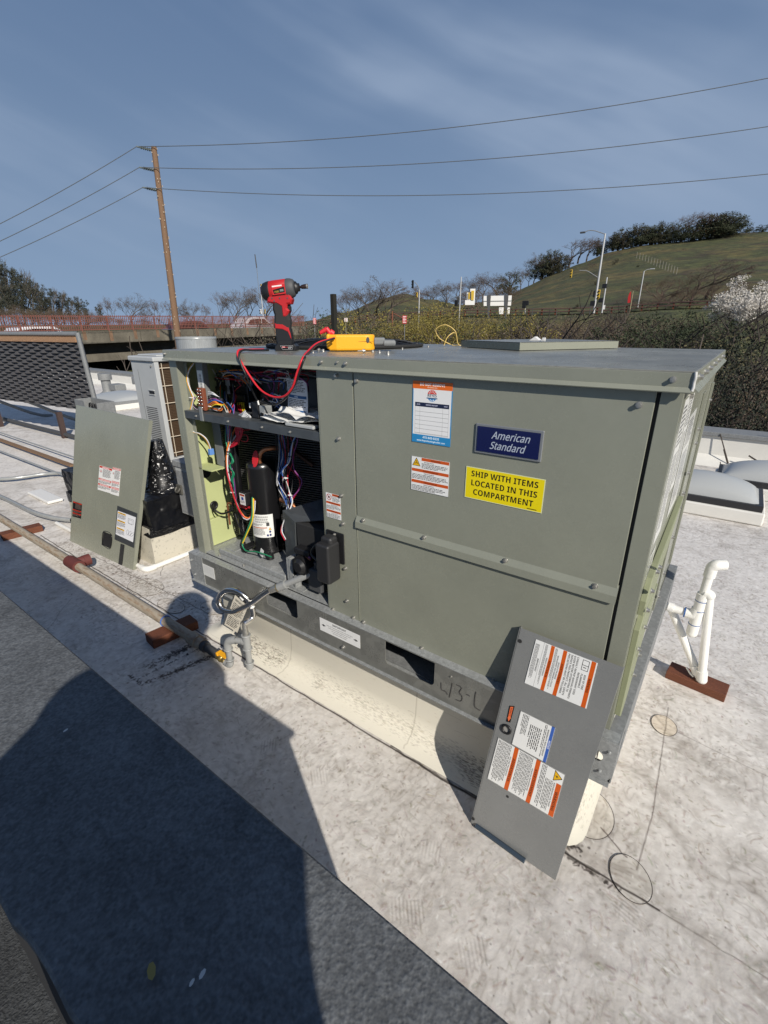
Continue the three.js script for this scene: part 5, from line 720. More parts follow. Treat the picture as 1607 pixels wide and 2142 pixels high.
// ------------------------------------------------------------------ neighbouring plinth, heat pump, boxes and pipes
{
  // white plinth with a black mastic coated top
  const pl = thing('equipment_plinth', 'white plinth with black tar coated top beside the unit', 'plinth', [0, 0, 0]);
  const jit = (g, a, seed) => { const n = fbm(seed, 9, 9, 4), p = g.attributes.position; for (let i = 0; i < p.count; i++) { const x = p.getX(i), y = p.getY(i), z = p.getZ(i); p.setXYZ(i, x + a * (n(x * .9 + y, z * .9 + .3) - .5), y + a * (n(z * .9 + .7, x * .9 + y) - .5), z + a * (n(y * .9, x * .8 + z) - .5)); } g.computeVertexNormals(); return g; };
  const sub = (x0, x1, y0, y1, z0, z1, k) => { const g = new THREE.BoxGeometry(x1 - x0, y1 - y0, z1 - z0, k[0], k[1], k[2]); g.translate((x0 + x1) / 2, (y0 + y1) / 2, (z0 + z1) / 2); return g; };
  part('plinth_body', uvm(jit(sub(-2.0, -.865, 0, .25, -1.9, -.2, [16, 5, 24]), .012, 3)), std({ color: lin(.68, .66, .59), roughness: .75, map: rep((() => { const a = fbm(901, 40, 40, 4), b = fbm(921, 5, 5, 4); return bytesTex(512, 512, (u, v) => { const s = 236 - 46 * sstep(.6, .85, a(u, v)) - 30 * sstep(.5, .8, b(u, v)); return [s, s * .985, s * .95]; }); })(), .5) }), pl);
  M.tar = new THREE.MeshPhysicalMaterial({ color: lin(.006, .006, .007), roughness: .28, clearcoat: .3, clearcoatRoughness: .35, bumpMap: rep(T_wavy, .28), bumpScale: .03 });
  part('tar_coating', uvm(jit(sub(-2.03, -.848, .235, .43, -1.92, -.215, [26, 8, 40]), .022, 7)), M.tar, pl);
  part('tar_drips', jit(merge([sub(-2.02, -.858, .19, .26, -1.9, -.205, [40, 3, 60])]), .03, 9), M.tar, pl);
  part('tar_boot', jit(lathe([[.0, .74], [.045, .74], [.055, .66], [.075, .54], [.1, .46], [.14, .42]], 24).translate(-1.02, 0, -.42), .02, 11), M.tar, pl);
  part('copper_stub', rod([-.94, .45, -.55], [-.88, .47, -.8], .02, .02, 12), M.redwood, pl);
  rebase(pl, -1.4, 0, -1);
  // white PVC line at the foot of the plinth
  const pv = thing('condensate_pipe', 'white plastic condensate pipe along the foot of the plinth', 'pipe', [0, 0, 0]);
  part('pipe_run', rod([-.83, .02, -.18], [-.83, .02, -1.6], .0145, .0145, 14), M.pvc, pv); part('pipe_run', rod([-.86, .02, -.125], [-2.1, .02, -.118], .0135, .0135, 14), M.pvc, pv);
  part('elbow', [tube([[-.89, .02, -.125], [-.85, .02, -.127], [-.834, .02, -.14], [-.83, .02, -.18]], .0185, 16, 14)], M.pvc, pv); rebase(pv, -.9, 0, -.3);
  // outdoor heat pump
  const hp = thing('heat_pump', 'white outdoor heat pump with brown coil behind wire guard', 'air conditioner', [0, 0, 0]);
  const x0 = -1.9, x1 = -1.585, y0 = .45, y1 = 1.16, z1 = -.8, z0 = -1.62;
  M.hpWhite = std({ color: lin(.52, .53, .52), roughness: .45, map: rep(T_paint, .5) });
  part('side_panel', box(x0, x1, y0, y1, z1 - .01, z1, .006), M.hpWhite, hp);
  for (let k = 0; k < 22; k++) part('louver', slab([V(x1 - .2, .52 + k * .0145, z1 + .001), V(x1 - .05, .52 + k * .0145, z1 + .001), V(x1 - .05, .526 + k * .0145, z1 + .003), V(x1 - .2, .526 + k * .0145, z1 + .003)], .001), M.darkGrey, hp);
  part('handle_recess', box(x1 - .12, x1 - .05, .93, .955, z1, z1 + .002), M.black, hp); part('handle_rim', [box(x1 - .125, x1 - .045, .955, .962, z1, z1 + .006), box(x1 - .125, x1 - .045, .923, .93, z1, z1 + .006)], M.hpWhite, hp);
  part('panel_seam', box(x1 - .23, x1 - .225, y0, y1 - .06, z1, z1 + .0012), M.grey, hp);
  part('corner_frame', box(x1 - .012, x1 + .022, y0 - .01, y1, z1 - .03, z1 + .004, .004), M.hpWhite, hp); part('corner_frame', box(x1 - .012, x1 + .022, y0 - .01, y1, z0, z0 + .03, .004), M.hpWhite, hp);
  part('top_cover', [box(x0 - .01, x1 + .03, y1, y1 + .035, z0, z1 + .015, .01), box(x0 + .02, x1 - .03, y1 + .035, y1 + .045, z0 + .05, z1 - .05, .008)], M.hpWhite, hp);
  part('bottom_pan', box(x0, x1 + .02, y0 - .03, y0, z0, z1, .004), M.hpWhite, hp); part('back_sheet', box(x0, x0 + .01, y0, y1, z0, z1 - .01), M.hpWhite, hp);
  const fins = []; for (let k = 0; k < 60; k++) fins.push(box(x1 - .03, x1 - .004, y0 + .01 + k * .0115, y0 + .0195 + k * .0115, z0 + .03, z1 - .03)); part('coil', fins, std({ color: lin(.085, .05, .026), roughness: .5, metalness: .35 }), hp);
  const G = std({ color: lin(.6, .52, .4), roughness: .5 }); for (let k = 0; k < 6; k++) part('guard_wire', tube([[x1 + .012, y0 + .04 + k * .125, z1 - .01], [x1 + .015, y0 + .04 + k * .125, (z0 + z1) / 2], [x1 + .012, y0 + .04 + k * .125, z0 + .02]], .003, 6, 6), G, hp);
  for (let k = 0; k < 8; k++) part('guard_wire', tube([[x1 + .018, y0 + .01, z1 - .05 - k * .09], [x1 + .018, y1 - .01, z1 - .05 - k * .09]], .0028, 4, 6), G, hp);
  part('foot', [box(x0 + .02, x1, .41, y0 - .03, z1 - .15, z1 - .08), box(x0 + .02, x1, .41, y0 - .03, z0 + .08, z0 + .15)], M.hpWhite, hp); screw(hp, x1 - .03, y1 - .03, z1 + .003);
  rebase(hp, -1.74, .42, -1.2);
  // grey disconnect box between plinth and unit
  const db = thing('disconnect_box', 'grey metal electrical disconnect box at the unit left end', 'electrical box', [0, 0, 0]);
  const p0 = onZ(361, 961, -.42), p1 = onZ(379, 1072, -.42), X0 = p0.x, X1 = X0 + .2, Y1 = p0.y, Y0 = p1.y;
  part('box_body', box(X0 + .008, X1, Y0, Y1 - .035, -.58, -.42, .006), M.hpWhite, db); part('box_lid', [box(X0, X1 + .01, Y1 - .04, Y1, -.59, -.412, .006), box(X0 + .02, X1 - .02, Y0 + .015, Y1 - .06, -.421, -.415, .002)], std({ color: lin(.4, .41, .41), roughness: .5, map: rep(T_galv, .2) }), db);
  const lx = onZ(376, 1024, -.41); part('latch', [box(lx.x - .03, lx.x + .025, lx.y - .03, lx.y + .03, -.42, -.405, .004), tube([[lx.x - .022, lx.y + .012, -.404], [lx.x - .018, lx.y - .006, -.392], [lx.x, lx.y - .012, -.388], [lx.x + .015, lx.y - .004, -.392], [lx.x + .02, lx.y + .014, -.404]], .006, 20, 8)], std({ color: lin(.12, .115, .1), roughness: .55, metalness: .4 }), db);
  part('support', [box(X0 + .06, X0 + .1, 0, Y0, -.52, -.48), box(X0 + .02, X0 + .15, .0, .012, -.56, -.44)], M.galvDull, db);
  rebase(db, X0 + .08, 0, -.5);
  // conduits on the roof
  const cd = (pts, r, label, seg = 60) => solo('conduit', tube(pts, r, seg, 10), M.galv, label, 'conduit', 'conduits across the roof');
  cd([onY(150, 1088, .03), onY(120, 1085, .035), onY(80, 1075, .05), onY(0, 1038, .05), V(-5.2, .05, .1)], .017, 'grey bent conduit running beside the black topped plinth');
  cd([V(-2.3, .04, -.75), onY(120, 990, .04), onY(0, 1002, .04), V(-6, .04, .1)], .017, 'straight grey conduit crossing the roof behind the door');
  cd([V(-14, .06, -1.0), V(-7, .06, -1.0), V(-3.2, .06, -1.0)], .009, 'long far conduit below the louvred screen', 20); cd([V(-14, .05, -.6), V(-7, .05, -.62), V(-3.2, .05, -.65)], .009, 'long far conduit next to the weathered plank', 20);
  solo('plank', box(-14, -3.6, .045, .065, -.87, -.82, .003), std({ color: lin(.5, .36, .24), roughness: .8, map: rep(T_wood, .4) }), 'long weathered plank lying below the louvred screen', 'plank');
  solo('roof_scrap', box(-3.1, -2.65, .004, .03, -.38, -.26, .01), M.white, 'white scrap of membrane on the roof at far left', 'scrap');
  // open galvanised box behind the door's upper left
  const ob = thing('junction_box', 'open galvanised metal box behind the top of the door', 'electrical box', [-2.6, 0, -.9]);
  const q = (px, py) => onZ(px, py, -.9).sub(V(-2.6, 0, -.9)); const a = q(154, 835), b = q(200, 836);
  part('box_back', box(a.x, b.x, 0, a.y, -.16, -.15), M.galvDull, ob); part('box_side', [box(a.x, a.x + .008, 0, a.y, -.15, 0), box(b.x - .008, b.x, 0, a.y, -.15, 0)], M.galvDull, ob); part('box_front', box(a.x, a.x + (b.x - a.x) * .45, .0, a.y, -.004, 0), M.galvDull, ob);
  for (let k = 0; k < 3; k++) part('cable', tube([V(a.x + .2 + k * .06, a.y - .25, -.06), V(a.x + .19 + k * .06, a.y - .06, -.05), V(a.x + .22 + k * .05, a.y - .02, -.05), V(a.x + .25 + k * .04, a.y - .1, -.05)], .008, 16, 6), M.black, ob);
}

// ------------------------------------------------------------------ equipment screen of expanded metal, far left
{
  const D = 6.9, s = thing('equipment_screen', 'tall screen of dark rippled metal mesh in a galvanised frame', 'screen', [0, 0, 0]);
  const TR = at(163, 699, D), BR = onZ(190, 838, 0); const x = TR.x, z = TR.z;
  // plane runs toward -x, a little toward the viewer
  const dir = V(-1, 0, .13).normalize(), top = TR.y, bot = .42, Lx = 3.6, lean = -.03;
  const pt = (u, v, o = 0) => V(x + dir.x * u + dir.z * -o, mix(bot, top, v), z + dir.z * u + o * .99 + (1 - v) * lean);   // u metres along, v 0..1 up
  part('frame_bar', tube([pt(0, 1.0), pt(Lx, 1.0)], .03, 2, 4), M.galvDull, s); part('frame_bar', tube([pt(0, -.02), pt(0, 1.02)], .03, 2, 4), M.galvDull, s);
  part('plank', slab([pt(Lx, .9, .03), pt(.03, .9, .03), pt(.03, .965, .03), pt(Lx, .965, .03)], .03), std({ color: lin(.85, .58, .38), roughness: .75, map: rep(T_wood, .5) }), s);
  const mm = std({ color: lin(.075, .07, .068), roughness: .55, metalness: .1, bumpMap: rep(T_bumpFine, .3), bumpScale: .002 }), rows = 24;
  for (let k = 0; k < rows; k++) { // each strand: a wavy tilted strip
    const P = [], I = [], n = 90, r = rng(k + 5); const v0 = (k + .1) / rows * .9, hgt = .9 / rows * 1.1, ph = k % 2 ? Math.PI : 0;
    for (let i = 0; i <= n; i++) { const u = .03 + i / n * (Lx - .03), w = Math.sin(u * 24 + ph) * .016, t = .6 + .4 * Math.sin(u * 24 + ph + .8); const a = pt(u, v0, .012 + w), b = pt(u, v0 + hgt * (.55 + .6 * t), -.012 + w); P.push(a.x, a.y, a.z, b.x, b.y, b.z); if (i < n) { const q = i * 2; I.push(q, q + 2, q + 1, q + 1, q + 2, q + 3); } }
    const g = new THREE.BufferGeometry(); g.setAttribute('position', new THREE.Float32BufferAttribute(P, 3)); g.setIndex(I); g.computeVertexNormals(); part('mesh_strand', g, mm, s);
  }
  for (const u of [.9, 2.6]) part('support_post', box(pt(u, 0).x - .03, pt(u, 0).x + .03, 0, .35, pt(u, 0).z - .03, pt(u, 0).z + .03), std({ color: lin(.05, .03, .026), roughness: .8 }), s);
  for (const u of [.6, 1.8, 3]) part('back_brace', tube([pt(u, .02, -.05), V(pt(u, 0).x, .05, pt(u, 0).z - .7), V(pt(u, 0).x, .012, pt(u, 0).z - .9)], .025, 6, 5), M.galvDull, s);
  part('foot_rail', tube([V(x - 3.4, .05, z + .15), V(x + .2, .05, z + .05)], .03, 4, 5), M.darkGrey, s);
  rebase(s, x - 1.5, 0, z);
}

// ------------------------------------------------------------------ far roof: parapets, skylights, vents
{
  const p = thing('parapet', 'white far parapet wall of the roof with metal coping', 'wall', [0, 0, 0]);
  part('wall_body', box(-16, 9, 0, .30, -5.3, -5.02), M.memWhite = std({ color: lin(.8, .78, .72), roughness: .7, map: rep(T_paint, 1.5) }), p);
  for (let k = 0; k < 10; k++) part('coping', box(-16 + k * 2.5 + .004, -13.5 + k * 2.5 - .004, .30, .345, -5.33, -4.99, .006), M.galvDull, p);
  part('cant_strip', poly([[0, 0], [0, .1], [-.14, 0]], 25).rotateY(Math.PI / 2).translate(-16, .001, -5.02), M.memWhite, p);
  rebase(p, -3, 0, -5.1);
  const sky = (x, z, w, d, h, label, frame) => {
    const g = thing('skylight', label, 'skylight', [x, 0, z], 'domed skylights');
    part('skylight_curb', [box(-w / 2 - .05, w / 2 + .05, 0, .1, -d / 2 - .05, d / 2 + .05, .012)], M.memWhite, g); part('skylight_frame', [box(-w / 2 - .03, w / 2 + .03, .1, .15, d / 2 - .03, d / 2 + .03, .004), box(-w / 2 - .03, w / 2 + .03, .1, .15, -d / 2 - .03, -d / 2 + .03, .004), box(-w / 2 - .03, -w / 2 + .03, .1, .15, -d / 2 + .03, d / 2 - .03, .004), box(w / 2 - .03, w / 2 + .03, .1, .15, -d / 2 + .03, d / 2 - .03, .004)], frame, g);
    const e = new THREE.PlaneGeometry(w, d, 24, 24); e.rotateX(-Math.PI / 2); const q = e.attributes.position; for (let i = 0; i < q.count; i++) { const a = q.getX(i) / w * 2, b = q.getZ(i) / d * 2; q.setY(i, .15 + h * Math.pow(Math.max(0, (1 - a * a) * (1 - b * b)), .55)); } e.computeVertexNormals();
    part('dome', e, new THREE.MeshPhysicalMaterial({ color: lin(.4, .41, .4), roughness: .45, clearcoat: .4, clearcoatRoughness: .2 }), g); return g;
  };
  const blackF = std({ color: lin(.02, .02, .022), roughness: .45 });
  sky(1.76, -3.45, .74, .46, .14, 'domed skylight with black frame and cream curb behind the unit', blackF); sky(2.27, -4.15, .82, .46, .14, 'domed skylight with black frame nearer the far parapet', blackF);
  sky(-7.75, -3.45, 1.1, .9, .12, 'domed skylight with grey frame beyond the heat pump', M.galvDull);
  const vent = (x, z, r, h, label) => { const g = thing('roof_vent', label, 'vent', [x, 0, z], 'roof vents'); part('stack', lathe([[r * 1.8, 0], [r * 1.3, .03], [r, .06], [r, h]], 20), M.galvDull, g); part('cap', lathe([[0, h + .12], [r * 1.35, h + .12], [r * 1.4, h + .1], [r * 1.4, h - .02], [r * 1.3, h - .02], [r * 1.3, h + .1]], 20), M.galvDull, g); return g; };
  vent(-9.9, -4.15, .1, .32, 'galvanised roof vent with wide cap left of the grey skylight'); vent(-8.6, -4.3, .13, .3, 'galvanised roof vent with wide cap right behind the grey skylight'); { const g = thing('roof_vent', 'low hooded galvanised vent between the two capped vents', 'vent', [-9.4, 0, -4.15], 'roof vents'); part('hood', box(-.16, .16, .1, .24, -.12, .12, .02), M.galvDull, g); part('base', box(-.1, .1, 0, .1, -.08, .08), M.galvDull, g); }
  { const c = at(411, 716, 4.6), g = thing('round_duct', 'wide round galvanised duct standing behind the unit', 'duct', [c.x, 0, c.z]), r = .165, t = c.y + .045; part('duct_body', lathe([[r, 0], [r, t - .02], [r + .004, t - .018], [r + .004, t - .008], [r, t - .006], [r, t], [r - .006, t], [r - .006, t - .2], [0, t - .2]], 40), M.galv, g); }
}

// ------------------------------------------------------------------ land beyond the roof
const azOf = (px, py = 655) => { const d = ray(px, py); return Math.atan2(d.x, -d.z); };
const tanOf = (px, py) => { const d = ray(px, py); return d.y / Math.hypot(d.x, d.z); };
const table = (rows) => { const t = rows.map(([px, ...r]) => [azOf(px), ...r]); return (az, k = 1) => { if (az <= t[0][0]) return t[0][k]; for (let i = 1; i < t.length; i++) if (az <= t[i][0]) { const f = (az - t[i - 1][0]) / (t[i][0] - t[i - 1][0]), s = f * f * (3 - 2 * f) * .5 + f * .5; return mix(t[i - 1][k], t[i][k], s); } return t[t.length - 1][k]; }; };
const ridgeT = table([[-600, 680, 220], [0, 680, 220], [500, 678, 200], [640, 670, 150], [720, 652, 120], [790, 627, 115], [850, 618, 115], [900, 627, 130], [960, 637, 165], [1020, 630, 200], [1060, 617, 215], [1100, 597, 220], [1150, 572, 225], [1200, 550, 225], [1260, 525, 225], [1320, 512, 225], [1400, 504, 225], [1500, 490, 230], [1607, 485, 230], [1800, 487, 230], [2400, 540, 230]].map(([px, py, d]) => [px, tanOf(px, py), d]));
const roadT = table([[-600, 694], [600, 692], [700, 678], [800, 669], [900, 664], [1000, 660], [1100, 659], [1260, 656], [1400, 646], [1607, 640], [2400, 640]].map(([px, py]) => [px, tanOf(px, py)]));
function terr(az, r) {
  const tr = roadT(az), te = ridgeT(az), rd = ridgeT(az, 2), hr = CP.y + 62 * tr; let y;
  if (r < 20) y = -4.4; else if (r < 62) y = mix(-4.4, hr, Math.pow((r - 20) / 42, 1.15)); else if (r < 71) y = CP.y + r * tr; else if (r < rd) { const t = (r - 71) / (rd - 71); y = CP.y + r * mix(tr, te, Math.pow(t, .72)); } else y = CP.y + rd * te - (r - rd) * .16 - Math.pow(Math.max(0, r - rd) / 60, 2);
  return y;
}
const tN = fbm(1201, 16, 16, 4);
{
  const cols = 200, rs = []; for (let r = 9; r < 520; r *= r < 60 ? 1.07 : 1.035) rs.push(r); const a0 = azOf(-700), a1 = azOf(2300), P = [], U = [], I = [];
  rs.forEach((r, j) => { for (let i = 0; i <= cols; i++) { const az = mix(a0, a1, i / cols), x = CP.x + Math.sin(az) * r, z = CP.z - Math.cos(az) * r; const bump = r > 72 ? (tN(x * .006, z * .006) - .5) * 1.6 * sstep(72, 110, r) * (1 - sstep(180, 225, r)) : 0; P.push(x, terr(az, r) + bump, z); U.push(x, z); if (j && i) { const b = j * (cols + 1) + i, a = b - cols - 1; I.push(a - 1, a, b, a - 1, b, b - 1); } } });
  const g = new THREE.BufferGeometry(); g.setAttribute('position', new THREE.Float32BufferAttribute(P, 3)); g.setAttribute('uv', new THREE.Float32BufferAttribute(U, 2)); g.setIndex(I); g.computeVertexNormals();
  const a = fbm(1301, 6, 6, 5), b = fbm(1331, 60, 60, 4), c = fbm(1361, 14, 14, 4);
  const T = bytesTex(1024, 1024, (u, v) => { const d = sstep(.38, .66, a(u, v) * .6 + c(u, v) * .4), f = .72 + .62 * (b(u, v) - .3), s = sstep(.66, .78, c(v, u)); let r = mix(90, 120, d), gg = mix(94, 108, d), bb = mix(52, 62, d); r = mix(r, 84, s * .6); gg = mix(gg, 70, s * .6); bb = mix(bb, 52, s * .6); return [r * f, gg * f, bb * f]; });
  struct('hillside', g, std({ map: rep(T, 90), roughness: .95, color: lin(.8, .8, .8), bumpMap: rep(T_bumpMid, 6), bumpScale: .3 }));
  struct('ground', sheetXZ(-260, 260, -260, 30, -4.6), std({ color: lin(.1, .095, .07), roughness: .95 }));
  // road on its ledge
  const Pr = [], Ir = []; for (let i = 0; i <= 120; i++) { const az = mix(azOf(640), a1, i / 120); for (const r of [63, 69.5]) Pr.push(CP.x + Math.sin(az) * r, terr(az, r) + .06, CP.z - Math.cos(az) * r); if (i) { const q = i * 2; Ir.push(q - 2, q - 1, q, q, q - 1, q + 1); } }
  const gr = new THREE.BufferGeometry(); gr.setAttribute('position', new THREE.Float32BufferAttribute(Pr, 3)); gr.setIndex(Ir); gr.computeVertexNormals(); struct('road', gr, std({ color: lin(.16, .15, .14), roughness: .9 }));
}
const onGround = (px, D) => { const az = azOf(px); return V(CP.x + Math.sin(az) * D, terr(az, D), CP.z - Math.cos(az) * D); };

// ------------------------------------------------------------------ plants
class Geo { constructor() { this.p = []; this.n = []; } geo() { const g = new THREE.BufferGeometry(); g.setAttribute('position', new THREE.Float32BufferAttribute(this.p, 3)); g.setAttribute('normal', new THREE.Float32BufferAttribute(this.n, 3)); return g; }
  seg(a, b, r0, r1, k = 4) { const d = b.clone().sub(a).normalize(), u = Math.abs(d.y) < .9 ? V(0, 1, 0).cross(d).normalize() : V(1, 0, 0).cross(d).normalize(), v = d.clone().cross(u); for (let i = 0; i < k; i++) { const t0 = i / k * 6.283, t1 = (i + 1) / k * 6.283, c0 = Math.cos(t0), s0 = Math.sin(t0), c1 = Math.cos(t1), s1 = Math.sin(t1); const N = (c, s) => [u.x * c + v.x * s, u.y * c + v.y * s, u.z * c + v.z * s], n0 = N(c0, s0), n1 = N(c1, s1); const q = [[a, r0, n0], [a, r0, n1], [b, r1, n1], [a, r0, n0], [b, r1, n1], [b, r1, n0]]; for (const [o, r, n] of q) { this.p.push(o.x + n[0] * r, o.y + n[1] * r, o.z + n[2] * r); this.n.push(...n); } } }
  leaf(c, s, r) { const a = r() * 6.283, b = Math.acos(2 * r() - 1), n = V(Math.sin(b) * Math.cos(a), Math.abs(Math.cos(b)) * .8 + .2, Math.sin(b) * Math.sin(a)).normalize(), u = V(r() - .5, r() - .5, r() - .5).cross(n).normalize(), v = n.clone().cross(u), l = s * (.7 + .6 * r()), w = l * (.35 + .3 * r()); const A = c.clone().addScaledVector(u, -l), B = c.clone().addScaledVector(v, w), C = c.clone().addScaledVector(u, l), D = c.clone().addScaledVector(v, -w); for (const q of [A, C, B, A, D, C]) { this.p.push(q.x, q.y, q.z); this.n.push(n.x, n.y, n.z); } } }
// branching skeleton in a unit-height tree; returns wood geometry and branch tips
function skeleton(seed, o) {
  const r = rng(seed), g = new Geo(), tips = [];
  const grow = (p, d, len, rad, lev) => {
    const n = lev < 2 ? 3 : 2; let q = p.clone(), dir = d.clone();
    for (let i = 0; i < n; i++) { const e = q.clone().addScaledVector(dir, len / n), r1 = rad * (1 - (i + 1) / n * .38); g.seg(q, e, rad * (1 - i / n * .38), r1, lev < 2 ? 6 : 3); q = e; dir.add(V((r() - .5) * o.wob, (r() - .5) * o.wob * .6 + o.up * .12, (r() - .5) * o.wob)).add(V(o.lean * .12, 0, 0)).normalize(); }
    tips.push([q, lev]);
    if (lev >= o.levels) return; const k = lev === 0 ? o.first : 2 + (r() < o.extra ? 1 : 0);
    for (let i = 0; i < k; i++) { const a = r() * 6.283 + i * 2.4, sp = o.spread * (.7 + .6 * r()); const side = V(Math.cos(a), 0, Math.sin(a)), nd = dir.clone().multiplyScalar(Math.cos(sp)).addScaledVector(side, Math.sin(sp)).add(V(o.lean * .25, o.up * .25, 0)).normalize(); const st = i === 0 ? q : p.clone().lerp(q, .55 + .45 * r()); grow(st, nd, len * (o.ratio + .16 * (r() - .5)), rad * (i === 0 ? .66 : .52), lev + 1); }
  };
  for (let s = 0; s < o.stems; s++) { const a = s * 2.1 + r(); grow(V((r() - .5) * .1 * (o.stems - 1), 0, (r() - .5) * .1 * (o.stems - 1)), V(Math.cos(a) * o.flare, 1, Math.sin(a) * o.flare).normalize(), o.trunk, o.rad, 0); }
  let top = 0; for (let i = 1; i < g.p.length; i += 3) top = Math.max(top, g.p[i]); const k = 1 / top; for (let i = 0; i < g.p.length; i++) g.p[i] *= k; tips.forEach((t) => t[0].multiplyScalar(k));
  return { wood: g.geo(), tips };
}
function leaves(tips, seed, n, spread, size, minLev) { const r = rng(seed), g = new Geo(), t = tips.filter((q) => q[1] >= minLev); for (const [c] of t) for (let i = 0; i < n; i++) { const R1 = spread * Math.pow(r(), .5), a = r() * 6.283, b = (r() - .5) * 1.6; g.leaf(V(c.x + Math.cos(a) * R1 * Math.cos(b), c.y + Math.sin(b) * R1 * .8, c.z + Math.sin(a) * R1 * Math.cos(b)), size, r); } return g.geo(); }
const LM = (r, g, b) => new THREE.MeshPhysicalMaterial({ color: lin(r, g, b), roughness: .8, transmission: .0, side: THREE.DoubleSide });
const bark = std({ color: lin(.1, .08, .065), roughness: .95 }), barkPale = std({ color: lin(.12, .1, .08), roughness: .95 }), barkDark = std({ color: lin(.045, .036, .03), roughness: .95 }), barkRed = std({ color: lin(.13, .085, .065), roughness: .95 });
const BARE = { levels: 6, first: 3, extra: .55, spread: .55, ratio: .76, wob: .5, up: .3, lean: 0, stems: 1, flare: .1, trunk: .22, rad: .016 };
const protos = {};
const mk = (key, wood, woodMat, crown, crownMat) => { let top = 0; for (const g of [wood, crown]) { const p = g.attributes.position; for (let i = 0; i < p.count; i++) top = Math.max(top, p.getY(i)); } const s = (g) => { const c = g.clone(); c.scale(1 / top, 1 / top, 1 / top); return c; }; protos[key] = { wood: s(wood), woodMat, crown: s(crown), crownMat }; };
// crown of leaf clumps spread through lobes, denser toward the outside
function clumps(seed, o) {
  const r = rng(seed), g = new Geo(), lobes = o.lobes ?? [[0, o.cy, 0, o.rx, o.ry]];
  for (let i = 0; i < o.n; i++) { const l = lobes[Math.floor(r() * lobes.length)]; const a = r() * 6.283, c = 2 * r() - 1, s = Math.sqrt(1 - c * c), k = Math.pow(r(), .4) * .92; const x = l[0] + Math.cos(a) * s * l[3] * k, y = l[1] + c * l[4] * k, z = l[2] + Math.sin(a) * s * l[3] * k, cr = o.clump * (.6 + .8 * r());
    for (let j = 0; j < o.leaves; j++) { const A = r() * 6.283, C2 = 2 * r() - 1, S2 = Math.sqrt(1 - C2 * C2), K = Math.pow(r(), .6) * cr; const q = V(x + Math.cos(A) * S2 * K + (o.lean ?? 0) * y * .3, y + C2 * K * (o.flat ?? .7), z + Math.sin(A) * S2 * K); if (q.y > .01) g.leaf(q, o.size, r); } }
  return g.geo();
}
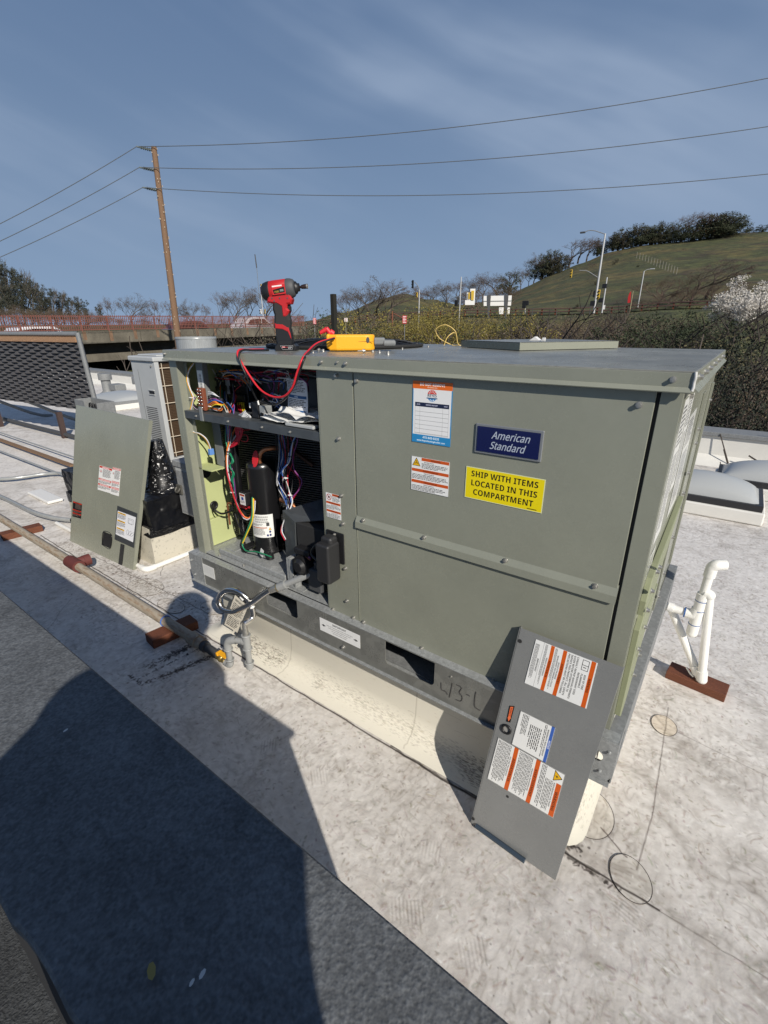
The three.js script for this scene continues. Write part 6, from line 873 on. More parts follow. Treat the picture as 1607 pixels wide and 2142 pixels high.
{ const s1 = skeleton(11, BARE), s2 = skeleton(12, { ...BARE, first: 4, spread: .65, up: .2 }), s3 = skeleton(15, { ...BARE, lean: .7, spread: .6, up: .1, levels: 6, trunk: .18 }), s4 = skeleton(19, { ...BARE, stems: 5, flare: .6, trunk: .16, rad: .008, levels: 5, spread: .55 }), s5 = skeleton(23, { ...BARE, stems: 9, flare: .5, trunk: .3, rad: .006, levels: 4, spread: .34, up: .6 });
  const twig = (t, seed) => leaves(t, seed, 5, .05, .007, 5);
  mk('bare_a', s1.wood, bark, twig(s1.tips, 1), barkRed); mk('bare_b', s2.wood, bark, twig(s2.tips, 2), bark); mk('bare_lean', s3.wood, bark, twig(s3.tips, 3), barkRed); mk('brush', s4.wood, barkRed, leaves(s4.tips, 4, 7, .08, .0075, 3), LM(.12, .092, .058)); mk('willow', s5.wood, std({ color: lin(.2, .15, .04), roughness: .9 }), leaves(s5.tips, 5, 10, .06, .007, 2), LM(.2, .165, .035));
  const oakL = [[0, .5, 0, .42, .36], [.25, .36, .1, .3, .3], [-.25, .34, -.1, .3, .3], [.05, .2, .25, .36, .22], [.1, .16, -.2, .36, .18]], oakM = [[.05, .5, 0, .4, .4], [.3, .5, .1, .28, .34], [-.28, .3, -.1, .28, .28], [0, .2, .25, .38, .2], [-.1, .15, -.2, .34, .16]];
  const o1 = skeleton(31, { ...BARE, levels: 4, first: 4, spread: .7, trunk: .1, rad: .02 }), o2 = skeleton(35, { ...BARE, levels: 4, first: 4, spread: .75, trunk: .1, rad: .02, lean: .4 });
  o1.wood.scale(.78, .78, .78); o2.wood.scale(.78, .78, .78); mk('oak_a', o1.wood, barkDark, clumps(31, { n: 110, lobes: oakL, clump: .1, leaves: 44, size: .016 }), LM(.045, .052, .024)); mk('oak_b', o2.wood, barkDark, clumps(35, { n: 100, lobes: oakM, clump: .1, leaves: 42, size: .016, lean: .4 }), LM(.06, .056, .028)); mk('oak_rust', o2.wood, barkDark, clumps(36, { n: 60, lobes: oakM, clump: .1, leaves: 36, size: .015 }), LM(.14, .075, .03));
  const e1 = skeleton(41, { ...BARE, levels: 4, first: 4, spread: .36, trunk: .3, rad: .014, up: .5, ratio: .66 }), e2 = skeleton(45, { ...BARE, levels: 4, first: 4, spread: .42, trunk: .26, rad: .014, up: .5, ratio: .66 });
  const gl = (s) => { const r = rng(s), o = []; for (let i = 0; i < 11; i++) o.push([(r() - .5) * .34, .28 + .64 * (i / 10), (r() - .5) * .34, .1 + .1 * r(), .07 + .06 * r()]); return o; };
  mk('gum_a', e1.wood, barkPale, clumps(41, { n: 170, lobes: gl(3), clump: .05, leaves: 34, size: .011 }), LM(.042, .045, .03)); mk('gum_b', e2.wood, barkPale, clumps(45, { n: 170, lobes: gl(8), clump: .055, leaves: 34, size: .011 }), LM(.036, .04, .026));
  const h1 = skeleton(51, { ...BARE, stems: 6, flare: .55, trunk: .2, rad: .008, levels: 4, spread: .6 }), h2 = skeleton(55, { ...BARE, stems: 7, flare: .75, trunk: .17, rad: .008, levels: 4, spread: .7, up: .05 });
  const sl = (s) => { const r = rng(s), o = []; for (let i = 0; i < 9; i++) o.push([(r() - .5) * .75, .2 + .62 * r(), (r() - .5) * .75, .14 + .14 * r(), .14 + .12 * r()]); return o; };
  mk('shrub_a', h1.wood, barkDark, clumps(51, { n: 140, lobes: sl(2), clump: .07, leaves: 54, size: .006 }), LM(.05, .068, .022)); mk('shrub_b', h2.wood, bark, clumps(55, { n: 120, lobes: sl(5), clump: .075, leaves: 50, size: .006 }), LM(.088, .078, .034)); mk('shrub_grey', h1.wood, bark, clumps(56, { n: 100, lobes: sl(7), clump: .07, leaves: 44, size: .006 }), LM(.14, .13, .09)); mk('shrub_dense', h2.wood, barkDark, clumps(58, { n: 190, lobes: sl(11), clump: .08, leaves: 60, size: .0065 }), LM(.034, .046, .018)); mk('shrub_dark', h2.wood, barkDark, clumps(57, { n: 200, lobes: sl(9), clump: .08, leaves: 76, size: .0052 }), LM(.015, .02, .009));  // shrub_dark: leaf colour lowered to carry the shade those trees stand in
  const sp = skeleton(61, { ...BARE, stems: 2, flare: .1, trunk: .4, rad: .006, levels: 3, spread: .35, up: .7 }); mk('sapling', sp.wood, barkDark, leaves(sp.tips, 61, 12, .07, .011, 1), LM(.3, .25, .035));
  mk('blossom', s2.wood, barkDark, leaves(s2.tips, 71, 16, .05, .0095, 4), LM(.66, .62, .56));
}
function plant(kind, name, label, cat, px, pyTop, D, o = {}) {
  const q = protos[kind], b = onGround(px, D), top = at(px, pyTop, D).y, h = Math.max(.6, top - b.y); const g = thing(name, label, cat, [b.x, b.y - .05, b.z], o.group);
  part(cat === 'shrub' ? 'stems' : 'trunk', q.wood, q.woodMat, g); part('crown', q.crown, q.crownMat, g); const w = h * (o.w ?? 1); g.scale.set(w, h, w); g.rotation.y = o.turn ?? (px * 1.37 % 6.28); return g;
}
// left: eucalyptus stand, then scrub and bare trees behind the bridge
[[-40, 530, 120, 1], [4, 540, 118, .8], [32, 541, 122, .7], [62, 572, 120, .9], [90, 588, 124, .9], [112, 594, 118, .8], [146, 612, 126, .9], [178, 626, 128, 1], [208, 634, 132, .9], [-90, 520, 118, 1], [20, 575, 105, 1], [48, 552, 121, 1], [76, 580, 116, 1], [130, 602, 121, 1], [162, 618, 120, 1.1], [-10, 560, 108, 1.1], [100, 610, 108, 1.2]].forEach(([px, py, D, w], i) => plant(i % 2 ? 'gum_b' : 'gum_a', 'eucalyptus_tree', 'tall dark eucalyptus tree in the stand beyond the bridge', 'tree', px, py, D, { w: w * .8, group: 'eucalyptus stand' }));
[[10, 640, 88], [48, 633, 86], [86, 636, 90], [120, 645, 88], [150, 640, 92], [185, 650, 90], [220, 655, 92], [250, 662, 94], [-40, 640, 88], [300, 664, 96], [360, 665, 98], [420, 665, 98], [480, 664, 98], [535, 662, 98], [590, 662, 98], [560, 660, 80], [610, 650, 76]].forEach(([px, py, D], i) => plant('brush', 'scrub_thicket', 'brown leafless scrub showing above the red bridge fence', 'shrub', px, py, D, { w: 1.3, group: 'scrub beyond the bridge' }));
[[234, 618, 95, 'bare_a', .7], [272, 610, 92, 'bare_b', .95], [330, 622, 100, 'bare_a', .8], [352, 626, 104, 'bare_a', .7], [402, 622, 100, 'bare_b', .8], [425, 632, 102, 'bare_a', .7], [462, 606, 94, 'bare_a', .8], [492, 596, 92, 'bare_b', .95], [520, 598, 96, 'bare_a', .8], [556, 586, 94, 'bare_b', .9], [580, 600, 98, 'bare_a', .8], [385, 640, 106, 'bare_b', .9], [300, 640, 104, 'bare_b', .9]].forEach(([px, py, D, k, w]) => plant(k, 'bare_tree', 'leafless tree standing behind the bridge fence', 'tree', px, py, D, { w, group: 'leafless trees behind the bridge' }));
// middle: bare trees on the mound and hedge of shrubs
[[748, 588, 58, 'bare_b', 1.1], [775, 577, 55, 'bare_b', 1.25], [812, 580, 60, 'bare_lean', 1], [725, 608, 62, 'bare_a', 1], [840, 640, 56, 'brush', 1.3], [700, 640, 60, 'bare_a', 1]].forEach(([px, py, D, k, w]) => plant(k, 'bare_tree', 'spreading leafless tree in front of the small mound', 'tree', px, py, D, { w, group: 'leafless trees by the mound' }));
[[868, 596, 112, 'bare_a', 1], [905, 590, 150, 'bare_b', 1.1], [930, 584, 155, 'bare_b', 1.2], [955, 586, 160, 'bare_a', 1.2], [985, 578, 170, 'bare_b', 1.2], [1008, 568, 170, 'bare_a', 1.2], [1035, 566, 175, 'bare_b', 1.2], [1062, 566, 200, 'oak_a', .9], [1085, 556, 205, 'bare_b', 1], [890, 600, 140, 'bare_a', 1], [1018, 590, 120, 'brush', 1.4], [985, 604, 118, 'brush', 1.4], [1046, 600, 130, 'brush', 1.4], [950, 612, 120, 'shrub_b', 1.4], [925, 622, 110, 'shrub_a', 1.5], [1000, 618, 105, 'brush', 1.4]].forEach(([px, py, D, k, w], i) => plant(k, k.startsWith('bare') ? 'bare_tree' : k.startsWith('oak') ? 'oak_tree' : 'hill_shrub', k.startsWith('bare') ? 'leafless oak at the foot of the ridge line' : k.startsWith('oak') ? 'dark evergreen oak at the foot of the ridge line' : k === 'brush' ? 'reddish brown thicket behind the sign back' : 'green brown shrub behind the white poles', k.includes('bare') || k.includes('oak') ? 'tree' : 'shrub', px, py, D, { w, group: 'ridge foot vegetation ' + k.split('_')[0] }));
// ridge trees
[[1110, 534, 222, 'bare_b', 1.1], [1100, 560, 224, 'bare_a', 1.2], [1140, 524, 222, 'oak_a', 1], [1158, 528, 224, 'oak_b', 1], [1178, 512, 222, 'bare_lean', 1.1], [1195, 504, 224, 'bare_lean', 1.1], [1212, 498, 222, 'bare_lean', 1.1], [1232, 508, 224, 'oak_b', .8], [1272, 490, 222, 'oak_a', 1.1], [1290, 482, 224, 'oak_a', 1], [1306, 480, 222, 'oak_b', 1], [1328, 478, 223, 'oak_a', 1.1], [1345, 476, 222, 'oak_b', 1.1], [1362, 474, 222, 'oak_a', 1], [1382, 458, 222, 'bare_lean', 1.1], [1400, 452, 224, 'bare_lean', 1.15], [1416, 454, 222, 'bare_lean', 1.1], [1432, 466, 222, 'oak_rust', 1.1], [1420, 482, 218, 'oak_a', 1.3], [1462, 456, 224, 'oak_a', 1.15], [1480, 454, 222, 'oak_a', 1.1], [1490, 462, 224, 'oak_b', 1], [1445, 470, 220, 'oak_rust', 1.1], [1552, 478, 228, 'oak_a', 1.4], [1522, 484, 228, 'oak_b', 1], [1600, 470, 229, 'bare_b', 1.1], [1590, 477, 229, 'bare_a', 1.1], [1250, 505, 224, 'bare_lean', .9], [1125, 545, 222, 'oak_a', 1.2], [1166, 540, 220, 'bare_lean', 1.1], [1262, 494, 223, 'oak_b', 1.2], [1282, 486, 221, 'oak_b', 1.2], [1316, 480, 221, 'oak_a', 1.3], [1336, 478, 221, 'oak_a', 1.3], [1354, 478, 220, 'oak_b', 1.3], [1372, 478, 220, 'oak_a', 1.3], [1395, 476, 219, 'oak_a', 1.4], [1455, 462, 219, 'oak_a', 1.4], [1472, 456, 220, 'oak_a', 1.4], [1146, 536, 220, 'oak_b', 1.3], [1240, 510, 222, 'oak_a', 1.1]].forEach(([px, py, D, k, w]) => { const bare = k.startsWith('bare'), rust = k === 'oak_rust'; if (!bare) w *= 1.1; py -= (bare ? 6 : 7) + 4 * Math.sin(px * 2.7); w *= 1 + .18 * Math.sin(px * 1.9); plant(k, bare ? 'bare_tree' : 'oak_tree', bare ? 'wind swept leafless oak on the hill ridge' : rust ? 'rust brown oak on the hill ridge' : 'dark evergreen oak on the hill ridge', 'tree', px, py, D, { w, turn: bare ? -.4 : undefined, group: 'ridge ' + (bare ? 'leafless oaks' : rust ? 'rust oaks' : 'evergreen oaks') }); });
// bushes dotted on the hillside
[[1318, 556, 160, 'oak_a', 1.2], [1237, 587, 130, 'oak_b', 1], [1285, 634, 82, 'shrub_grey', 1.5], [1410, 520, 190, 'bare_lean', 1.6], [1270, 540, 180, 'oak_b', 1], [1225, 549, 190, 'brush', 1.2], [1205, 641, 80, 'oak_b', 1.2], [1548, 568, 120, 'bare_lean', 1.5]].forEach(([px, py, D, k, w]) => plant(k, 'hillside_bush', k === 'shrub_grey' ? 'round grey green bush at the foot of the hill' : 'small lone bush growing on the grassy hillside', 'shrub', px, py, D, { w, group: k === 'shrub_grey' ? undefined : 'lone bushes on the hillside' }));
[[1400, 565, 78, 'brush', 1.5], [1440, 555, 76, 'bare_lean', 1.5], [1470, 540, 80, 'bare_lean', 1.3], [1375, 590, 74, 'bare_lean', 1.5], [1420, 600, 72, 'brush', 1.6], [1460, 590, 74, 'brush', 1.5], [1500, 580, 78, 'brush', 1.5], [1350, 620, 70, 'brush', 1.5], [1530, 600, 74, 'brush', 1.4], [1390, 620, 66, 'bare_lean', 1.6], [1560, 590, 78, 'brush', 1.4]].forEach(([px, py, D, k, w]) => plant(k, 'thicket_tree', 'low twisted reddish thicket below the hill fence', 'tree', px, py, D, { w, turn: -.3, group: 'twisted thicket' }));
// hedge just beyond the roof
[[612, 648, 26, 'shrub_a', .9], [640, 650, 28, 'shrub_grey', 1], [668, 652, 27, 'shrub_grey', 1], [690, 672, 24, 'shrub_a', 1], [735, 668, 30, 'brush', 1.2], [770, 664, 32, 'brush', 1.2], [805, 672, 28, 'brush', 1.2], [835, 676, 26, 'shrub_b', 1.1], [870, 668, 30, 'willow', 1], [905, 644, 27, 'willow', 1], [940, 636, 28, 'willow', 1.05], [968, 650, 27, 'willow', 1], [1000, 655, 26, 'shrub_b', 1.1], [1030, 650, 28, 'shrub_a', 1.1], [1062, 662, 27, 'shrub_a', 1.2], [1095, 668, 26, 'shrub_a', 1.2], [1130, 670, 30, 'brush', 1.2], [1160, 672, 28, 'brush', 1.3], [1190, 668, 34, 'brush', 1.3], [1225, 664, 32, 'brush', 1.3], [1260, 668, 30, 'shrub_b', 1.2], [1290, 658, 34, 'brush', 1.4], [1320, 650, 38, 'brush', 1.4], [1350, 648, 24, 'shrub_dense', 1.1], [1385, 640, 24, 'shrub_dense', 1.1], [1420, 636, 24, 'shrub_dense', 1.1], [1455, 634, 26, 'shrub_dense', 1.1], [1480, 640, 28, 'shrub_dense', 1.1], [750, 698, 20, 'brush', 1.1], [800, 700, 20, 'shrub_b', 1.1], [880, 697, 20, 'shrub_b', 1.1], [1010, 700, 18, 'shrub_b', 1.1], [1330, 700, 18, 'brush', 1.2], [1270, 705, 18, 'brush', 1.2], [1180, 702, 20, 'brush', 1.2], [1100, 698, 20, 'shrub_b', 1.2], [650, 700, 18, 'shrub_a', 1.1], [590, 690, 20, 'shrub_a', 1], [700, 702, 18, 'shrub_b', 1.1], [950, 688, 20, 'shrub_a', 1.1], [1060, 690, 20, 'brush', 1.2], [1410, 700, 17, 'shrub_b', 1.2], [1460, 670, 19, 'shrub_b', 1.2]].forEach(([px, py, D, k, w]) => plant(k, k === 'willow' ? 'willow_shrub' : k === 'brush' ? 'dry_shrub' : 'hedge_shrub', { willow: 'yellow green upright willow shrub behind the unit', brush: 'dry brown twiggy shrub in the hedge behind the unit', shrub_dense: 'dense dark green shrub beneath the twisted thicket', shrub_a: 'dark green leafy shrub in the hedge behind the unit', shrub_b: 'olive leafy shrub in the hedge behind the unit', shrub_grey: 'pale grey leaved shrub beside the power tool' }[k], 'shrub', px, py - (D > 21 ? 14 : 6), D, { w: w * 1.05, group: 'hedge ' + k }));
plant('sapling', 'sapling', 'slim sapling with bright yellow leaves behind the clamp meter', 'tree', 697, 645, 17, { w: .35 }); plant('sapling', 'sapling', 'low yellow leaved sapling in the dry brush', 'tree', 735, 690, 18, { w: .5 });
plant('blossom', 'blossom_tree', 'white blossoming tree beside the dark evergreen', 'tree', 1585, 570, 42, { w: 1.0 }); plant('blossom', 'blossom_tree', 'smaller white blossoming tree below the thicket', 'tree', 1535, 612, 44, { w: .8 });
[[1580, 668, 10.5, .8], [1625, 655, 10, 1], [1535, 735, 9.5, .8], [1600, 740, 8.6, 1], [1660, 690, 9.5, 1.1], [1560, 790, 8.2, 1], [1505, 780, 9, .8]].forEach(([px, py, D, w]) => plant('shrub_dark', 'evergreen_tree', 'dense dark evergreen tree close behind the far parapet', 'tree', px, py, D, { w: w * .75, group: 'dark evergreens behind the parapet' }));

// ------------------------------------------------------------------ overpass with fence and traffic
{
  const b = thing('overpass', 'concrete road bridge with rusty red picket fence', 'bridge', [0, 0, 0]); const mC = std({ color: lin(.26, .24, .2), roughness: .9, map: rep(T_concrete, 3) }), mR = std({ color: lin(.2, .075, .058), roughness: .85 }), mStain = std({ color: lin(.38, .24, .16), roughness: .9, map: rep(T_concrete, 1.5) });
  const A = at(-250, 703, 36), B = at(640, 683, 54); const d = B.clone().sub(A), L = d.length(); d.normalize(); const out = V(-d.z, 0, d.x).normalize(); if (out.dot(CP.clone().sub(A)) < 0) out.negate();
  const pt = (s, y, o) => A.clone().addScaledVector(d, s).addScaledVector(out, o).add(V(0, y, 0));
  const bar = (s0, s1, y0, y1, o0, o1) => { const q = [pt(s0, y0, o1), pt(s1, y0, o1), pt(s1, y1, o1), pt(s0, y1, o1)]; if (V(0, 0, 0).copy(q[1]).sub(q[0]).cross(q[3].clone().sub(q[0])).dot(out) < 0) q.reverse(); return uvm(slab(q, o1 - o0)); };
  for (let k = 0; k < 14; k++) part('barrier', bar(k * L / 14 + .02, (k + 1) * L / 14 - .02, -.7, 0, -.3, 0), mC, b);
  part('deck_edge', bar(0, L, -.78, -.702, -27, .06), mC, b); part('girder', bar(0, L, -1.7, -.782, -2.2, -2.0), mC, b); part('girder_flange', bar(0, L, -2.0, -1.5, -2.2, -.5), mC, b); part('far_girder', bar(0, L, -2.0, -.782, -27, -26.7), mC, b);
  for (let k = 0; k < 18; k++) { const s = (k + .5) * L / 18; part('rust_stain', bar(s - .12, s + .12, -.66 + .06 * (k % 3), -.01, -.01, .004), mStain, b); part('fence_post', bar(s - .03, s + .03, 0, .98, -.2, -.14), mR, b); }
  for (const y of [.08, .34, .93]) part('fence_rail', bar(0, L, y, y + .045, -.19, -.15), mR, b);
  const pk = []; for (let s = 0; s < L; s += .14) pk.push(rod(pt(s, .05, -.17), pt(s, 1.02, -.17), .028, .028, 3, false)); part('picket', pk, mR, b).userData.kind = 'stuff';
  for (const y of [.5, .62, .74]) part('fence_wire', bar(0, L, y, y + .02, -.175, -.165), mR, b);
  part('abutment', bar(0, L, -5.5, -.8, -28.5, -27.2), mC, b); part('end_wall', bar(L + .1, L + .6, -5.5, -.8, -27, -2.3), mC, b); part('pier', [bar(L * .48, L * .53, -5.5, -2.05, -6, -3)], mC, b);
  rebase(b, A.x, -3, A.z);
  // cars
  const car = (s, o, col, label, dark) => {
    const g = thing('car', label, 'car', [0, 0, 0]); const pr = [[-2.2, .35], [-2.25, .7], [-2.05, .95], [-1.75, 1.05], [-1.3, 1.5], [-.6, 1.62], [.7, 1.6], [1.15, 1.35], [1.5, 1.02], [2.1, .9], [2.25, .65], [2.2, .35]]; const body = poly(pr, 1.75, .08); body.translate(0, 0, -.8); part('body', body, new THREE.MeshPhysicalMaterial({ color: col, roughness: .35, clearcoat: .8 }), g);
    for (const z of [.875, -.885]) for (const w of [[[-1.55, 1.05], [-1.2, 1.42], [-.7, 1.5], [-.7, 1.05]], [[-.62, 1.05], [-.62, 1.52], [.2, 1.52], [.2, 1.05]], [[.28, 1.05], [.28, 1.52], [.72, 1.5], [1.25, 1.05]]]) part('window', poly(w, .012).translate(0, 0, z), M.blackGloss, g);
    for (const x of [-1.4, 1.4]) for (const z of [.78, -.9]) { const w = part('wheel', new THREE.CylinderGeometry(.33, .33, .2, 24).rotateX(Math.PI / 2).translate(x, .33, z + .06), M.blackMatte, g); part('rim', new THREE.CylinderGeometry(.2, .2, .21, 16).rotateX(Math.PI / 2).translate(x, .33, z + .06), M.steel, w); }
    const p = A.clone().addScaledVector(d, s).addScaledVector(out, o); g.position.set(p.x, p.y - .76, p.z); g.rotation.y = Math.atan2(-d.z, d.x); return g; };
  const sOf = (px, py) => { const r = ray(px, py); const den = r.x * d.z - r.z * d.x; const t = ((A.x - CP.x) * d.z - (A.z - CP.z) * d.x) / den; return V(CP.x + r.x * t - A.x, 0, CP.z + r.z * t - A.z).dot(d); };
  car(sOf(562, 680), -2.0, lin(.6, .6, .62), 'white estate car driving on the bridge'); car(sOf(112, 694), -2.2, lin(.7, .7, .7), 'white car roof just showing above the bridge barrier').position.y -= .55; car(sOf(432, 690), -2.2, lin(.08, .03, .03), 'dark red car behind the bridge fence').position.y -= .3;
}

// ------------------------------------------------------------------ utility pole and wires
{
  const D = 30, base = at(372, 705, D), top = at(322, 307, D); const p = thing('utility_pole', 'tall brown wooden utility pole with three insulator arms', 'utility pole', [0, 0, 0]); base.y = -4.4; const bx = at(372, 705, D), k = (-4.4 - top.y) / (bx.y - top.y); const foot = top.clone().lerp(bx, k);
  const mp = std({ color: lin(.5, .36, .26), roughness: .9, map: rep(T_wood, .8), bumpMap: rep(T_wood, .8), bumpScale: .01 }); part('pole', uvm(rod(foot, top, .21, .125, 14)), mp, p);
  const r = rng(6), ax = top.clone().sub(foot); const st = []; for (let i = 0; i < 70; i++) { const q = foot.clone().addScaledVector(ax, .35 + .65 * r()), a = r() * 6.28; st.push(box(-.015, .015, -.03, .03, -.01, .01).translate(q.x + Math.cos(a) * .17, q.y, q.z + Math.sin(a) * .17)); } part('staples_and_splinters', st, std({ color: lin(.55, .45, .33), roughness: .7 }), p).userData.kind = 'stuff';
  const ins = [[[322, 315], [286, 306.5]], [[327, 357], [292, 350]], [[333, 399], [299, 392]]].map(([a, b]) => [at(a[0], a[1], D), at(b[0], b[1], D + .2)]);
  ins.forEach(([a, b]) => { const m = part('insulator_arm', rod(a, b, .05, .035, 10), std({ color: lin(.13, .15, .14), roughness: .5 }), p); const n = 7; for (let i = 1; i < n; i++) { const q = a.clone().lerp(b, i / n * .85), e = rod(q, q.clone().lerp(b, .04), .075, .075, 12); part('insulator_disc', e, m.material, m); } });
  rebase(p, foot.x, -4.4, foot.z);
  const sag = (a, b, s) => { const o = []; for (let i = 0; i <= 40; i++) { const t = i / 40, q = a.clone().lerp(b, t); q.y -= s * 4 * t * (1 - t); o.push(q); } return o; };
  const names = ['topmost', 'middle', 'lowest'];
  [[-260, 588], [-260, 616], [-260, 640]].forEach(([px, py], i) => solo('power_line', tube(sag(ins[i][1], at(px, py, 34), .25), .016, 40, 5), M.wire = std({ color: lin(.09, .1, .11), roughness: .7 }), names[i] + ' of the three power lines running left from the pole', 'power line', 'power lines'));
  [[2050, 66], [2050, 188], [2050, 308]].forEach(([px, py], i) => solo('power_line', tube(sag(ins[i][1], at(px, py, 34), .9), .016, 60, 5), M.wire, names[i] + ' of the three power lines running right from the pole', 'power line', 'power lines'));
}

// ------------------------------------------------------------------ street furniture
{
  const white = std({ color: lin(.5, .5, .49), roughness: .45, metalness: .3 }), yel = std({ color: lin(.55, .36, .03), roughness: .6 }), blk = M.black, redP = std({ color: lin(.42, .02, .025), roughness: .6 });
  const post = (g, px0, py0, px1, py1, D, r, mat = white, name = 'post') => { const a = at(px0, py0, D), b = at(px1, py1, D); b.x = a.x; b.z = a.z; const gy = Math.min(a.y, terr(Math.atan2(a.x - CP.x, CP.z - a.z), D)); return part(name, rod(V(a.x, gy - .1, a.z), V(a.x, b.y, a.z), r, r * .75, 10), mat, g); };
  const signal = (g, px, py0, py1, D, face, n = 3, mat = yel) => { const a = at(px, py1, D), b = at(px, py0, D), h = b.y - a.y, w = h / n * .8; const m = part('signal_head', box(a.x - w / 2, a.x + w / 2, a.y, b.y, a.z - w * .3, a.z + w * .3, .03), mat, g); for (let i = 0; i < n; i++) part('lens', [new THREE.CylinderGeometry(w * .36, w * .36, .05, 14).rotateX(Math.PI / 2).translate(a.x, a.y + h * (i + .5) / n, a.z + w * .33), new THREE.CylinderGeometry(w * .4, w * .4, .2, 12, 1, true, -1.57, 3.14).rotateX(Math.PI / 2).translate(a.x, a.y + h * (i + .5) / n, a.z + w * .4)], blk, m); return m; };
  const board = (g, px0, py0, px1, py1, D, mat, name = 'board', th = .05) => { const a = at(px0, py1, D), b = at(px1, py0, D), c = at(px1, py1, D), e = at(px0, py0, D); return part(name, slab([a, V(c.x, a.y, c.z), V(c.x, e.y, c.z), e], th), mat, g); };
  const base = (g, px, D) => { const q = onGround(px, D); return rebase(g, q.x, q.y, q.z); };
  { const D = 68, g = thing('street_light', 'tall grey street light with curved arm and traffic signals', 'street light'); post(g, 1242, 655, 1262, 489, D, .13); const t = at(1262, 490, D), m = [at(1250, 486, D), at(1240, 483, D), at(1228, 482.5, D), at(1219, 486, D)], pole = at(1242, 655, D); const tp = V(pole.x, t.y, pole.z), off = tp.clone().sub(t); part('lamp_arm', tube([tp, ...m.map((q) => q.add(off))], .05, 24, 6), M.galvDull, g); part('lamp_head', box(m[3].x - .5, m[3].x + .1, m[3].y - .1, m[3].y + .08, m[3].z - .12, m[3].z + .12, .05), M.darkGrey, g);
    const a0 = at(1247, 582, D), a1 = [at(1236, 575, D), at(1222, 567, D), at(1207, 566, D)]; const o2 = V(pole.x, a0.y, pole.z).sub(a0); part('signal_arm', tube([a0.add(o2), ...a1.map((q) => q.add(o2))], .055, 20, 6), M.galvDull, g); signal(g, 1194, 564, 581, D, 1); signal(g, 1242, 608, 622, D, 1, 3, blk); signal(g, 1251, 606, 626, D, 1, 3, yel); part('ped_head', (() => { const a = at(1240, 635, D); return box(a.x - .28, a.x + .28, a.y - .25, a.y + .3, a.z - .1, a.z + .1, .03); })(), blk, g); base(g, 1242, D); }
  { const D = 66, g = thing('signal_post', 'white leaning signal post beside the tall street light', 'signal post'); post(g, 1258, 662, 1271, 580, D, .09); for (const [px, y0, y1] of [[1266, 595, 602], [1258, 625, 632]]) { const a = at(px, (y0 + y1) / 2, D); part('signal_box', box(a.x - .3, a.x + .2, a.y - .22, a.y + .25, a.z - .12, a.z + .12, .04), blk, g); } const a = at(1264, 643, D); part('sign_plate', box(a.x - .08, a.x + .1, a.y - .22, a.y + .25, a.z, a.z + .03), M.white, g); base(g, 1258, D); }
  { const D = 74, g = thing('street_light', 'slim pale street light with small lamp beside the red banner', 'street light'); post(g, 1332, 656, 1348, 567, D, .08); const a = at(1332, 656, D), t = at(1348, 568, D), tp = V(a.x, t.y, a.z), o = tp.clone().sub(t); part('lamp_arm', tube([tp, at(1354, 564, D).add(o), at(1362, 563, D).add(o)], .035, 8, 5), white, g); const h = at(1365, 562.5, D).add(o); part('lamp_head', box(h.x - .25, h.x + .3, h.y - .06, h.y + .06, h.z - .08, h.z + .08, .03), white, g); base(g, 1332, D); }
  { const D = 66, g = thing('feather_banner', 'tall red feather banner on a thin pole', 'banner'); post(g, 1317, 655, 1320, 609, D, .035, std({ color: lin(.4, .33, .2), roughness: .6 })); const P = [[1318, 633], [1320, 609], [1316, 613], [1313, 622], [1312, 634]].map(([a, b]) => at(a, b, D + .05)); const s = new THREE.Shape(P.map((q) => new THREE.Vector2(q.x, q.y))); const e = new THREE.ExtrudeGeometry(s, { depth: .02, bevelEnabled: false }); const zc = at(1317, 620, D).z; e.translate(.05, 0, zc); part('banner_cloth', e, std({ color: lin(.5, .02, .02), roughness: .7 }), g); base(g, 1317, D); }
  { const D = 64, g = thing('signal_post', 'short post carrying two black signal boxes above the hedge', 'signal post'); post(g, 1097, 671, 1098, 640, D, .06); const a = at(1101, 634, D); part('signal_box', box(a.x - .45, a.x + .3, a.y - .25, a.y + .25, a.z - .15, a.z + .15, .04), blk, g); const c = at(1097, 642, D); part('signal_box', box(c.x - .25, c.x + .2, c.y - .15, c.y + .2, c.z - .14, c.z + .14, .04), blk, g); base(g, 1097, D); }
  [[1113, 645], [1163, 650], [1217, 648], [1232, 640]].forEach(([px, py], i) => { const g = thing('fence_post', 'thin dark fence post along the road edge', 'fence post', [0, 0, 0], 'road edge fence posts'); post(g, px - 1, 674, px, py, 62, .045, M.darkGrey); base(g, px, 62); });
  { const g = thing('guard_rail', 'rusty red guard rail along the road below the hill', 'guard rail'); for (const dy of [.35, .7]) { const pts = []; for (let i = 0; i <= 40; i++) { const az = mix(azOf(640), azOf(1900), i / 40), r = 70.3; pts.push(V(CP.x + Math.sin(az) * r, terr(az, r) + dy, CP.z - Math.cos(az) * r)); } part('rail', tube(pts, .07, 80, 5), std({ color: lin(.075, .04, .033), roughness: .85 }), g); } for (let i = 0; i <= 40; i++) { const az = mix(azOf(640), azOf(1900), i / 40), r = 70.5, y = terr(az, r); part('rail_post', box(-.08, .08, 0, .8, -.08, .08).translate(CP.x + Math.sin(az) * r, y - .05, CP.z - Math.cos(az) * r), M.brown, g); } base(g, 1200, 70); }
  { const D = 60, g = thing('road_sign', 'large blank white back of a road sign with two small plates', 'sign'); board(g, 1012, 619, 1069, 640, D, M.white); board(g, 1044, 643, 1053, 657, D, M.white, 'small_plate'); board(g, 1057, 643, 1066, 657, D, M.white, 'small_plate'); for (const [a, b] of [[1020, 1022], [1056, 1058]]) board(g, a, 617, b, 690, D - .12, M.darkGrey, 'sign_leg', .1); board(g, 1011, 629.5, 1070, 630.5, D - .06, M.grey, 'stiffener', .03); base(g, 1040, D); }
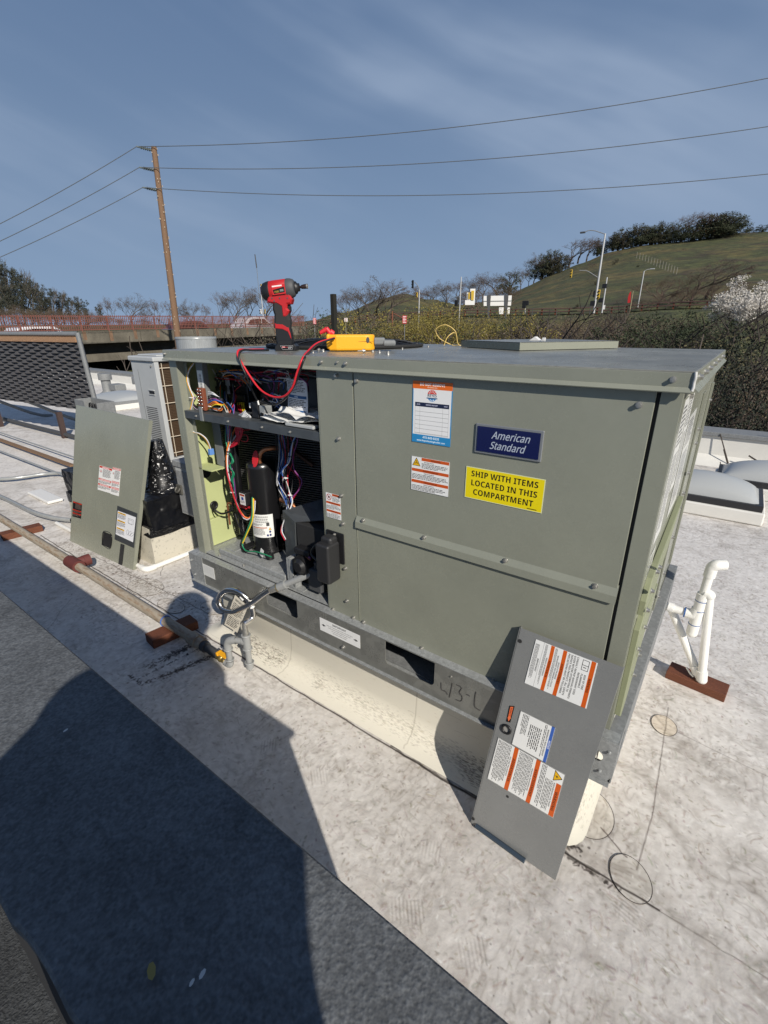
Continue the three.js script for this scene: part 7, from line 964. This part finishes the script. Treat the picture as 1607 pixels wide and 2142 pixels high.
  { const D = 75, g = thing('pylon_sign', 'white and yellow pylon sign half hidden in the thicket', 'sign'); board(g, 984, 604, 993, 634, D, M.white, 'pylon', .3); board(g, 986, 608, 991, 628, D - .2, yel, 'yellow_panel', .05); board(g, 977, 612, 982, 634, D, M.white, 'pylon', .3); board(g, 973, 628, 993, 638, D - .1, M.white, 'base_panel', .3); board(g, 980, 612, 982.5, 626, D - .2, yel, 'yellow_panel', .05); base(g, 984, D); }
  { const D = 56, g = thing('signal_post', 'tall white post with black signal box behind the willow shrubs', 'signal post'); post(g, 961, 660, 965, 579, D, .075); const a = at(956, 634, D); part('signal_box', box(a.x - .25, a.x + .15, a.y - .3, a.y + .3, a.z - .12, a.z + .12, .04), blk, g); base(g, 961, D); }
  { const D = 54, g = thing('signal_post', 'white signal post with raised black signal head on an arm', 'signal post'); post(g, 876, 678, 877, 606, D, .07); const t = at(877, 607, D), b = at(876, 678, D), o = V(b.x, t.y, b.z).sub(t); part('signal_arm', tube([V(b.x, t.y, b.z), at(872, 595, D).add(o), at(867, 590, D).add(o)], .035, 10, 5), M.galvDull, g); signal(g, 863.5, 586, 603, D, 1, 3, blk); signal(g, 872, 612, 622, D, 1, 2, yel); base(g, 876, D); }
  { const D = 60, g = thing('lamp_mast', 'very thin tall mast with a small dark head beyond the bridge', 'mast'); post(g, 549, 690, 545, 575, D, .03, M.grey); const a = at(549, 690, D), u = at(542, 532, D), m2 = at(544, 560, D); part('mast_top', rod(V(a.x, m2.y, a.z), V(a.x - .1, u.y, a.z), .06, .05, 8), M.darkGrey, g); part('mast_lower', rod(V(a.x, at(545, 575, D).y, a.z), V(a.x, m2.y, a.z), .03, .03, 6), M.grey, g); base(g, 549, D); }
  { const D = 57, g = thing('signal_post', 'white signal post with yellow signal at the bridge end', 'signal post'); post(g, 552, 676, 549, 597, D, .07); signal(g, 546, 647, 657, D, 1, 2, M.white); signal(g, 555, 647, 657, D, 1, 3, yel); signal(g, 547, 594, 606, D, 1, 3, yel); base(g, 552, D); }
  { const D = 22, g = thing('timber_post', 'square dark weathered timber post standing in the hedge', 'post'); const a = at(699, 660, D), t = at(694, 615, D); part('post_body', box(a.x - .1, a.x + .1, terr(azOf(699), D), t.y, a.z - .1, a.z + .1, .02), std({ color: lin(.035, .04, .035), roughness: .9, map: rep(T_wood, .6) }), g); base(g, 699, D); }
  { const D = 40, g = thing('brace_post', 'leaning dark fence post with wire brace near the mound', 'fence post'); post(g, 821, 680, 823, 651, D, .07, M.brown); part('brace_wire', tube([at(824, 656, D), at(840, 664, D), at(858, 676, D)], .03, 4, 4), M.brown, g); base(g, 821, D); }
  [[846.5, 660, 677, 9, 24], [658.5, 665, 678, 7, 24], [724, 665, 673, 7, 24]].forEach(([px, y0, y1, w, D], i) => { const g = thing('parking_sign', ['red and white notice sign in front of the mound', 'faded red and white notice sign in the pale shrub', 'small pale notice sign next to the yellow sapling'][i], 'sign'); const T = canvasTex(64, 128, (x, W, H) => { x.fillStyle = i === 2 ? '#d8d4d0' : '#a83038'; x.fillRect(0, 0, W, H); x.fillStyle = i === 2 ? '#a04040' : '#e8dcd8'; for (let k = 0; k < 5; k++) x.fillRect(8, 12 + k * 23, 48 - (k % 2) * 12, 9); }); const m = board(g, px - w / 2, y0, px + w / 2, y1, D, std({ map: T, roughness: .6 }), 'sign_face', .02); const uv = m.geometry.attributes.uv, mx = []; let mu = 0, mv = 0; for (let k = 0; k < uv.count; k++) { mu = Math.max(mu, uv.getX(k)); mv = Math.max(mv, uv.getY(k)); } for (let k = 0; k < uv.count; k++) uv.setXY(k, uv.getX(k) / mu, uv.getY(k) / mv); post(g, px, 690, px, y0 + 1, D + .06, .02, M.galvDull); base(g, px, D); });
  // pale stakes of the hill fence
  for (let i = 0; i < 15; i++) { const px = 1312 + i * 6.2, D = mix(185, 128, i / 14), q = onGround(px, D), g = solo('fence_stake', rod([0, 0, 0], [0, 1.7, 0], .06, .05, 6), std({ color: lin(.26, .245, .2), roughness: .8 }), 'pale wooden stake of the fence running down the hill', 'fence stake', 'hill fence stakes'); g.position.copy(q); }
}

// ------------------------------------------------------------------ the photographer, whose shadow falls across wall and roof
{
  const bones = []; // [ax,ay,az, bx,by,bz, r0, r1]
  const C = (a, b, r0, r1) => bones.push([...a, ...b, r0, r1]);
  const hip = [2.03, .86, 1.4], chest = [2.01, 1.18, 1.29], neck = [1.98, 1.37, 1.2];
  C(hip, chest, .145, .17); C([1.84, 1.3, 1.27], [2.17, 1.31, 1.24], .075, .075); C([1.9, 1.1, 1.32], [2.12, 1.1, 1.31], .13, .13); C(chest, neck, .12, .062); C(neck, [1.965, 1.46, 1.16], .056, .06);
  C([1.955, 1.53, 1.15], [1.95, 1.47, 1.13], .094, .078); C([1.948, 1.44, 1.115], [1.948, 1.42, 1.105], .06, .05); C([1.944, 1.48, 1.04], [1.944, 1.455, 1.034], .012, .015);
  C([1.94, .84, 1.4], [1.92, .46, 1.42], .09, .065); C([1.92, .46, 1.42], [1.92, .1, 1.46], .062, .045); C([2.12, .84, 1.4], [2.13, .46, 1.41], .09, .065); C([2.13, .46, 1.41], [2.14, .1, 1.45], .062, .045);
  C([1.92, .055, 1.48], [1.9, .045, 1.32], .05, .04); C([2.14, .055, 1.47], [2.16, .045, 1.31], .05, .04);
  C([1.83, 1.3, 1.27], [1.62, 1.08, 1.3], .06, .05); C([1.62, 1.08, 1.3], [1.75, 1.24, 1.16], .046, .034); C([2.18, 1.31, 1.24], [2.2, 1.1, 1.29], .06, .05); C([2.2, 1.1, 1.29], [1.98, 1.26, 1.12], .046, .034);
  C([1.75, 1.24, 1.16], [1.775, 1.3, 1.125], .032, .028); C([1.98, 1.26, 1.12], [1.945, 1.31, 1.122], .032, .028);
  for (let k = 0; k < 4; k++) { C([1.765, 1.275 + k * .024, 1.13], [1.752, 1.285 + k * .024, 1.1], .0095, .009); C([1.752, 1.285 + k * .024, 1.1], [1.772, 1.287 + k * .024, 1.088], .009, .008); C([1.955, 1.275 + k * .024, 1.13], [1.968, 1.285 + k * .024, 1.1], .0095, .009); C([1.968, 1.285 + k * .024, 1.1], [1.948, 1.287 + k * .024, 1.088], .009, .008); }
  C([1.772, 1.3, 1.125], [1.795, 1.33, 1.118], .011, .009); C([1.948, 1.3, 1.125], [1.925, 1.33, 1.118], .011, .009);
  const N = 120, S = 1.9, o = [1.99 - S / 2, -.06, 1.3 - S / 2]; const mc = new MarchingCubes(N, std({}), false, false, 200000); mc.isolation = 0; const half = N / 2;
  const k = .035; for (let z = 0; z < N; z++) for (let y = 0; y < N; y++) for (let x = 0; x < N; x++) {
    const X = o[0] + S * x / N, Y = o[1] + S * y / N, Z = o[2] + S * z / N; let d = 1;
    if (Math.abs(X - 1.99) < .42 && Math.abs(Z - 1.3) < .36) for (const b of bones) { const bx = b[3] - b[0], by = b[4] - b[1], bz = b[5] - b[2], px = X - b[0], py = Y - b[1], pz = Z - b[2]; const h = clamp((px * bx + py * by + pz * bz) / (bx * bx + by * by + bz * bz)); const e = Math.hypot(px - bx * h, py - by * h, pz - bz * h) - mix(b[6], b[7], h); const kk = Math.min(k, b[6] * .5); const m = Math.max(kk - Math.abs(d - e), 0) / kk; d = Math.min(d, e) - m * m * kk * .25; }
    mc.field[x + y * N + z * N * N] = -d;
  }
  mc.update(); const cnt = mc.count ?? mc.geometry.drawRange.count; const g = new THREE.BufferGeometry(), P = new Float32Array(cnt * 3); for (let i = 0; i < cnt; i++) { P[i * 3] = o[0] + (mc.positionArray[i * 3] + 1) / 2 * S; P[i * 3 + 1] = o[1] + (mc.positionArray[i * 3 + 1] + 1) / 2 * S; P[i * 3 + 2] = o[2] + (mc.positionArray[i * 3 + 2] + 1) / 2 * S; } g.setAttribute('position', new THREE.BufferAttribute(P, 3)); g.setAttribute('normal', new THREE.BufferAttribute(mc.normalArray.slice(0, cnt * 3), 3));
  // clothing colours by body region: dark jacket and trousers, skin at face and hands
  const col = new Float32Array(cnt * 3); for (let i = 0; i < cnt; i++) { const y = P[i * 3 + 1], z = P[i * 3 + 2]; const skin = (y > 1.4) || (z < 1.15 && y > 1.2 && Math.abs(P[i * 3] - 1.86) < .14), c = y < .09 ? [.02, .018, .016] : skin ? [.42, .25, .17] : y < .9 ? [.03, .035, .05] : [.015, .018, .025]; col.set(c, i * 3); } g.setAttribute('color', new THREE.BufferAttribute(col, 3));
  const p = thing('person', 'person in dark jacket and trousers holding up a phone behind the low wall', 'person', [2.02, 0, 1.42]);
  const m = part('body', g, std({ vertexColors: true, roughness: .85 }), p); m.position.set(-2.02, 0, -1.42);
  const hair = part('hair', (() => { const e = new THREE.SphereGeometry(.105, 24, 16, 0, 6.283, 0, 1.75); e.scale(.93, 1.05, 1.1); e.rotateX(.45); e.translate(1.957, 1.525, 1.16); return e; })(), std({ color: lin(.02, .015, .012), roughness: .8 }), p); hair.position.set(-2.02, 0, -1.42);
  const ph = solo('phone', new RoundedBoxGeometry(.15, .075, .008, 2, .003), M.blackGloss, 'black phone held by the person behind the low wall', 'phone'); ph.position.set(1.86, 1.335, 1.098); ph.rotation.set(-.37, .2, 0);
}

renderer.render(scene, camera);
